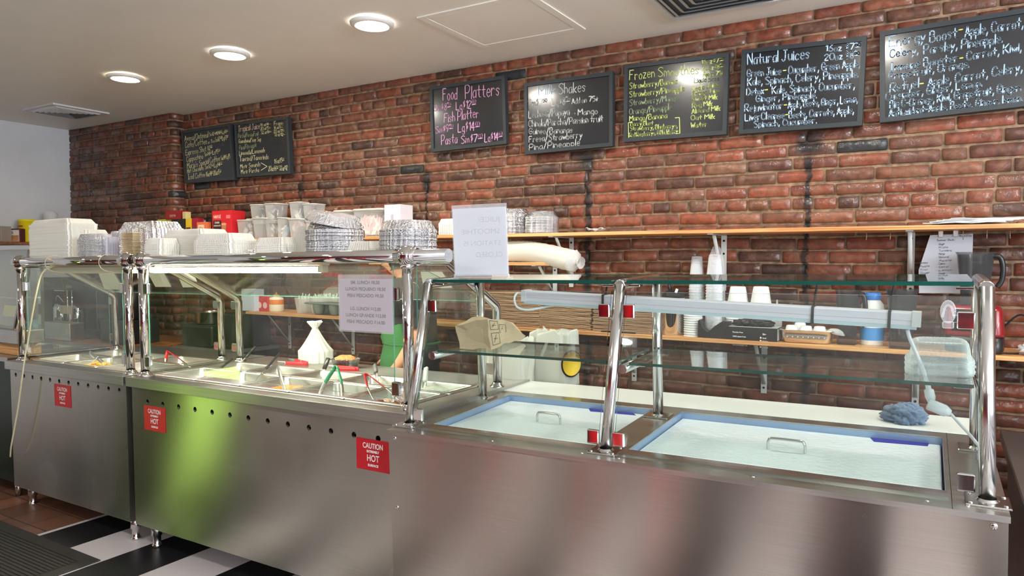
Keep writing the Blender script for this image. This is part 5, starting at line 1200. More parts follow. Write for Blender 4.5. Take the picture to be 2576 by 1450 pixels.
bm = nb(); lathe(bm, [(r*.95, 0), (r, .006), (r, hh*.7), (r*.9, hh*.82), (r*.35, hh*.88), (r*.3, hh*.9)], 28, cap0=True, cap1=True); link('bottle_body', bm, pm('bottle_cream', srgb(240, 232, 214), .35), t)
bm = nb(); lathe(bm, [(r*1.01, hh*.42), (r*1.012, hh*.44), (r*1.012, hh*.68), (r*1.0, hh*.71)], 28); link('orange_band', bm, pm('label_orange', srgb(228, 128, 52), .4), t)
bm = nb(); lathe(bm, [(r*.4, hh*.88), (r*.42, hh*.98), (r*.3, hh*1.0), (r*.14, hh*1.02), (r*.1, hh*1.14)], 20, cap0=True, cap1=True); link('pump_cap', bm, pm('cap_orange', srgb(226, 150, 60), .4), t)
def cup_of(label, pxl, pxr, pyt, Y, mat, items, icol, n, lab, up=.04, nm='plastic_knife', cat='cutlery'):
    cx, w = mx_(pxl, pxr, Y); h = zat((pxl+pxr)/2, pyt, Y)-ZM; r = w/2; t = thing('holder_cup', label, 'cup', T(cx, Y+r, ZM), 'cups of cutlery and straws'); bm = nb(); lathe(bm, [(r*.75, 0), (r*.76, .002), (r*.98, h), (r*1.03, h+.003), (r*.98, h+.004)], 32, cap0=True); link('cup_wall', bm, mat, t)
    for i in range(n):
        a = i*2.4; q = r*.62*math.sqrt((i+.5)/n); L = h+up*rf.uniform(.3, 1.0); bm = nb(); p0 = Vector((q*cos(a)*.75, q*sin(a)*.75, .004)); p1 = Vector((q*cos(a)*1.15+rf.uniform(-.006, .006), q*sin(a)*1.1, L)); tube(bm, [p0, (p0+p1)/2, p1], .003 if items == 'straw' else .004, 6)
        o = link(nm, bm, icol); o.matrix_world = T(cx, Y+r, ZM); tag(o, lab, cat, lab)
cup_of('clear cup holding white plastic knives, first of the cutlery cups', 730, 766, 752, 3.62, CLOUDP, 'knife', CUPW, 10, 'white plastic cutlery in the first clear cup')
cup_of('cup crowded with white straws behind the grey cup carrier', 766, 806, 750, 3.64, CLOUDP, 'straw', CUPW, 26, 'white straw in the crowded cup', .03, 'drinking_straw', 'straw')
cup_of('cup with white cutlery half behind the grey carrier', 805, 838, 752, 3.72, CLOUDP, 'knife', CUPW, 8, 'white plastic cutlery in the rear cup')
cx, w = mx_(768, 905, 3.60); t = thing('cup_carrier', 'grey moulded cup carrier turned upside down on the middle shelf', 'carrier', T(cx, 3.66, ZM)); GRY = pm('pulp_grey', srgb(112, 122, 112), .8, bump=.2, bscale=60)
bm = nb(); box(bm, -w/2, w/2, -.07, .07, .075, .088, .004); link('carrier_rim', bm, GRY, t)
for i in range(3):
    for y in (-.03, .04):
        bm = nb(); lathe(bm, [(.0001, 0), (.02, .001), (.034, .018), (.040, .05), (.041, .076)], 24, (-w/2+w*(.2+.3*i), y, 0)); link('cup_pocket', bm, GRY, t, True)
# folded paper bags: every one its own sheet
def bag_pile(desc, pxl, pxr, pyt, Y, d, n, seed):
    cx, w = mx_(pxl, pxr, Y); h = zat((pxl+pxr)/2, pyt, Y)-ZM; rnd = random.Random(seed); pitch = h/n; variants = []
    for v in range(4):
        bm = nb(); V = []; nx, ny = 14, 4
        for j in range(ny+1):
            for i in range(nx+1):
                u = i/nx-.5; q = j/ny-.5; V.append(bm.verts.new((u*w*.96, q*d, pitch*.6*noise.noise(Vector((u*4, q*2, v*3.3+seed))))))
        for j in range(ny):
            for i in range(nx): a = j*(nx+1)+i; bm.faces.new((V[a], V[a+1], V[a+nx+2], V[a+nx+1]))
        g = bmesh.ops.extrude_face_region(bm, geom=bm.faces[:])
        for q in g['geom']:
            if isinstance(q, bmesh.types.BMVert): q.co.z += pitch*.62
        me = bpy.data.meshes.new('b'); bm.normal_update(); bm.to_mesh(me); bm.free(); me.materials.append(KRAFT); variants.append(me)
    for k in range(n):
        o = bpy.data.objects.new('paper_bag', variants[k % 4]); COL.objects.link(o); o.matrix_world = T(cx+rnd.uniform(-.006, .006), Y+d/2+rnd.uniform(-.006, .004), ZM+.002+k*pitch) @ RZ(rnd.uniform(-.015, .015)) @ RY(.02*sin(k*.5+seed)*(k/n))
        tag(o, desc, 'paper bag', desc)
bag_pile('flat brown paper bags piled left on the middle shelf behind the opened bag', 1180, 1362, 735, 3.60, .20, 34, 1)
bag_pile('flat brown paper bags in the middle pile of the middle shelf', 1354, 1488, 756, 3.60, .20, 30, 2)
bag_pile('flat brown paper bags in the right pile beside the middle post', 1488, 1642, 766, 3.60, .20, 30, 3)
bm = nb(); box(bm, -.10, .10, -.004, .004, 0, .008, .002); o = link('marker_pen', bm, BLACKP); o.matrix_world = T(sx(1555, 836, 3.575), 3.575, ZM+.001); tag(o, 'black pen lying at the front edge of the middle shelf', 'pen')
# steel canister with utensils
cx, w = mx_(1655, 1712, 3.62); h = zat(1683, 752, 3.62)-ZM; r = w/2
t = thing('steel_canister', 'polished steel canister with scoops standing on the middle shelf', 'canister', T(cx, 3.62+r, ZM)); bm = nb(); lathe(bm, [(r*.97, 0), (r, .004), (r, h), (r*1.04, h+.002), (r*1.0, h+.005), (r*.96, h)], 36, cap0=True); link('canister_wall', bm, CHROME, t)
bm = nb(); blob(bm, (0, 0, h+.012), r*.9, r*.9, .03, .3, 4, 2, 20, 10); link('black_lining', bm, BLACKR, t)
bm = nb(); tube(bm, [(-.01, 0, h), (-.03, -.01, h+.11)], .008, 8); link('utensil_handle', bm, BLACKP, t)
bm = nb(); tube(bm, [(.01, -.02, h), (.03, -.03, h+.05)], .007, 8); link('scoop_handle', bm, WPLAST, t)
def cup_stack(desc, px, wpx, pyt, Y, mat, n, inv=True, z0=None, taper=.72, hcup=.11, name='plastic_cup', rim=1.05, grp=None, pitch=None):
    cx, w = mx_(px-wpx/2, px+wpx/2, Y); z0 = ZM if z0 is None else z0; ht = zat(px, pyt, Y)-z0; r = w/2/rim; hcup = min(hcup, ht*.8)
    pitch = (ht-hcup)/max(n-1, 1); bm = nb()
    if inv: lathe(bm, [(r*rim, 0), (r*rim, .004), (r, .006), (r*.96, pitch*.9 if pitch > .006 else .01), (r*taper, hcup-.004), (r*taper*.9, hcup), (r*taper*.85, hcup-.004)], 30, cap1=True)
    else: lathe(bm, [(r*taper, 0), (r*.97, hcup-.01), (r, hcup-.006), (r*rim, hcup-.004), (r*rim, hcup)], 30, cap0=True)
    me = bpy.data.meshes.new('c'); bm.to_mesh(me); bm.free(); me.materials.append(mat)
    for i in range(n):
        o = bpy.data.objects.new(name, me); COL.objects.link(o); o.matrix_world = T(cx+rf.uniform(-.001, .001), Y+w/2, z0+i*pitch); tag(o, desc, 'cup', desc)
    return cx, w
FOAMC = transl('foam_white', (.84, .84, .84), .15, .6)
cup_stack('short white lids and cups nested between canister and clear cups', 1737, 46, 775, 3.60, FOAMC, 12, name='foam_saucer', taper=.9, hcup=.02)
CUPCL = film_mat('cup_clear', (.90, .92, .95), .22, .06)
cup_stack('clear plastic cups nested upside down, left tall stack', 1745, 38, 645, 3.70, CUPCL, 22, hcup=.12)
cup_stack('clear plastic cups nested inside a crinkled bag, right tall stack', 1790, 44, 640, 3.66, CUPCL, 22, hcup=.12)
cx, w = mx_(1764, 1818, 3.64); bm = nb(); rings = []
for j in range(18):
    z = (zat(1790, 622, 3.66)-ZM)*j/17; rr = (w/2*1.02)*(1-.32*j/17)*(1 if j < 16 else .75-.3*(j-16))
    rings.append([Vector((rr*cos(2*pi*i/28)*(1+.06*noise.noise(Vector((i*.7, j*.5, 1)))), rr*sin(2*pi*i/28)*(1+.06*noise.noise(Vector((i*.6, j*.6, 7)))), z+(.03*noise.noise(Vector((i*.5, 3, 0))) if j == 17 else 0))) for i in range(28)])
loft(bm, rings, False, False); o = link('plastic_sleeve', bm, film_mat('sleeve_clear', (.9, .92, .95), .08, .12)); o.matrix_world = T(cx, 3.66+w/2-.01, ZM); tag(o, 'crinkled clear bag around the right stack of clear cups', 'plastic bag')
cup_stack('white foam cups nested upside down, left stack under the light bar', 1848, 60, 722, 3.66, FOAMC, 12, hcup=.11, taper=.68)
cup_stack('white foam cups nested upside down, right stack under the light bar', 1907, 60, 722, 3.66, FOAMC, 13, hcup=.11, taper=.68)
cx, w = mx_(1936, 1963, 3.72); t = thing('squeeze_bottle', 'small clear squeeze bottle behind the glove box', 'bottle', T(cx, 3.76, ZM)); r = w/2; h = zat(1950, 760, 3.72)-ZM
bm = nb(); lathe(bm, [(r, 0), (r, h*.8), (r*.95, h*.86), (r*.5, h*.92), (r*.2, h*.94), (r*.12, h*1.05)], 22, cap0=True, cap1=True); link('bottle_body', bm, CLOUDP, t)
# tape dispenser
cx, w = mx_(1755, 1832, 3.585); t = thing('tape_dispenser', 'black desk tape dispenser on the middle shelf, left of the glove box', 'tape dispenser', T(cx, 3.62, ZM+.001)); bm = nb()
prism(bm, [(-w/2, .085), (-w/2, .0), (w/2, .0), (w/2, .085), (w/2-.03, .088), (w/2-.07, .06), (w/2-.10, .03), (-w/2+.05, .026), (-w/2+.02, .05), (-w/2+.008, .09)], -.03, .03, FACE.copy()); link('dispenser_body', bm, BLACKP, t)
bm = nb(); cyl(bm, (.02, -.012, .06), (.02, .012, .06), .028, 26); link('tape_roll', bm, CLOUDP, t)
bm = nb(); cyl(bm, (.02, -.014, .06), (.02, .014, .06), .014, 20); link('tape_core', bm, WPLAST, t)
# glove box
cx, w = mx_(1828, 1955, 3.585); h = zat(1890, 825, 3.585)-ZM; t = thing('glove_box', 'black printed carton of disposable gloves with gloves bulging out of the top', 'box', T(cx, 3.65, ZM+.001))
bm = nb(); box(bm, -w/2, w/2, -.06, .06, 0, h, .002); link('box_body', bm, pm('glove_box_black', (.016, .016, .018), .4), t)
bm = nb(); box(bm, -w/2+.002, w/2-.002, -.058, .058, h, h+.0015); box(bm, w/2, w/2+.001, -.055, .055, .004, h-.004); link('box_top', bm, pm('box_top_grey', (.5, .5, .48), .6), t)
bm = nb()
for i, l in enumerate(('Powder-Free', '100% Latex Free', 'Single Use Only', 'Non-sterilized Use')): add_text(bm, l, .0095, T(-w/2+.028, -.0612, h-.030-.021*i) @ FACE, .0002, 'LEFT')
for i, l in enumerate(('Small', 'Medium', 'Large', 'X-Large')): add_text(bm, l, .0085, T(w/2-.068, -.0612, h-.052-.015*i) @ FACE, .0002, 'LEFT'); box(bm, w/2-.080, w/2-.073, -.0613, -.0608, h-.052-.015*i, h-.044-.015*i)
add_text(bm, 'Size', .011, T(w/2-.068, -.0612, h-.034) @ FACE, .0004, 'LEFT'); link('lettering', bm, INKW, t)
GLV = pm('nitrile_black', (.014, .014, .015), .35, bump=.4, bscale=30)
for k in range(5):
    bm = nb(); blob(bm, (0, 0, 0), .04, .03, .017, .5, 3, k+1, 22, 12); o = link('disposable_glove', bm, GLV); o.matrix_world = T(cx-.06+.03*k, 3.64, ZM+h+.018+.006*(k % 2)) @ RZ(k); tag(o, 'crumpled black disposable glove poking out of the glove box', 'glove', 'black gloves on the glove box')
# perforated pan with foam cups
cx, w = mx_(1962, 2092, 3.585); h = zat(2020, 833, 3.585)-ZM; t = thing('perforated_pan', 'perforated steel pan holding upturned foam lids', 'steel pan', T(cx, 3.66, ZM+.001)); n0 = rrect(w, .13, .03, 6); R = lambda k, z: [Vector((x*k, y*k, z)) for x, y in n0]
bm = nb(); loft(bm, [R(.86, 0), R(.92, .008), R(.98, h*.6), R(1.0, h-.004), R(1.09, h-.002), R(1.09, h), R(1.0, h+.001), R(.96, h*.7), R(.86, .012)], True, True); link('pan_shell', bm, PANST, t)
bm = nb()
for i in range(8):
    for j in range(2): cyl(bm, (-w/2*.72+w*.72*i/7, -.0655+.002*j, .028+.02*j), (-w/2*.72+w*.72*i/7, -.0605, .028+.02*j), .0022, 8)
link('perforation_glints', bm, pm('hole_glint', (.75, .75, .75), .6), t)  # pale dots paint a glint at each hole
for k, (xx, yy) in enumerate(((-.07, -.02), (-.005, -.02), (.055, -.02), (-.04, .03))):
    bm = nb(); lathe(bm, [(.034, 0), (.034, .004), (.030, .006), (.024, .034), (.018, .036)], 24, cap1=True); o = link('foam_cup', bm, FOAMC); o.matrix_world = T(cx+xx, 3.66+yy, ZM+h*.75+.01*(k == 3)); tag(o, 'small upturned white foam cup in the perforated pan', 'cup', 'foam cups in the perforated pan')
bm = nb(); lathe(bm, [(.04, 0), (.042, .004), (.03, .018), (.01, .024)], 24, cap1=True); o = link('dome_cover', bm, CLOUDP); o.matrix_world = T(cx+.125, 3.65, ZM+h*.8) @ RY(.2); tag(o, 'clear dome lid at the right end of the perforated pan', 'lid')
# blender jars, blender, protein tub
SMOKE = film_mat('smoked_jar', (.06, .065, .07), .34, .07)
def jar(label, pxl, pxr, pyt, Y, z0, handle=1, base=True, cx=None):
    c, w = mx_(pxl, pxr, Y) if cx is None else (cx, None); c2, w = mx_(pxl, pxr, Y); h = zat((pxl+pxr)/2, pyt, Y)-z0; r = w/2; t = thing('blender_jar', label, 'blender jar', T(c2, Y+r, z0), 'smoked blender jars')
    q = lambda a, z: 1+.05*cos(4*a)
    bm = nb(); lathe(bm, [(r*.66, .035), (r*.72, .05), (r*.80, h*.5), (r*.95, h-.01), (r*1.03, h)], 36, f=q); lathe(bm, [(r*.62, .04), (r*.68, .055), (r*.9, h-.01)], 36, cap0=True, f=q); link('jar_wall', bm, SMOKE, t)
    bm = nb(); box(bm, -r*.78, r*.78, -r*.78, r*.78, 0, .034, .008, seg=2); link('jar_base', bm, SMOKE, t)
    if handle:
        bm = nb(); s = handle; tube(bm, smooth_path([(s*r*.85, -.01, h*.92), (s*(r*1.25), -.012, h*.90), (s*(r*1.42), -.012, h*.72), (s*(r*1.38), -.01, h*.48), (s*(r*1.15), -.01, h*.34)], 6), .011, 10); link('jar_handle', bm, BLACKP, t)
    return t
jar('smoked blender jar left of the white protein tub, black handle toward the tub', 2097, 2160, 730, 3.62, ZM)
jar('smoked blender jar right of the white protein tub', 2226, 2306, 728, 3.58, ZM, 0)
cx, w = mx_(2161, 2222, 3.66); h = zat(2190, 738, 3.66)-ZM; r = w/2
t = thing('protein_tub', 'white supplement tub with a blue lid between two blender jars', 'tub', T(cx, 3.66+r, ZM)); bm = nb(); lathe(bm, [(r*.96, 0), (r, .006), (r, h*.68), (r*.94, h*.78), (r*.66, h*.86), (r*.64, h*.88)], 36, cap0=True, cap1=True); link('tub_body', bm, WPLAST, t)
bm = nb(); lathe(bm, [(r*.70, h*.87), (r*.72, h*.88), (r*.72, h*.98), (r*.68, h)], 36, cap0=True, cap1=True); link('tub_lid', bm, pm('lid_blue', srgb(52, 120, 200), .35), t)
bm = nb(); lathe(bm, [(r*1.006, h*.10), (r*1.006, h*.34)], 40); link('blue_label', bm, pm('label_sky', srgb(70, 140, 205), .4), t)
bm = nb(); lathe(bm, [(r*1.006, h*.575), (r*1.006, h*.60)], 40); link('blue_stripe', bm, pm('stripe_blue', srgb(60, 90, 170), .4), t)
bm = nb(); box(bm, -r*.98, -r*.55, -r*.82, -r*.80, h*.5, h*.58); link('pink_tag', bm, pm('tag_pink', srgb(205, 70, 110), .4), t, M=T(0, 0, 0))
# red blender at the right
xb = sx(2452, 880, 3.62); h = zat(2450, 792, 3.60)-1.09; z0 = 1.0
t = thing('countertop_blender', 'red and black blender motor base on the shelf at the right edge', 'blender', T(xb, 3.68, ZM) @ RZ(-.1)); h = zat(2450, 790, 3.60)-ZM; w = sx(2528, 860, 3.62)-sx(2377, 860, 3.62)
h = max(h, .20)
RB = pm('blender_red', srgb(128, 14, 24), .3, coat=.5); bm = nb(); loft(bm, [[Vector((x*k, y*k, z)) for x, y in rrect(w, .16, .03, 5)] for k, z in ((1.0, h*.36), (1.0, h*.42), (.93, h*.9), (.80, h))]); link('red_housing', bm, RB, t)
bm = nb(); loft(bm, [[Vector((x*k, y*k, z)) for x, y in rrect(w, .16, .03, 5)] for k, z in ((.95, 0), (.98, .01), (.98, h*.36))]); link('black_foot', bm, BLACKP, t)
bm = nb(); loft(bm, [[Vector((x*k, -.082-.0+(z-h*.46)*.08, z)) for x in (-w*.37, w*.37)]+[Vector((x*k, -.078+(z-h*.46)*.08, z)) for x in (w*.37, -w*.37)] for k, z in ((1., h*.46), (.98, h*.92))]); link('control_panel', bm, BLACKP, t)
bm = nb(); add_text(bm, 'Vitamix', .022, T(-.01, -.0835, h*.52) @ FACE, .0006); box(bm, -w*.33, w*.33, -.0835, -.083, h*.64, h*.645); box(bm, -.075, -.045, -.0835, -.083, h*.79, h*.80); link('lettering', bm, INKW, t)
for x_ in (-.005, .03):
    bm = nb(); cyl(bm, (x_+.02, -.084, h*.78), (x_+.02, -.079, h*.78), .007, 14); link('dial', bm, WPLAST, t)
jar('smoked blender jar with black handle standing on the red blender', 2402, 2500, 634, 3.615, ZM+h+.001, 1)
t = thing('power_cord', 'black cord looping from the red blender along the shelf', 'cord', T(0, 0, 0)); bm = nb()
tube(bm, smooth_path([(xb+.08, 3.80, ZM+.05), (xb+.17, 3.78, ZM+.16), (xb+.26, 3.74, ZM+.05), (xb+.18, 3.66, ZM+.008), (xb+.05, 3.60, ZM+.008)], 8), .004, 8); link('cord_length', bm, BLACKR, t)
for k in range(4):
    bm = nb(); blob(bm, (0, 0, .02), .05, .035, .026, .7, 3.5, k, 22, 12, flat=-.02); o = link('crumpled_napkin', bm, PAPER); o.matrix_world = T(xb+.20+.05*k, 3.64+.02*(k % 2), ZM+.001); tag(o, 'crumpled white napkin heaped right of the red blender', 'napkin', 'crumpled napkins by the blender')
# written list hanging from the upper shelf
Y_ = 3.80; q = [aty(x, y, Y_) for x, y in ((2340, 592), (2448, 588), (2444, 738), (2312, 738))]; q2 = aty(2311, 680, Y_)
c = sum(q, Vector())/4; t = thing('paper_list', 'handwritten ingredient list hanging from the upper shelf', 'paper', T(*c)); bm = nb(); pl = [q[0], q[1], q[2], q[3], q2]
a = [bm.verts.new(v-c) for v in pl]; bm.faces.new(a); g = bmesh.ops.extrude_face_region(bm, geom=bm.faces[:]); [setattr(v.co, 'y', v.co.y+.001) for v in g['geom'] if isinstance(v, bmesh.types.BMVert)]
link('sheet', bm, pm('list_paper', srgb(196, 198, 206), .8), t); bm = nb(); k = 0
for (x0, y0, w_, s) in [(2357, 607+k_*0, 45, 'Summer Shots')]+[(2362, 617+8.2*i, 16+9*((i*7) % 3), ['Ginger', 'Kale', 'Turmeric', 'Mango', 'Natural', 'Apple', 'Celery', 'Carrot', 'Lemon', 'Orange', 'Beets', 'Detox', 'Spinach'][i]) for i in range(13)]+[(2315, 664+8.5*i, 20+5*(i % 2), ['Greens', 'Apple', 'Kiwi', 'Ginger', 'Big C', 'Lemon'][i]) for i in range(6)]+[(2412, 596, 34, '16oz/20oz')]:
    a0 = aty(x0, y0, Y_-.002)-c; b0 = aty(x0+w_, y0-1, Y_-.002)-c; plx, tw = strokes(s, .5, k); k += 1; ex = (b0-a0)/tw; hz = .0010
    for l in plx:
        for i in range(len(l)-1):
            p = a0+ex*l[i][0]+Vector((0, 0, hz*l[i][1])); r2 = a0+ex*l[i+1][0]+Vector((0, 0, hz*l[i+1][1])); d = r2-p
            if d.length > 1e-6: d.normalize(); sd = Vector((-d.z, 0, d.x))*.0006; bm.faces.new([bm.verts.new(v) for v in (p-sd, r2-sd, r2+sd, p+sd)])
link('handwriting', bm, pm('pencil_grey', srgb(96, 96, 106), .8), t)
for s in (.25, .6):
    bm = nb(); p = q[0].lerp(q[1], s)-c; box(bm, p.x-.010, p.x+.010, -.006, .006, p.z-.012, p.z+.018, .002); link('binder_clip', bm, PANST, t)

# ---------------------------------------------------------------- on the cold table
def cpt(px, py, z, y=None): return inplane(COLD, px, py, (0, 0, z), (0, 0, 1)) if y is None else inplane(COLD, px, py, (0, y, 0), (0, 1, 0))
# LED bar strapped under the top glass
t = thing('light_bar', 'long grey LED light bar strapped under the top glass of the cold table', 'light bar', COLD); A = Vector((.432, .33, .492)); B = Vector((1.765, .33, .441)); d = (B-A).normalized(); up = Vector((-d.z, 0, d.x))
def bar(pts, mat, nm, a=0., b=1.):
    bm = nb(); L = (B-A).length; rings = [[A+d*L*k+Vector((0, y, 0))+up*z for y, z in pts] for k in (a, b)]; loft(bm, rings); [setattr(f, 'smooth', False) for f in bm.faces]; return link(nm, bm, mat, t)
BARG = pm('bar_grey', srgb(200, 196, 208), .45); LENS = pm('bar_lens', srgb(196, 212, 224), .3)
bar([(-.024, -.012), (.024, -.012), (.024, .026), (-.020, .026), (-.024, .022), (-.024, .002), (-.0225, .0), (-.0225, -.001)], BARG, 'bar_body')
bar([(-.023, -.012), (-.016, -.025), (.016, -.025), (.023, -.012)], LENS, 'bar_lens', .004, .996)
for a_, b_ in ((-.003, .012), (.986, 1.004)): bar([(-.026, -.016), (.026, -.016), (.026, .028), (-.026, .028)], pm('bar_cap', srgb(200, 200, 204), .4), 'end_cap', a_, b_)
for px in (1515, 2043, 2237):
    k = (cpt(px, 780, 0, .30).x-A.x)/(B.x-A.x); bar([(-.027, -.027), (.027, -.027), (.027, .029), (-.027, .029)], BLACKR, 'strap', k-.003, k+.003)
    p = A+d*(B-A).length*k; bm = nb(); tube(bm, [p+up*.028, Vector((p.x+.01, .33, .548))], .0035, 6); link('strap_tie', bm, BLACKR, t)
CW2 = pm('white_cord', srgb(212, 214, 222), .35)
bm = nb(); tube(bm, smooth_path([cpt(1312, 740, 0, .33), cpt(1302, 738, 0, .32), cpt(1294, 750, 0, .30), cpt(1300, 772, 0, .29), cpt(1325, 780, 0, .30), cpt(1365, 774, 0, .33), cpt(1400, 766, 0, .35)], 6), .0045, 8); link('short_cord', bm, CW2, t)
t = thing('power_cord', 'white cord with plug and connector hanging from the right end of the light bar', 'cord', COLD)
pth = [cpt(x, y, 0, yy) for x, y, yy in ((2283, 830, .33), (2288, 850, .33), (2305, 890, .34), (2322, 930, .36), (2332, 962, .37))]
bm = nb(); tube(bm, smooth_path(pth, 5), .0055, 8); link('cord_length', bm, CW2, t)
a, b = cpt(2332, 960, 0, .37), cpt(2343, 1012, 0, .38); bm = nb(); d_ = b-a; tube(bm, [a, a+d_*.12, a+d_*.13, a+d_*.4, a+d_*.42, a+d_*.75, b], .01, 12, rs=[.006, .008, .007, .008, .013, .014, .010]); link('plug', bm, CW2, t)
a, b = cpt(2334, 1016, 0, .37), cpt(2392, 1040, 0, .36); bm = nb(); d_ = (b-a); L = d_.length; ex = d_.normalized(); ez = Vector((-ex.z, 0, ex.x)); rings = [[a+ex*L*k+Vector((0, y*s, 0))+ez*z*s for y, z in ((-.012, -.016), (.012, -.016), (.014, 0), (.012, .016), (-.012, .016), (-.014, 0))] for k, s in ((0, .9), (.05, 1), (.75, 1), (1, .5))]; loft(bm, rings); link('connector', bm, CW2, t)
bm = nb(); tube(bm, smooth_path([cpt(x, y, 0, yy) for x, y, yy in ((2390, 1040, .36), (2415, 1068, .33), (2440, 1095, .28), (2462, 1122, .22), (2472, 1135, .2))], 5), .0042, 8); link('cord_tail', bm, CW2, t)
# acrylic sign holder, seen from behind
p = inplane(COLD, 1206, 708, (0, 0, .565), (0, 0, 1)); a = inplane(COLD, 1143, 712, (0, 0, .565), (0, 0, 1)); b = inplane(COLD, 1270, 704, (0, 0, .565), (0, 0, 1))
vv = b-a; ang = math.atan2(vv.y, vv.x); ang = .12; yS = .31
a = inplane(COLD, 1142, 708, (0, yS, 0), (0, 1, 0)); b = inplane(COLD, 1270, 704, (0, yS, 0), (0, 1, 0)); tl = inplane(COLD, 1134, 518, (0, yS, 0), (0, 1, 0)); W_ = b.x-a.x; H_ = tl.z-.566
t = thing('acrylic_sign', 'white sheet in an acrylic stand on the top glass, writing showing through', 'sign', COLD @ T(a.x+W_/2, yS+.02, .566) @ RZ(ang) @ RX(.03))
bm = nb(); box(bm, -W_/2, W_/2, -.004, -.002, .008, H_, .0008); box(bm, -W_/2, W_/2, .002, .004, .008, H_, .0008); box(bm, -W_/2-.004, W_/2+.004, -.035, .03, 0, .003); box(bm, -W_/2, W_/2, -.006, .006, .003, .016); link('acrylic_stand', bm, film_mat('acrylic', (.9, .92, .96), .10, .05), t)
bm = nb(); box(bm, -W_/2+.003, W_/2-.003, -.001, .001, .012, H_-.014); link('paper_sheet', bm, transl('sign_paper', srgb(240, 243, 250), .5, .6), t)
bm = nb(); kx = W_/.205
MIR = Matrix(((-1, 0, 0, 0), (0, 0, 1, 0), (0, 1, 0, 0), (0, 0, 0, 1)))
for txt, fx, fz, wd in (('JUICE/', .68, .76, .40), ('SMOOTHIE', .52, .60, .70), ('STATION IS', .54, .44, .68), ('CLOSED', .66, .285, .48)): add_text(bm, txt, H_*.098, T(-W_/2+W_*fx, -.0013, H_*fz) @ MIR, -.0004, 'CENTER', W_*wd)
link('lettering', bm, pm('show_through_grey', srgb(186, 192, 204), .7), t)
# opened paper bag lying on the glass shelf
t = thing('paper_bag', 'opened brown paper bag lying on its side on the glass shelf, print showing', 'paper bag', None); bm = nb()
P4 = lambda x, y, yy: cpt(x, y, 0, yy)
near = [P4(1158, 884, .30), P4(1237, 878, .27), P4(1225, 800, .27), P4(1150, 822, .32)]          # squared bottom of the bag
mid = [P4(1200, 872, .48), P4(1280, 862, .44), P4(1275, 806, .44), P4(1190, 798, .5)]
far = [P4(1235, 868, .62), P4(1322, 852, .60), P4(1326, 846, .61), P4(1290, 812, .66)]
rng = []
for k, (r0, r1, f) in enumerate([(near, mid, x/6) for x in range(6)]+[(mid, far, x/6) for x in range(7)]):
    c4 = [r0[i].lerp(r1[i], f) for i in range(4)]; ring = []
    for i in range(4):
        for s in range(5):
            v = c4[i].lerp(c4[(i+1) % 4], s/5); ring.append(v+Vector((.010*noise.noise(v*14), .010*noise.noise(v*14+Vector((5, 0, 0))), .010*noise.noise(v*14+Vector((0, 7, 0))))))
    rng.append(ring)
zmin = min(v.z for r in rng for v in r)
for r in rng:
    for v in r:
        v.z = max(v.z, .279)
c0 = sum(rng[0], Vector())/20; rng.insert(0, [c0.lerp(v, .55)+Vector((0, .012, 0)) for v in rng[0]])
ctr = sum((v for r in rng for v in r), Vector())/(len(rng)*20); loft(bm, [[v-ctr for v in r] for r in rng])
[setattr(f, 'smooth', False) for f in bm.faces]; t.matrix_world = COLD @ T(*ctr); link('bag_body', bm, pm('bag_tan', srgb(196, 172, 144), .85, mott=.06, mscale=9), t)
bm = nb()
def onbag(u, v): # print on the side panel facing the camera (between the near and far rings, side 1-2)
    i0 = near[1].lerp(near[2], v); i1 = mid[1].lerp(mid[2], v); return i0.lerp(i1, u)+Vector((.004, -.006, 0))-ctr
for (u0, u1, v0, v1) in ((.1, .5, .62, .92), (.56, .9, .5, .8), (.1, .5, .1, .5)):
    for (a_, b_) in (((u0, v0), (u1, v0)), ((u1, v0), (u1, v1)), ((u1, v1), (u0, v1)), ((u0, v1), (u0, v0)), ((u0+.1, (v0+v1)/2), (u1-.1, (v0+v1)/2)), ((u0+.1, v0+.08), (u1-.15, v1-.06))): tube(bm, [onbag(*a_), onbag(*b_)], .0009, 4)
link('printed_marks', bm, INK, t)
# clear clamshells stacked on the shelf, right end
a, b = cpt(2290, 955, .277), cpt(2450, 972, .277); p = Vector((1.815, .43, .278)); wq = .165
for k in range(9):
    top = k == 8; bm = nb(); r_ = rrect(wq, .17, .035, 6, .013, .004); R = lambda q, z: [Vector((x*q, y*q, z)) for x, y in r_]
    if top: loft(bm, [R(1.0, 0), R(1.0, .004), R(.92, .006), R(.84, .05), R(.72, .056), R(.66, .052), R(.5, .052)], False, True)
    else: loft(bm, [R(1.03, 0), R(1.03, .003), R(.95, .004), R(.93, .009)], False, False)
    o = link('clamshell_container', bm, CLAMC); o.matrix_world = COLD @ T(p.x+.002*(k % 3), p.y, p.z+.0052*k) @ RZ(.05+.01*(k % 2)); tag(o, 'clear ribbed clamshell lids nested on the glass shelf beside the right post', 'lid', 'clear clamshell lids on the glass shelf')
# blue cloths
def cloth(label, M, w, d, h, col, seed):
    bm = nb(); n, m = 84, 40; rings = []
    for j in range(1, m):
        th = pi*j/m; ring = []
        for i in range(n):
            dv = Vector((sin(th)*cos(2*pi*i/n), sin(th)*sin(2*pi*i/n), cos(th))); k = 1.08+.26*noise.noise(dv*2.0+Vector((seed, 0, 0)))-.42*max(0, .22-abs(noise.noise(dv*2.6+Vector((0, seed, 0)))))*2.2-.30*max(0, .2-abs(noise.noise(dv*4.6+Vector((seed, seed, 0)))))*1.6+.02*noise.noise(dv*14)
            z = dv.z*h*k
            ring.append(Vector((dv.x*w*k, dv.y*d*k, max(z, -h*.55))))
        rings.append(ring)
    loft(bm, rings); o = link('cleaning_cloth', bm, pm('cloth_'+str(seed), col, .95, bump=.3, bscale=300, sheen=.3)); o.matrix_world = M @ T(0, 0, h*.55); return tag(o, label, 'cloth')
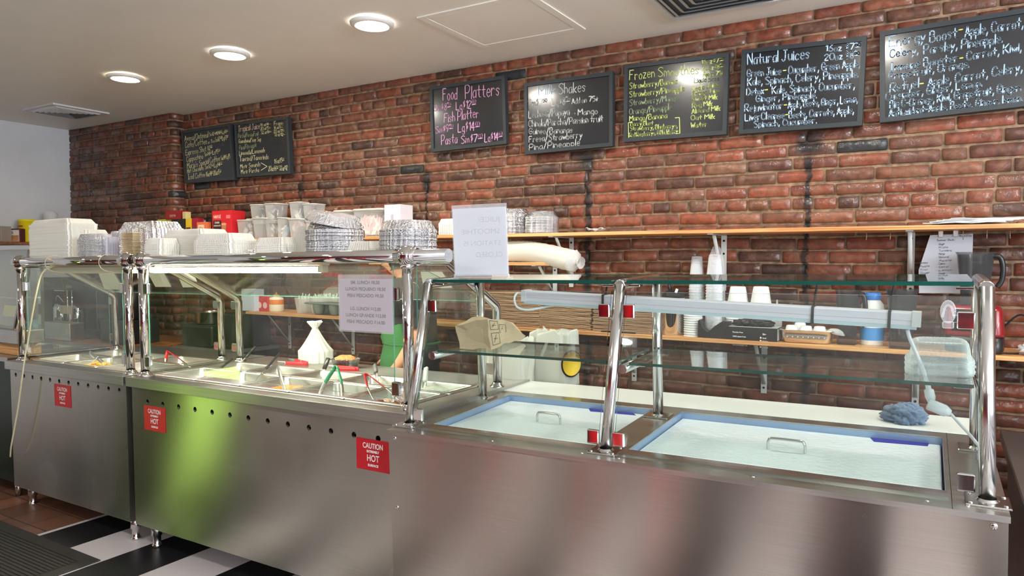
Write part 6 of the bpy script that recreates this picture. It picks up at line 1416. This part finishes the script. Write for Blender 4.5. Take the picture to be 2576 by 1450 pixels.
p = (cpt(2222, 1062, 0)+cpt(2338, 1072, 0))/2
cloth('crumpled slate blue cloth on the white cutting board', COLD @ T(1.71, .90, .001) @ RZ(-.1), .075, .05, .045, srgb(98, 118, 144), 3)
# suction hook on the front glass
t = thing('suction_hook', 'clear plastic suction hook stuck on the right front glass of the cold table', 'hook', None); p = cpt(2385, 785, 0, .205); t.matrix_world = COLD @ T(*p) @ RX(-.26)
CLR = film_mat('hook_clear', (.95, .97, 1.), .10, .03)
bm = nb(); lathe(bm, [(.0225, 0), (.0225, .003), (.019, .006), (.004, .010)], 30, cap0=True, cap1=True); link('suction_cup', bm, CLR, t, True, M=RX(pi/2) @ Matrix.Diagonal((.85, 1.45, 1, 1)))
bm = nb(); tube(bm, smooth_path([(-.014, -.012, -.018), (-.008, -.014, .008), (0, -.015, .016), (.008, -.014, .008), (.014, -.012, -.018)], 5), .0025, 8); box(bm, -.014, .014, -.014, -.008, -.048, -.028, .003); link('hook_body', bm, CLR, t)

# white bags on the rear deck at the right end of the long steam table
o = link('carrier_bag', bag_mesh(.24, .16, .24, False, 8, .10), BAGW); p = inplane(HOT, 1225, 935, (0, 0, 0), (0, 0, 1)); o.matrix_world = HOT @ T(1.76, .93, -.045) @ RZ(.2); tag(o, 'white shopping bag with small red print standing behind the right end of the steam table', 'bag')
t = thing('carrier_bag', 'white shopping bag with a yellow and black round print, behind the cutting board', 'bag', HOT @ T(1.95, 1.02, -.03) @ RZ(-.1)); link('bag_body', bag_mesh(.24, .14, .26, False, 12, .10), BAGW, t)
bm = nb(); lathe(bm, [(.0001, 0), (.066, 0), (.066, .002)], 30); link('black_ring_print', bm, INK, t, M=T(.122, -.035, .11) @ RZ(1.3) @ RX(pi/2)); bm = nb(); lathe(bm, [(.0001, .003), (.058, .003), (.058, .004)], 30); link('yellow_disc_print', bm, pm('print_yellow', srgb(228, 190, 50), .5), t, M=T(.122, -.035, .11) @ RZ(1.3) @ RX(pi/2))

# ---------------------------------------------------------------- left side: shelf goods, back counter, display case
bm = nb(); box(bm, XL+.005, -7.12, 2.2, 3.80, 1.632, 1.655, .002); o = link('wall_shelf', bm, WOODD); tag(o, 'dark wooden shelf on the left white wall', 'shelf', 'wall shelves')
def lp(px, py, X=-7.2): return atx(px, py, X)
pt = lp(78, 608); t = thing('coffee_can', 'yellow plastic ground coffee can with red label on the left shelf', 'can', T(-7.24, pt.y, 1.656)); hh = lp(78, 553, -7.24).z-1.656; r = .078
bm = nb(); lathe(bm, [(r*.95, 0), (r, .006), (r, hh-.02), (r*1.04, hh-.018), (r*1.04, hh-.002), (r*.98, hh)], 36, cap0=True, cap1=True); link('can_body', bm, pm('can_yellow', srgb(232, 212, 30), .4), t)
Mc = T(r*.55, -r*.9, 0) @ RZ(.55)
for z0_, z1_, c_, n_ in ((hh*.66, hh*.73, (190, 30, 40), 'red_band'), (hh*.14, hh*.32, (190, 40, 60), 'red_label')):
    bm = nb(); k = 10; loft(bm, [[Vector((r*1.008*cos(a_), r*1.008*sin(a_), z)) for a_ in [(-1.75+.75*i/k) for i in range(k+1)]] for z in (z0_, z1_)], False, False, closed=False); link(n_, bm, pm(n_, srgb(*c_), .4), t)
bm = nb()
for txt, z_ in (('CAFE AL', hh*.52), ('ESTILO', hh*.42)):
    me = printed(txt, .022, .0008); b2 = nb(); b2.from_mesh(me)
    for v in b2.verts: a_ = -1.38+v.co.x/r; v.co = Vector((r*1.012*cos(a_), r*1.012*sin(a_), z_+v.co.y))
    m2 = bpy.data.meshes.new('x'); b2.to_mesh(m2); b2.free(); bm.from_mesh(m2)
link('lettering', bm, INK, t)
pt = lp(40, 608); t = thing('picture_box', 'small white and tan printed box leaning left of the yellow can', 'box', T(-7.22, pt.y, 1.656) @ RZ(.35)); hh = lp(40, 576, -7.22).z-1.656; bm = nb(); box(bm, -.085, .085, -.03, .03, 0, hh, .002); link('box_body', bm, pm('box_maroon', srgb(90, 40, 40), .5), t)
bm = nb(); box(bm, -.078, .078, -.0312, -.030, .003, hh*.9); link('printed_panel', bm, pm('print_white', srgb(222, 214, 206), .5), t); bm = nb(); box(bm, -.074, .074, -.0318, -.0312, .006, hh*.5); link('tan_picture', bm, pm('print_tan', srgb(186, 132, 92), .5, mott=.3, mscale=20), t)
bm = nb(); add_text(bm, 'Coach', .03, T(-.02, -.0318, hh*.62) @ FACE, .0005); link('lettering', bm, INK, t)
pt = lp(8, 608); o = link('carton', box(nb(), -.05, .05, -.05, .05, 0, lp(8, 570, -7.22).z-1.656, .002), pm('card_beige', srgb(150, 138, 126), .6)); o.matrix_world = T(-7.22, pt.y, 1.656) @ RZ(.3); tag(o, 'beige carton at the left edge of the left shelf', 'box')
pt = lp(120, 608); t = thing('coffee_bag', 'black coffee bag inside clear plastic on the left shelf', 'bag', T(-7.2, pt.y+.03, 1.656)); bm = nb(); blob(bm, (0, 0, .10), .085, .06, .10, .2, 2.5, 4, 24, 14); link('black_pouch', bm, BLACKP, t)
bm = nb(); loft(bm, [[Vector((rr*(1+.15*noise.noise(Vector((i*.8, z*20, 2))))*cos(2*pi*i/20), rr*.7*sin(2*pi*i/20)*(1+.15*noise.noise(Vector((i*.6, z*20, 8)))), z)) for i in range(20)] for rr, z in ((.09, 0), (.105, .08), (.10, .16), (.07, .23), (.075, .27), (.05, .29))], True, False); link('plastic_wrap', bm, CLOUDP, t)
# brewing counter against the brick pier
t = thing('back_counter', 'wooden topped back counter by the left brick wall, behind the left steam table', 'counter', T(-6.1, 3.35, 0)); bm = nb(); box(bm, -1.2, .95, -.30, .42, .80, .84, .003); box(bm, -1.2, .95, -.30, .42, .74, .78, .003); link('wood_top', bm, WOODD, t)
bm = nb(); box(bm, -1.18, .93, -.27, .42, .02, .74); link('cabinet_body', bm, pm('dark_cabinet', (.03, .03, .03), .5), t)
for x in (-1.17, -.5, .2, .92):
    bm = nb(); box(bm, x-.006, x+.006, -.276, -.27, .04, .72); link('door_edge', bm, PANST, t)
yb = 3.18
def bx_thing(name, label, cat, x0, x1, y0, y1, z0, z1, mat, part='body', bev=.006): 
    t = thing(name, label, cat, T((x0+x1)/2, (y0+y1)/2, z0)); bm = nb(); box(bm, -(x1-x0)/2, (x1-x0)/2, -(y1-y0)/2, (y1-y0)/2, 0, z1-z0, bev, seg=2); link(part, bm, mat, t); return t
B = lambda px, py: aty(px, py, yb)
# coffee brewer with steel servers
x0, x1 = B(98, 780).x, B(205, 780).x; zt, zb = B(150, 700).z, .841
t = thing('coffee_brewer', 'black coffee brewer with steel servers behind the left guard glass', 'coffee machine', T((x0+x1)/2, yb+.2, zb)); w = x1-x0; h = zt-zb
bm = nb(); box(bm, -w/2, w/2, .05, .2, 0, h, .008); box(bm, -w/2, w/2, -.18, .05, h*.80, h, .008); box(bm, -w/2, w/2, -.18, .05, 0, .05, .006); link('brewer_body', bm, BLACKP, t)
for i, x in enumerate((-w*.3, .04)):
    bm = nb(); lathe(bm, [(.06, .052), (.065, .06), (.065, .24), (.05, .27), (.03, .28)], 28, (x, -.08, 0), cap0=True, cap1=True); s = link('steel_server', bm, CHROME, t); bm = nb(); tube(bm, smooth_path([(x+.06, -.08, .22), (x+.10, -.09, .21), (x+.10, -.09, .12), (x+.065, -.08, .10)], 5), .008, 8); link('server_handle', bm, BLACKP, s)
for x in (.1, .17): bm = nb(); cyl(bm, (x, -.185, .12), (x, -.185, h*.8), .006, 10); link('steel_rod', bm, CHROME, t)
bm = nb(); tube(bm, smooth_path([(-.08, -.185, h*.62), (-.02, -.2, h*.7), (.04, -.185, h*.6)], 5), .006, 8); box(bm, -.10, .06, -.19, -.18, h*.78, h*.795); box(bm, -.1, .02, -.19, -.18, h*.52, h*.535); link('steel_trim', bm, CHROME, t)
bm = nb(); box(bm, -.02, .16, -.1845, -.182, .20, .27); link('notice_label', bm, pm('label_beige', srgb(190, 172, 150), .6), t)
bm = nb(); add_text(bm, 'BUNN', .03, T(.12, -.183, h*.84) @ FACE, .001); link('lettering', bm, pm('print_dim', (.3, .3, .3), .5), t)
t = bx_thing('knife_block', 'dark slatted red-brown unit at the left of the coffee brewer', 'rack', B(78, 760).x-.05, B(98, 760).x, yb+.1, yb+.3, .841, B(88, 712).z, pm('red_brown', srgb(70, 34, 26), .5))
t = bx_thing('steel_warmer', 'low steel warmer drawer on the back counter beside the blue cloth', 'appliance', B(152, 830).x, B(215, 830).x, yb-.125, yb-.005, .841, B(170, 808).z, STEEL)
t = bx_thing('flat_box', 'dark tray under the blue cloth on the back counter', 'tray', B(80, 850).x, B(148, 850).x, yb-.125, yb-.005, .841, B(110, 845).z if B(110, 845).z > .86 else .88, pm('dark_tray', (.03, .032, .034), .4))
cloth('crumpled light blue cloth on the back counter behind the left glass', T(B(113, 840).x, yb-.065, max(B(110, 845).z, .88)), .115, .07, .065, srgb(140, 172, 190), 7)
t = bx_thing('juice_dispenser', 'tall dark glass-fronted dispenser beside the coffee brewer', 'appliance', B(212, 760).x, B(262, 760).x, yb+.1, yb+.35, .841, B(220, 712).z, pm('dark_glass', (.03, .032, .03), .12), bev=.01)
bm = nb(); box(bm, -.005, .0, -.127, -.125, .0, .5); link('steel_edge', bm, CHROME, t, M=T(-.14, 0, .03))
t = bx_thing('black_appliance', 'black microwave-like appliance under a black lidded urn', 'appliance', B(268, 830).x, B(325, 830).x, yb-.05, yb+.25, .841, B(300, 806).z, BLACKP)
tz = B(300, 806).z; bm = nb(); lathe(bm, [(.09, 0), (.10, .01), (.11, .2), (.10, .23), (.03, .25)], 28, cap0=True, cap1=True); o = link('black_urn', bm, BLACKP); o.matrix_world = T(B(298, 800).x, yb+.10, tz+.001); tag(o, 'round black urn standing on the black appliance', 'urn')
# dark gear seen through the long table's glass, on a lower counter near the corner
t = thing('prep_counter', 'dark lower work counter behind the long steam table', 'counter', T(-5.0, 3.55, 0)); bm = nb(); box(bm, -.10, .5, -.22, .33, .80, .83, .003); link('counter_top', bm, pm('slate_top', (.10, .10, .11), .4), t); bm = nb(); box(bm, -.08, .48, -.2, .33, .05, .8); link('cabinet_body', bm, pm('dark_cabinet'), t)
t = bx_thing('black_grill', 'squat black press grill on the dark counter', 'appliance', -5.08, -4.72, 3.42, 3.75, .831, 1.0, BLACKP, bev=.02)
t = bx_thing('black_grill', 'tall black oven on the dark counter next to the grill', 'appliance', -4.70, -4.50, 3.45, 3.8, .831, 1.10, pm('oven_black', (.02, .02, .02), .25), bev=.015)
bm = nb(); lathe(bm, [(.10, 0), (.11, .01), (.115, .09), (.12, .095)], 30, cap0=True); o = link('steel_pot', bm, STEELP); o.matrix_world = T(-4.9, 3.55, 1.001); tag(o, 'steel pot sitting on the black grill', 'pot')
# display case at the far left
t = thing('display_case', 'slanted steel framed display case at the far left edge, on a wooden block', 'display case', T(-5.35, 2.25, .97)); 
xr = .385
bm = nb(); box(bm, -.45, xr+.06, -.06, .10, 0, .085, .004); link('steel_base', bm, STEEL, t)
for x in (xr, -.43):
    bm = nb(); loft(bm, [[Vector((x+dx, y+dy, z)) for dx, dy in ((-.018, -.012), (.018, -.012), (.018, .012), (-.018, .012))] for y, z in ((-.04, .085), (.06, .60))]); link('slanted_frame', bm, STEELP, t)
    bm = nb(); box(bm, x-.018, x+.018, .05, .12, .585, .61); box(bm, x-.018, x+.018, .10, .12, .085, .585); link('side_frame', bm, STEELP, t)
bm = nb(); box(bm, -.45, xr+.02, .04, .10, .59, .62, .003); link('top_rail', bm, STEELP, t)
pane('case_glass', [(-.43, -.03, .09), (xr, -.03, .09), (xr, .062, .59), (-.43, .062, .59)], .004, t, GLASSD, GEDGEL)
bm = nb(); box(bm, -.4, xr-.02, .01, .10, .28, .286); link('case_shelf', bm, PANST, t)
bm = nb(); box(bm, xr-.26, xr-.09, -.028, -.026, .16, .23); link('price_label', bm, pm('label_cream', srgb(220, 208, 180), .6), t, M=RX(-.18) @ T(0, .0, 0))
bm = nb(); box(bm, -.4, .36, -.02, .12, 0, .078, .004); o = link('wooden_block', bm, WOOD); o.matrix_world = T(-5.35, 2.25, .891); tag(o, 'thick wooden block under the display case at the left edge', 'block')
t = thing('side_counter', 'dark green steel counter under the display case at the left edge', 'counter', T(-5.75, 2.42, 0)); bm = nb(); box(bm, -.6, .80, -.27, .38, .86, .89, .003); link('counter_top', bm, STEEL, t); bm = nb(); box(bm, -.58, .78, -.24, .38, .10, .86); link('cabinet_body', bm, pm('dark_green_steel', (.02, .035, .03), .3, .6), t)
for x in (-.55, .75):
    for y in (-.2, .34): bm = nb(); cyl(bm, (x, y, 0), (x, y, .1), .02, 10); link('leg', bm, STEELP, t)
# floor mat
t = thing('floor_mat', 'ribbed black rubber mat on the floor at the lower left', 'mat', T(-4.76, 1.34, 0)); RUB = pm('rubber_mat', srgb(46, 44, 40), .75, bump=.3, bscale=80)
bm = nb(); box(bm, -1.2, 1.2, -.6, .6, .001, .008, .003); link('mat_base', bm, RUB, t)
bm = nb()
for i in range(52): y = -.53+1.06*i/51; box(bm, -1.13, 1.13, y-.006, y+.006, .008, .013)
link('mat_ribs', bm, RUB, t)

# ---------------------------------------------------------------- person behind the counter
PX, PY = -2.66, 3.28
per = thing('person', 'person in black t-shirt and green apron behind the steam table, face hidden', 'person', T(PX, PY, 0) @ RZ(.35))
SKIN = pm('skin', srgb(206, 150, 116), .5, sss=.1); SHIRT = pm('black_tshirt', (.018, .018, .02), .8, bump=.3, bscale=25); APR = pm('green_apron', srgb(52, 106, 58), .85, bump=.25, bscale=60); JEAN = pm('dark_trousers', (.02, .022, .03), .8); HAIR = pm('dark_hair', (.02, .014, .01), .5)
def skinned(name, pts, edges, mat, parent, root=0, sub=2):
    me = bpy.data.meshes.new(name); me.from_pydata([p[:3] for p in pts], edges, []); o = bpy.data.objects.new(name, me); COL.objects.link(o); o.parent = parent; me.materials.append(mat)
    sk = o.modifiers.new('skin', 'SKIN'); sk.use_smooth_shade = True
    if not me.skin_vertices: me.skin_vertices.new()
    for i, p in enumerate(pts):
        v = me.skin_vertices[0].data[i]; v.radius = (p[3], p[4] if len(p) > 4 else p[3]); v.use_root = (i == root)
    s = o.modifiers.new('sub', 'SUBSURF'); s.levels = s.render_levels = sub; return o
# body faces -X (toward the white bag), leaning a little over the counter; right arm hangs toward the camera
bp = [(0, 0, .88, .14, .12), (0, 0, 1.0, .125, .11), (-.02, 0, 1.15, .135, .12), (-.03, 0, 1.28, .14, .14), (-.05, 0, 1.37, .055), (-.07, 0, 1.43, .05),
      (.02, -.15, 1.31, .058), (.085, -.19, 1.18, .053), (.10, -.20, 1.07, .050), (.03, -.20, .97, .044), (-.04, -.19, .88, .032), (-.075, -.19, .84, .030),
      (-.02, .15, 1.31, .055), (.0, .20, 1.08, .045), (-.12, .19, .93, .034), (-.2, .17, .89, .028),
      (0, -.09, .82, .085), (0, -.10, .48, .06), (.01, -.10, .10, .042), (-.10, -.10, .04, .035), (0, .09, .82, .085), (0, .10, .48, .06), (.01, .10, .10, .042), (-.10, .10, .04, .035)]
be = [(0, 1), (1, 2), (2, 3), (3, 4), (4, 5), (3, 6), (6, 7), (7, 8), (8, 9), (9, 10), (10, 11), (3, 12), (12, 13), (13, 14), (14, 15), (0, 16), (16, 17), (17, 18), (18, 19), (0, 20), (20, 21), (21, 22), (22, 23)]
for base, yy, sgn in ((11, -.20, 1), (15, .17, -1)):
    bx_, by_, bz_ = bp[base][:3]
    for k, (dx, dz, ln) in enumerate(((-.028, .010, .065), (-.032, .004, .072), (-.031, -.004, .068), (-.026, -.012, .055))):
        i = len(bp); o_y = (k-1.5)*.019
        bp.append((bx_+dx, by_+o_y, bz_+dz*.3, .0095)); bp.append((bx_+dx-ln*.55, by_+o_y, bz_+dz*.3-.012, .0085)); bp.append((bx_+dx-ln*.8, by_+o_y, bz_+dz*.3-.034, .0075)); be += [(base, i), (i, i+1), (i+1, i+2)]
    i = len(bp); bp.append((bx_+.005, by_-sgn*-.03, bz_-.005, .0105)); bp.append((bx_-.03, by_+sgn*.048, bz_-.018, .009)); be += [(base, i), (i, i+1)]
skinned('body', bp, be, SKIN, per)
# head
bm = nb(); rings = []
for j in range(1, 20):
    th = pi*j/20; ring = []
    for i in range(28):
        a = 2*pi*i/28; dv = Vector((sin(th)*cos(a), sin(th)*sin(a), cos(th))); x = dv.x*.098; y = dv.y*.078; z = dv.z*.118
        if dv.z < -.2: x *= 1+.25*dv.z; y *= 1+.35*dv.z
        f = max(0, -dv.x)
        if abs(dv.y) < .18 and f > .8: x -= .020*max(0, 1-abs(dv.z+.12)/.28)
        if abs(abs(dv.y)-.32) < .14 and f > .7 and abs(dv.z-.08) < .12: x += .010
        ring.append(Vector((x, y, z)))
    rings.append(ring)
loft(bm, rings); hd = link('head', bm, SKIN, per, M=T(-.09, 0, 1.51) @ RY(-.2))
for s in (-1, 1):
    bm = nb(); blob(bm, (-.086, s*.030, .012), .012, .012, .012, 0, n=14, m=10); link('eye', bm, pm('eye_white', (.8, .8, .8), .2), hd); bm = nb(); blob(bm, (-.096, s*.030, .012), .004, .006, .006, 0, n=12, m=8); link('iris', bm, pm('iris_dark', (.03, .015, .01), .1), hd)
    bm = nb(); blob(bm, (.0, s*.080, 0), .020, .008, .030, .1, 3, 1, 16, 10); link('ear', bm, SKIN, hd)
bm = nb(); blob(bm, (-.088, 0, -.055), .012, .024, .008, 0, n=18, m=10); link('mouth', bm, pm('lips', srgb(160, 84, 78), .5), hd)
bm = nb(); rings = []
for j in range(1, 18):
    th = pi*j/18*.72; ring = [Vector(((.108+.004*sin(i*3))*sin(th)*cos(2*pi*i/30)+.014, .088*sin(th)*sin(2*pi*i/30), .126*cos(th)+.004)) for i in range(30)]
    ring = [v if not (v.x < -.05 and v.z < .045) else Vector((-.03, v.y*.9, v.z)) for v in ring]; rings.append(ring)
loft(bm, rings, True, False); link('hair', bm, HAIR, hd); bm = nb(); blob(bm, (.115, 0, .02), .045, .045, .045, .15, 4, 1, 20, 12); link('hair_bun', bm, HAIR, hd)
def shell(name, spec, mat, n=32):
    bm = nb(); rings = [[Vector((cx_+rx*math.copysign(abs(cos(2*pi*i/n))**.85, cos(2*pi*i/n))+.004*noise.noise(Vector((i*.6, z*12, 1))), cy_+ry*math.copysign(abs(sin(2*pi*i/n))**.85, sin(2*pi*i/n)), z)) for i in range(n)] for cx_, cy_, z, rx, ry in spec]
    loft(bm, rings, False, False); o = link(name, bm, mat, per); return o
shell('tshirt', [(0, 0, .90, .155, .165), (-.005, 0, 1.0, .142, .152), (-.015, 0, 1.12, .148, .162), (-.03, 0, 1.24, .155, .178), (-.035, 0, 1.32, .13, .165), (-.045, 0, 1.37, .085, .10), (-.055, 0, 1.395, .062, .066)], SHIRT)
for s, pts_ in ((-1, ((.0, -.12, 1.325), (.05, -.17, 1.25), (.085, -.19, 1.18), (.099, -.20, 1.115))), (1, ((-.025, .12, 1.325), (-.01, .17, 1.25), (0, .19, 1.17), (0, .195, 1.14)))):
    bm = nb(); tube(bm, smooth_path(pts_, 4), .06, 18, rs=[.072-.0006*i for i in range(13)], cap=False); link('sleeve', bm, SHIRT, per)
bm = nb(); n = 18; rings = []
for z, rx, ry, a0 in ((1.22, .150, .13, 1.9), (1.12, .162, .165, 1.5), (1.06, .175, .175, 1.35), (1.02, .158, .165, 1.15), (.95, .172, .182, 1.1), (.88, .180, .190, 1.15), (.74, .175, .185, 1.2), (.60, .17, .18, 1.25)):
    rings.append([Vector((rx*cos(a)-.012, ry*sin(a), z+.012*sin(a*3)*(1 if z > 1.0 else .2))) for a in [a0+(2*pi-2*a0)*i/n for i in range(n+1)]])
rings = rings[::-1]; V0 = len(bm.verts); R = [[bm.verts.new(p) for p in r] for r in rings]
for a_, b_ in zip(R, R[1:]):
    for i in range(n): bm.faces.new((a_[i], a_[i+1], b_[i+1], b_[i])).smooth = True
g = bmesh.ops.extrude_face_region(bm, geom=bm.faces[:])
for q in g['geom']:
    if isinstance(q, bmesh.types.BMVert): q.co *= 1; q.co.x *= 1.02; q.co.y *= 1.02
link('apron', bm, APR, per)
bm = nb(); tube(bm, [Vector((.162*cos(a)-.01, .17*sin(a), 1.02)) for a in [2*pi*i/32 for i in range(33)]], .008, 8); link('apron_tie', bm, APR, per)
for s in (-1, 1): bm = nb(); tube(bm, smooth_path([(-.14, s*.06, 1.20), (-.15, s*.055, 1.30), (-.09, s*.05, 1.385), (.0, s*.04, 1.39)], 5), .008, 8); link('apron_strap', bm, APR, per)
shell('trousers', [(0, 0, .50, .13, .19), (0, 0, .70, .145, .18), (0, 0, .92, .148, .158)], JEAN)
for s in (-1, 1):
    bm = nb(); tube(bm, [(0, s*.095, .75), (0, s*.10, .45), (.008, s*.10, .08)], .09, 20, rs=[.10, .082, .07]); link('trouser_leg', bm, JEAN, per)
    bm = nb(); blob(bm, (-.04, s*.10, .035), .14, .05, .045, .05, 2, 1, 22, 12, flat=-.034); link('shoe', bm, BLACKR, per)

# ---------------------------------------------------------------- customer side of the room (unseen; chairs and glowing cooler added for the steel to reflect)
def reflection_chair(x, y, rz, label):
    t = thing('reflection_chair', label, 'chair', T(x, y, 0) @ RZ(rz), 'red chairs added for reflections on the customer side'); RV = pm('red_lacquer', srgb(225, 14, 30), .35); BV = pm('maroon_vinyl', srgb(130, 16, 28), .4)
    bm = nb(); box(bm, -.21, .21, -.2, .2, .44, .48, .01, seg=2); link('seat', bm, BV, t)
    bm = nb(); box(bm, -.21, .21, .20, .225, .60, .80, .01, seg=2); link('backrest', bm, BV, t)
    for sx_ in (-1, 1):
        bm = nb(); box(bm, sx_*.235-.035, sx_*.235+.035, .18, .23, 0, .80, .004); link('leg', bm, RV, t)
        bm = nb(); box(bm, sx_*.235-.025, sx_*.235+.025, -.22, -.17, 0, .66, .004); link('leg', bm, RV, t)
        bm = nb(); box(bm, sx_*.235-.025, sx_*.235+.025, -.22, .20, .645, .67, .004); link('armrest', bm, BV, t)
def cafe_table(x, y, label):
    t = thing('cafe_table', label, 'table', T(x, y, 0), 'tables on the customer side'); bm = nb(); box(bm, -.35, .35, -.3, .3, .72, .75, .006); link('tabletop', bm, pm('table_dark', (.08, .06, .05), .4), t); bm = nb(); cyl(bm, (0, 0, .02), (0, 0, .72), .035, 14); lathe(bm, [(.22, 0), (.22, .012), (.04, .03)], 24, cap0=True, cap1=True); link('pedestal', bm, BLACKP, t)
for i, (x, y) in enumerate(((-3.9, -2.6), (-1.6, -2.6), (.9, -2.6))):
    w_ = ['near the drinks cooler', 'in the middle', 'nearest the window'][i]
    cafe_table(x, y, 'dark cafe table '+w_+' on the customer side'); reflection_chair(x-.7, y+.1, 1.57, 'unseen added red chair left of the cafe table '+w_); reflection_chair(x+.7, y, -1.57, 'unseen added red chair right of the cafe table '+w_)
reflection_chair(-2.74, -.25, pi, 'red armchair added for its reflection, facing the counters, left one of the near pair'); reflection_chair(-1.62, -.25, pi, 'red armchair added for its reflection, facing the counters, right one of the near pair')
t = thing('added_cooler', 'unseen green cooler added by the left wall, low glowing panel for reflections', 'cooler', T(-7.0, -.55, 0)); bm = nb(); box(bm, -.35, .35, -.45, .45, 0, 1.9, .02); link('cooler_cabinet', bm, pm('lime_green', srgb(90, 120, 50), .4), t)
bm = nb(); box(bm, .352, .365, -.24, .24, .02, .30, .004); link('added_glow_panel', bm, pm('added_green_glow', (.2, .3, .1), .2, emit=(.55, .9, .16), estr=8), t)  # glowing panel added to give the steam table front a green reflection
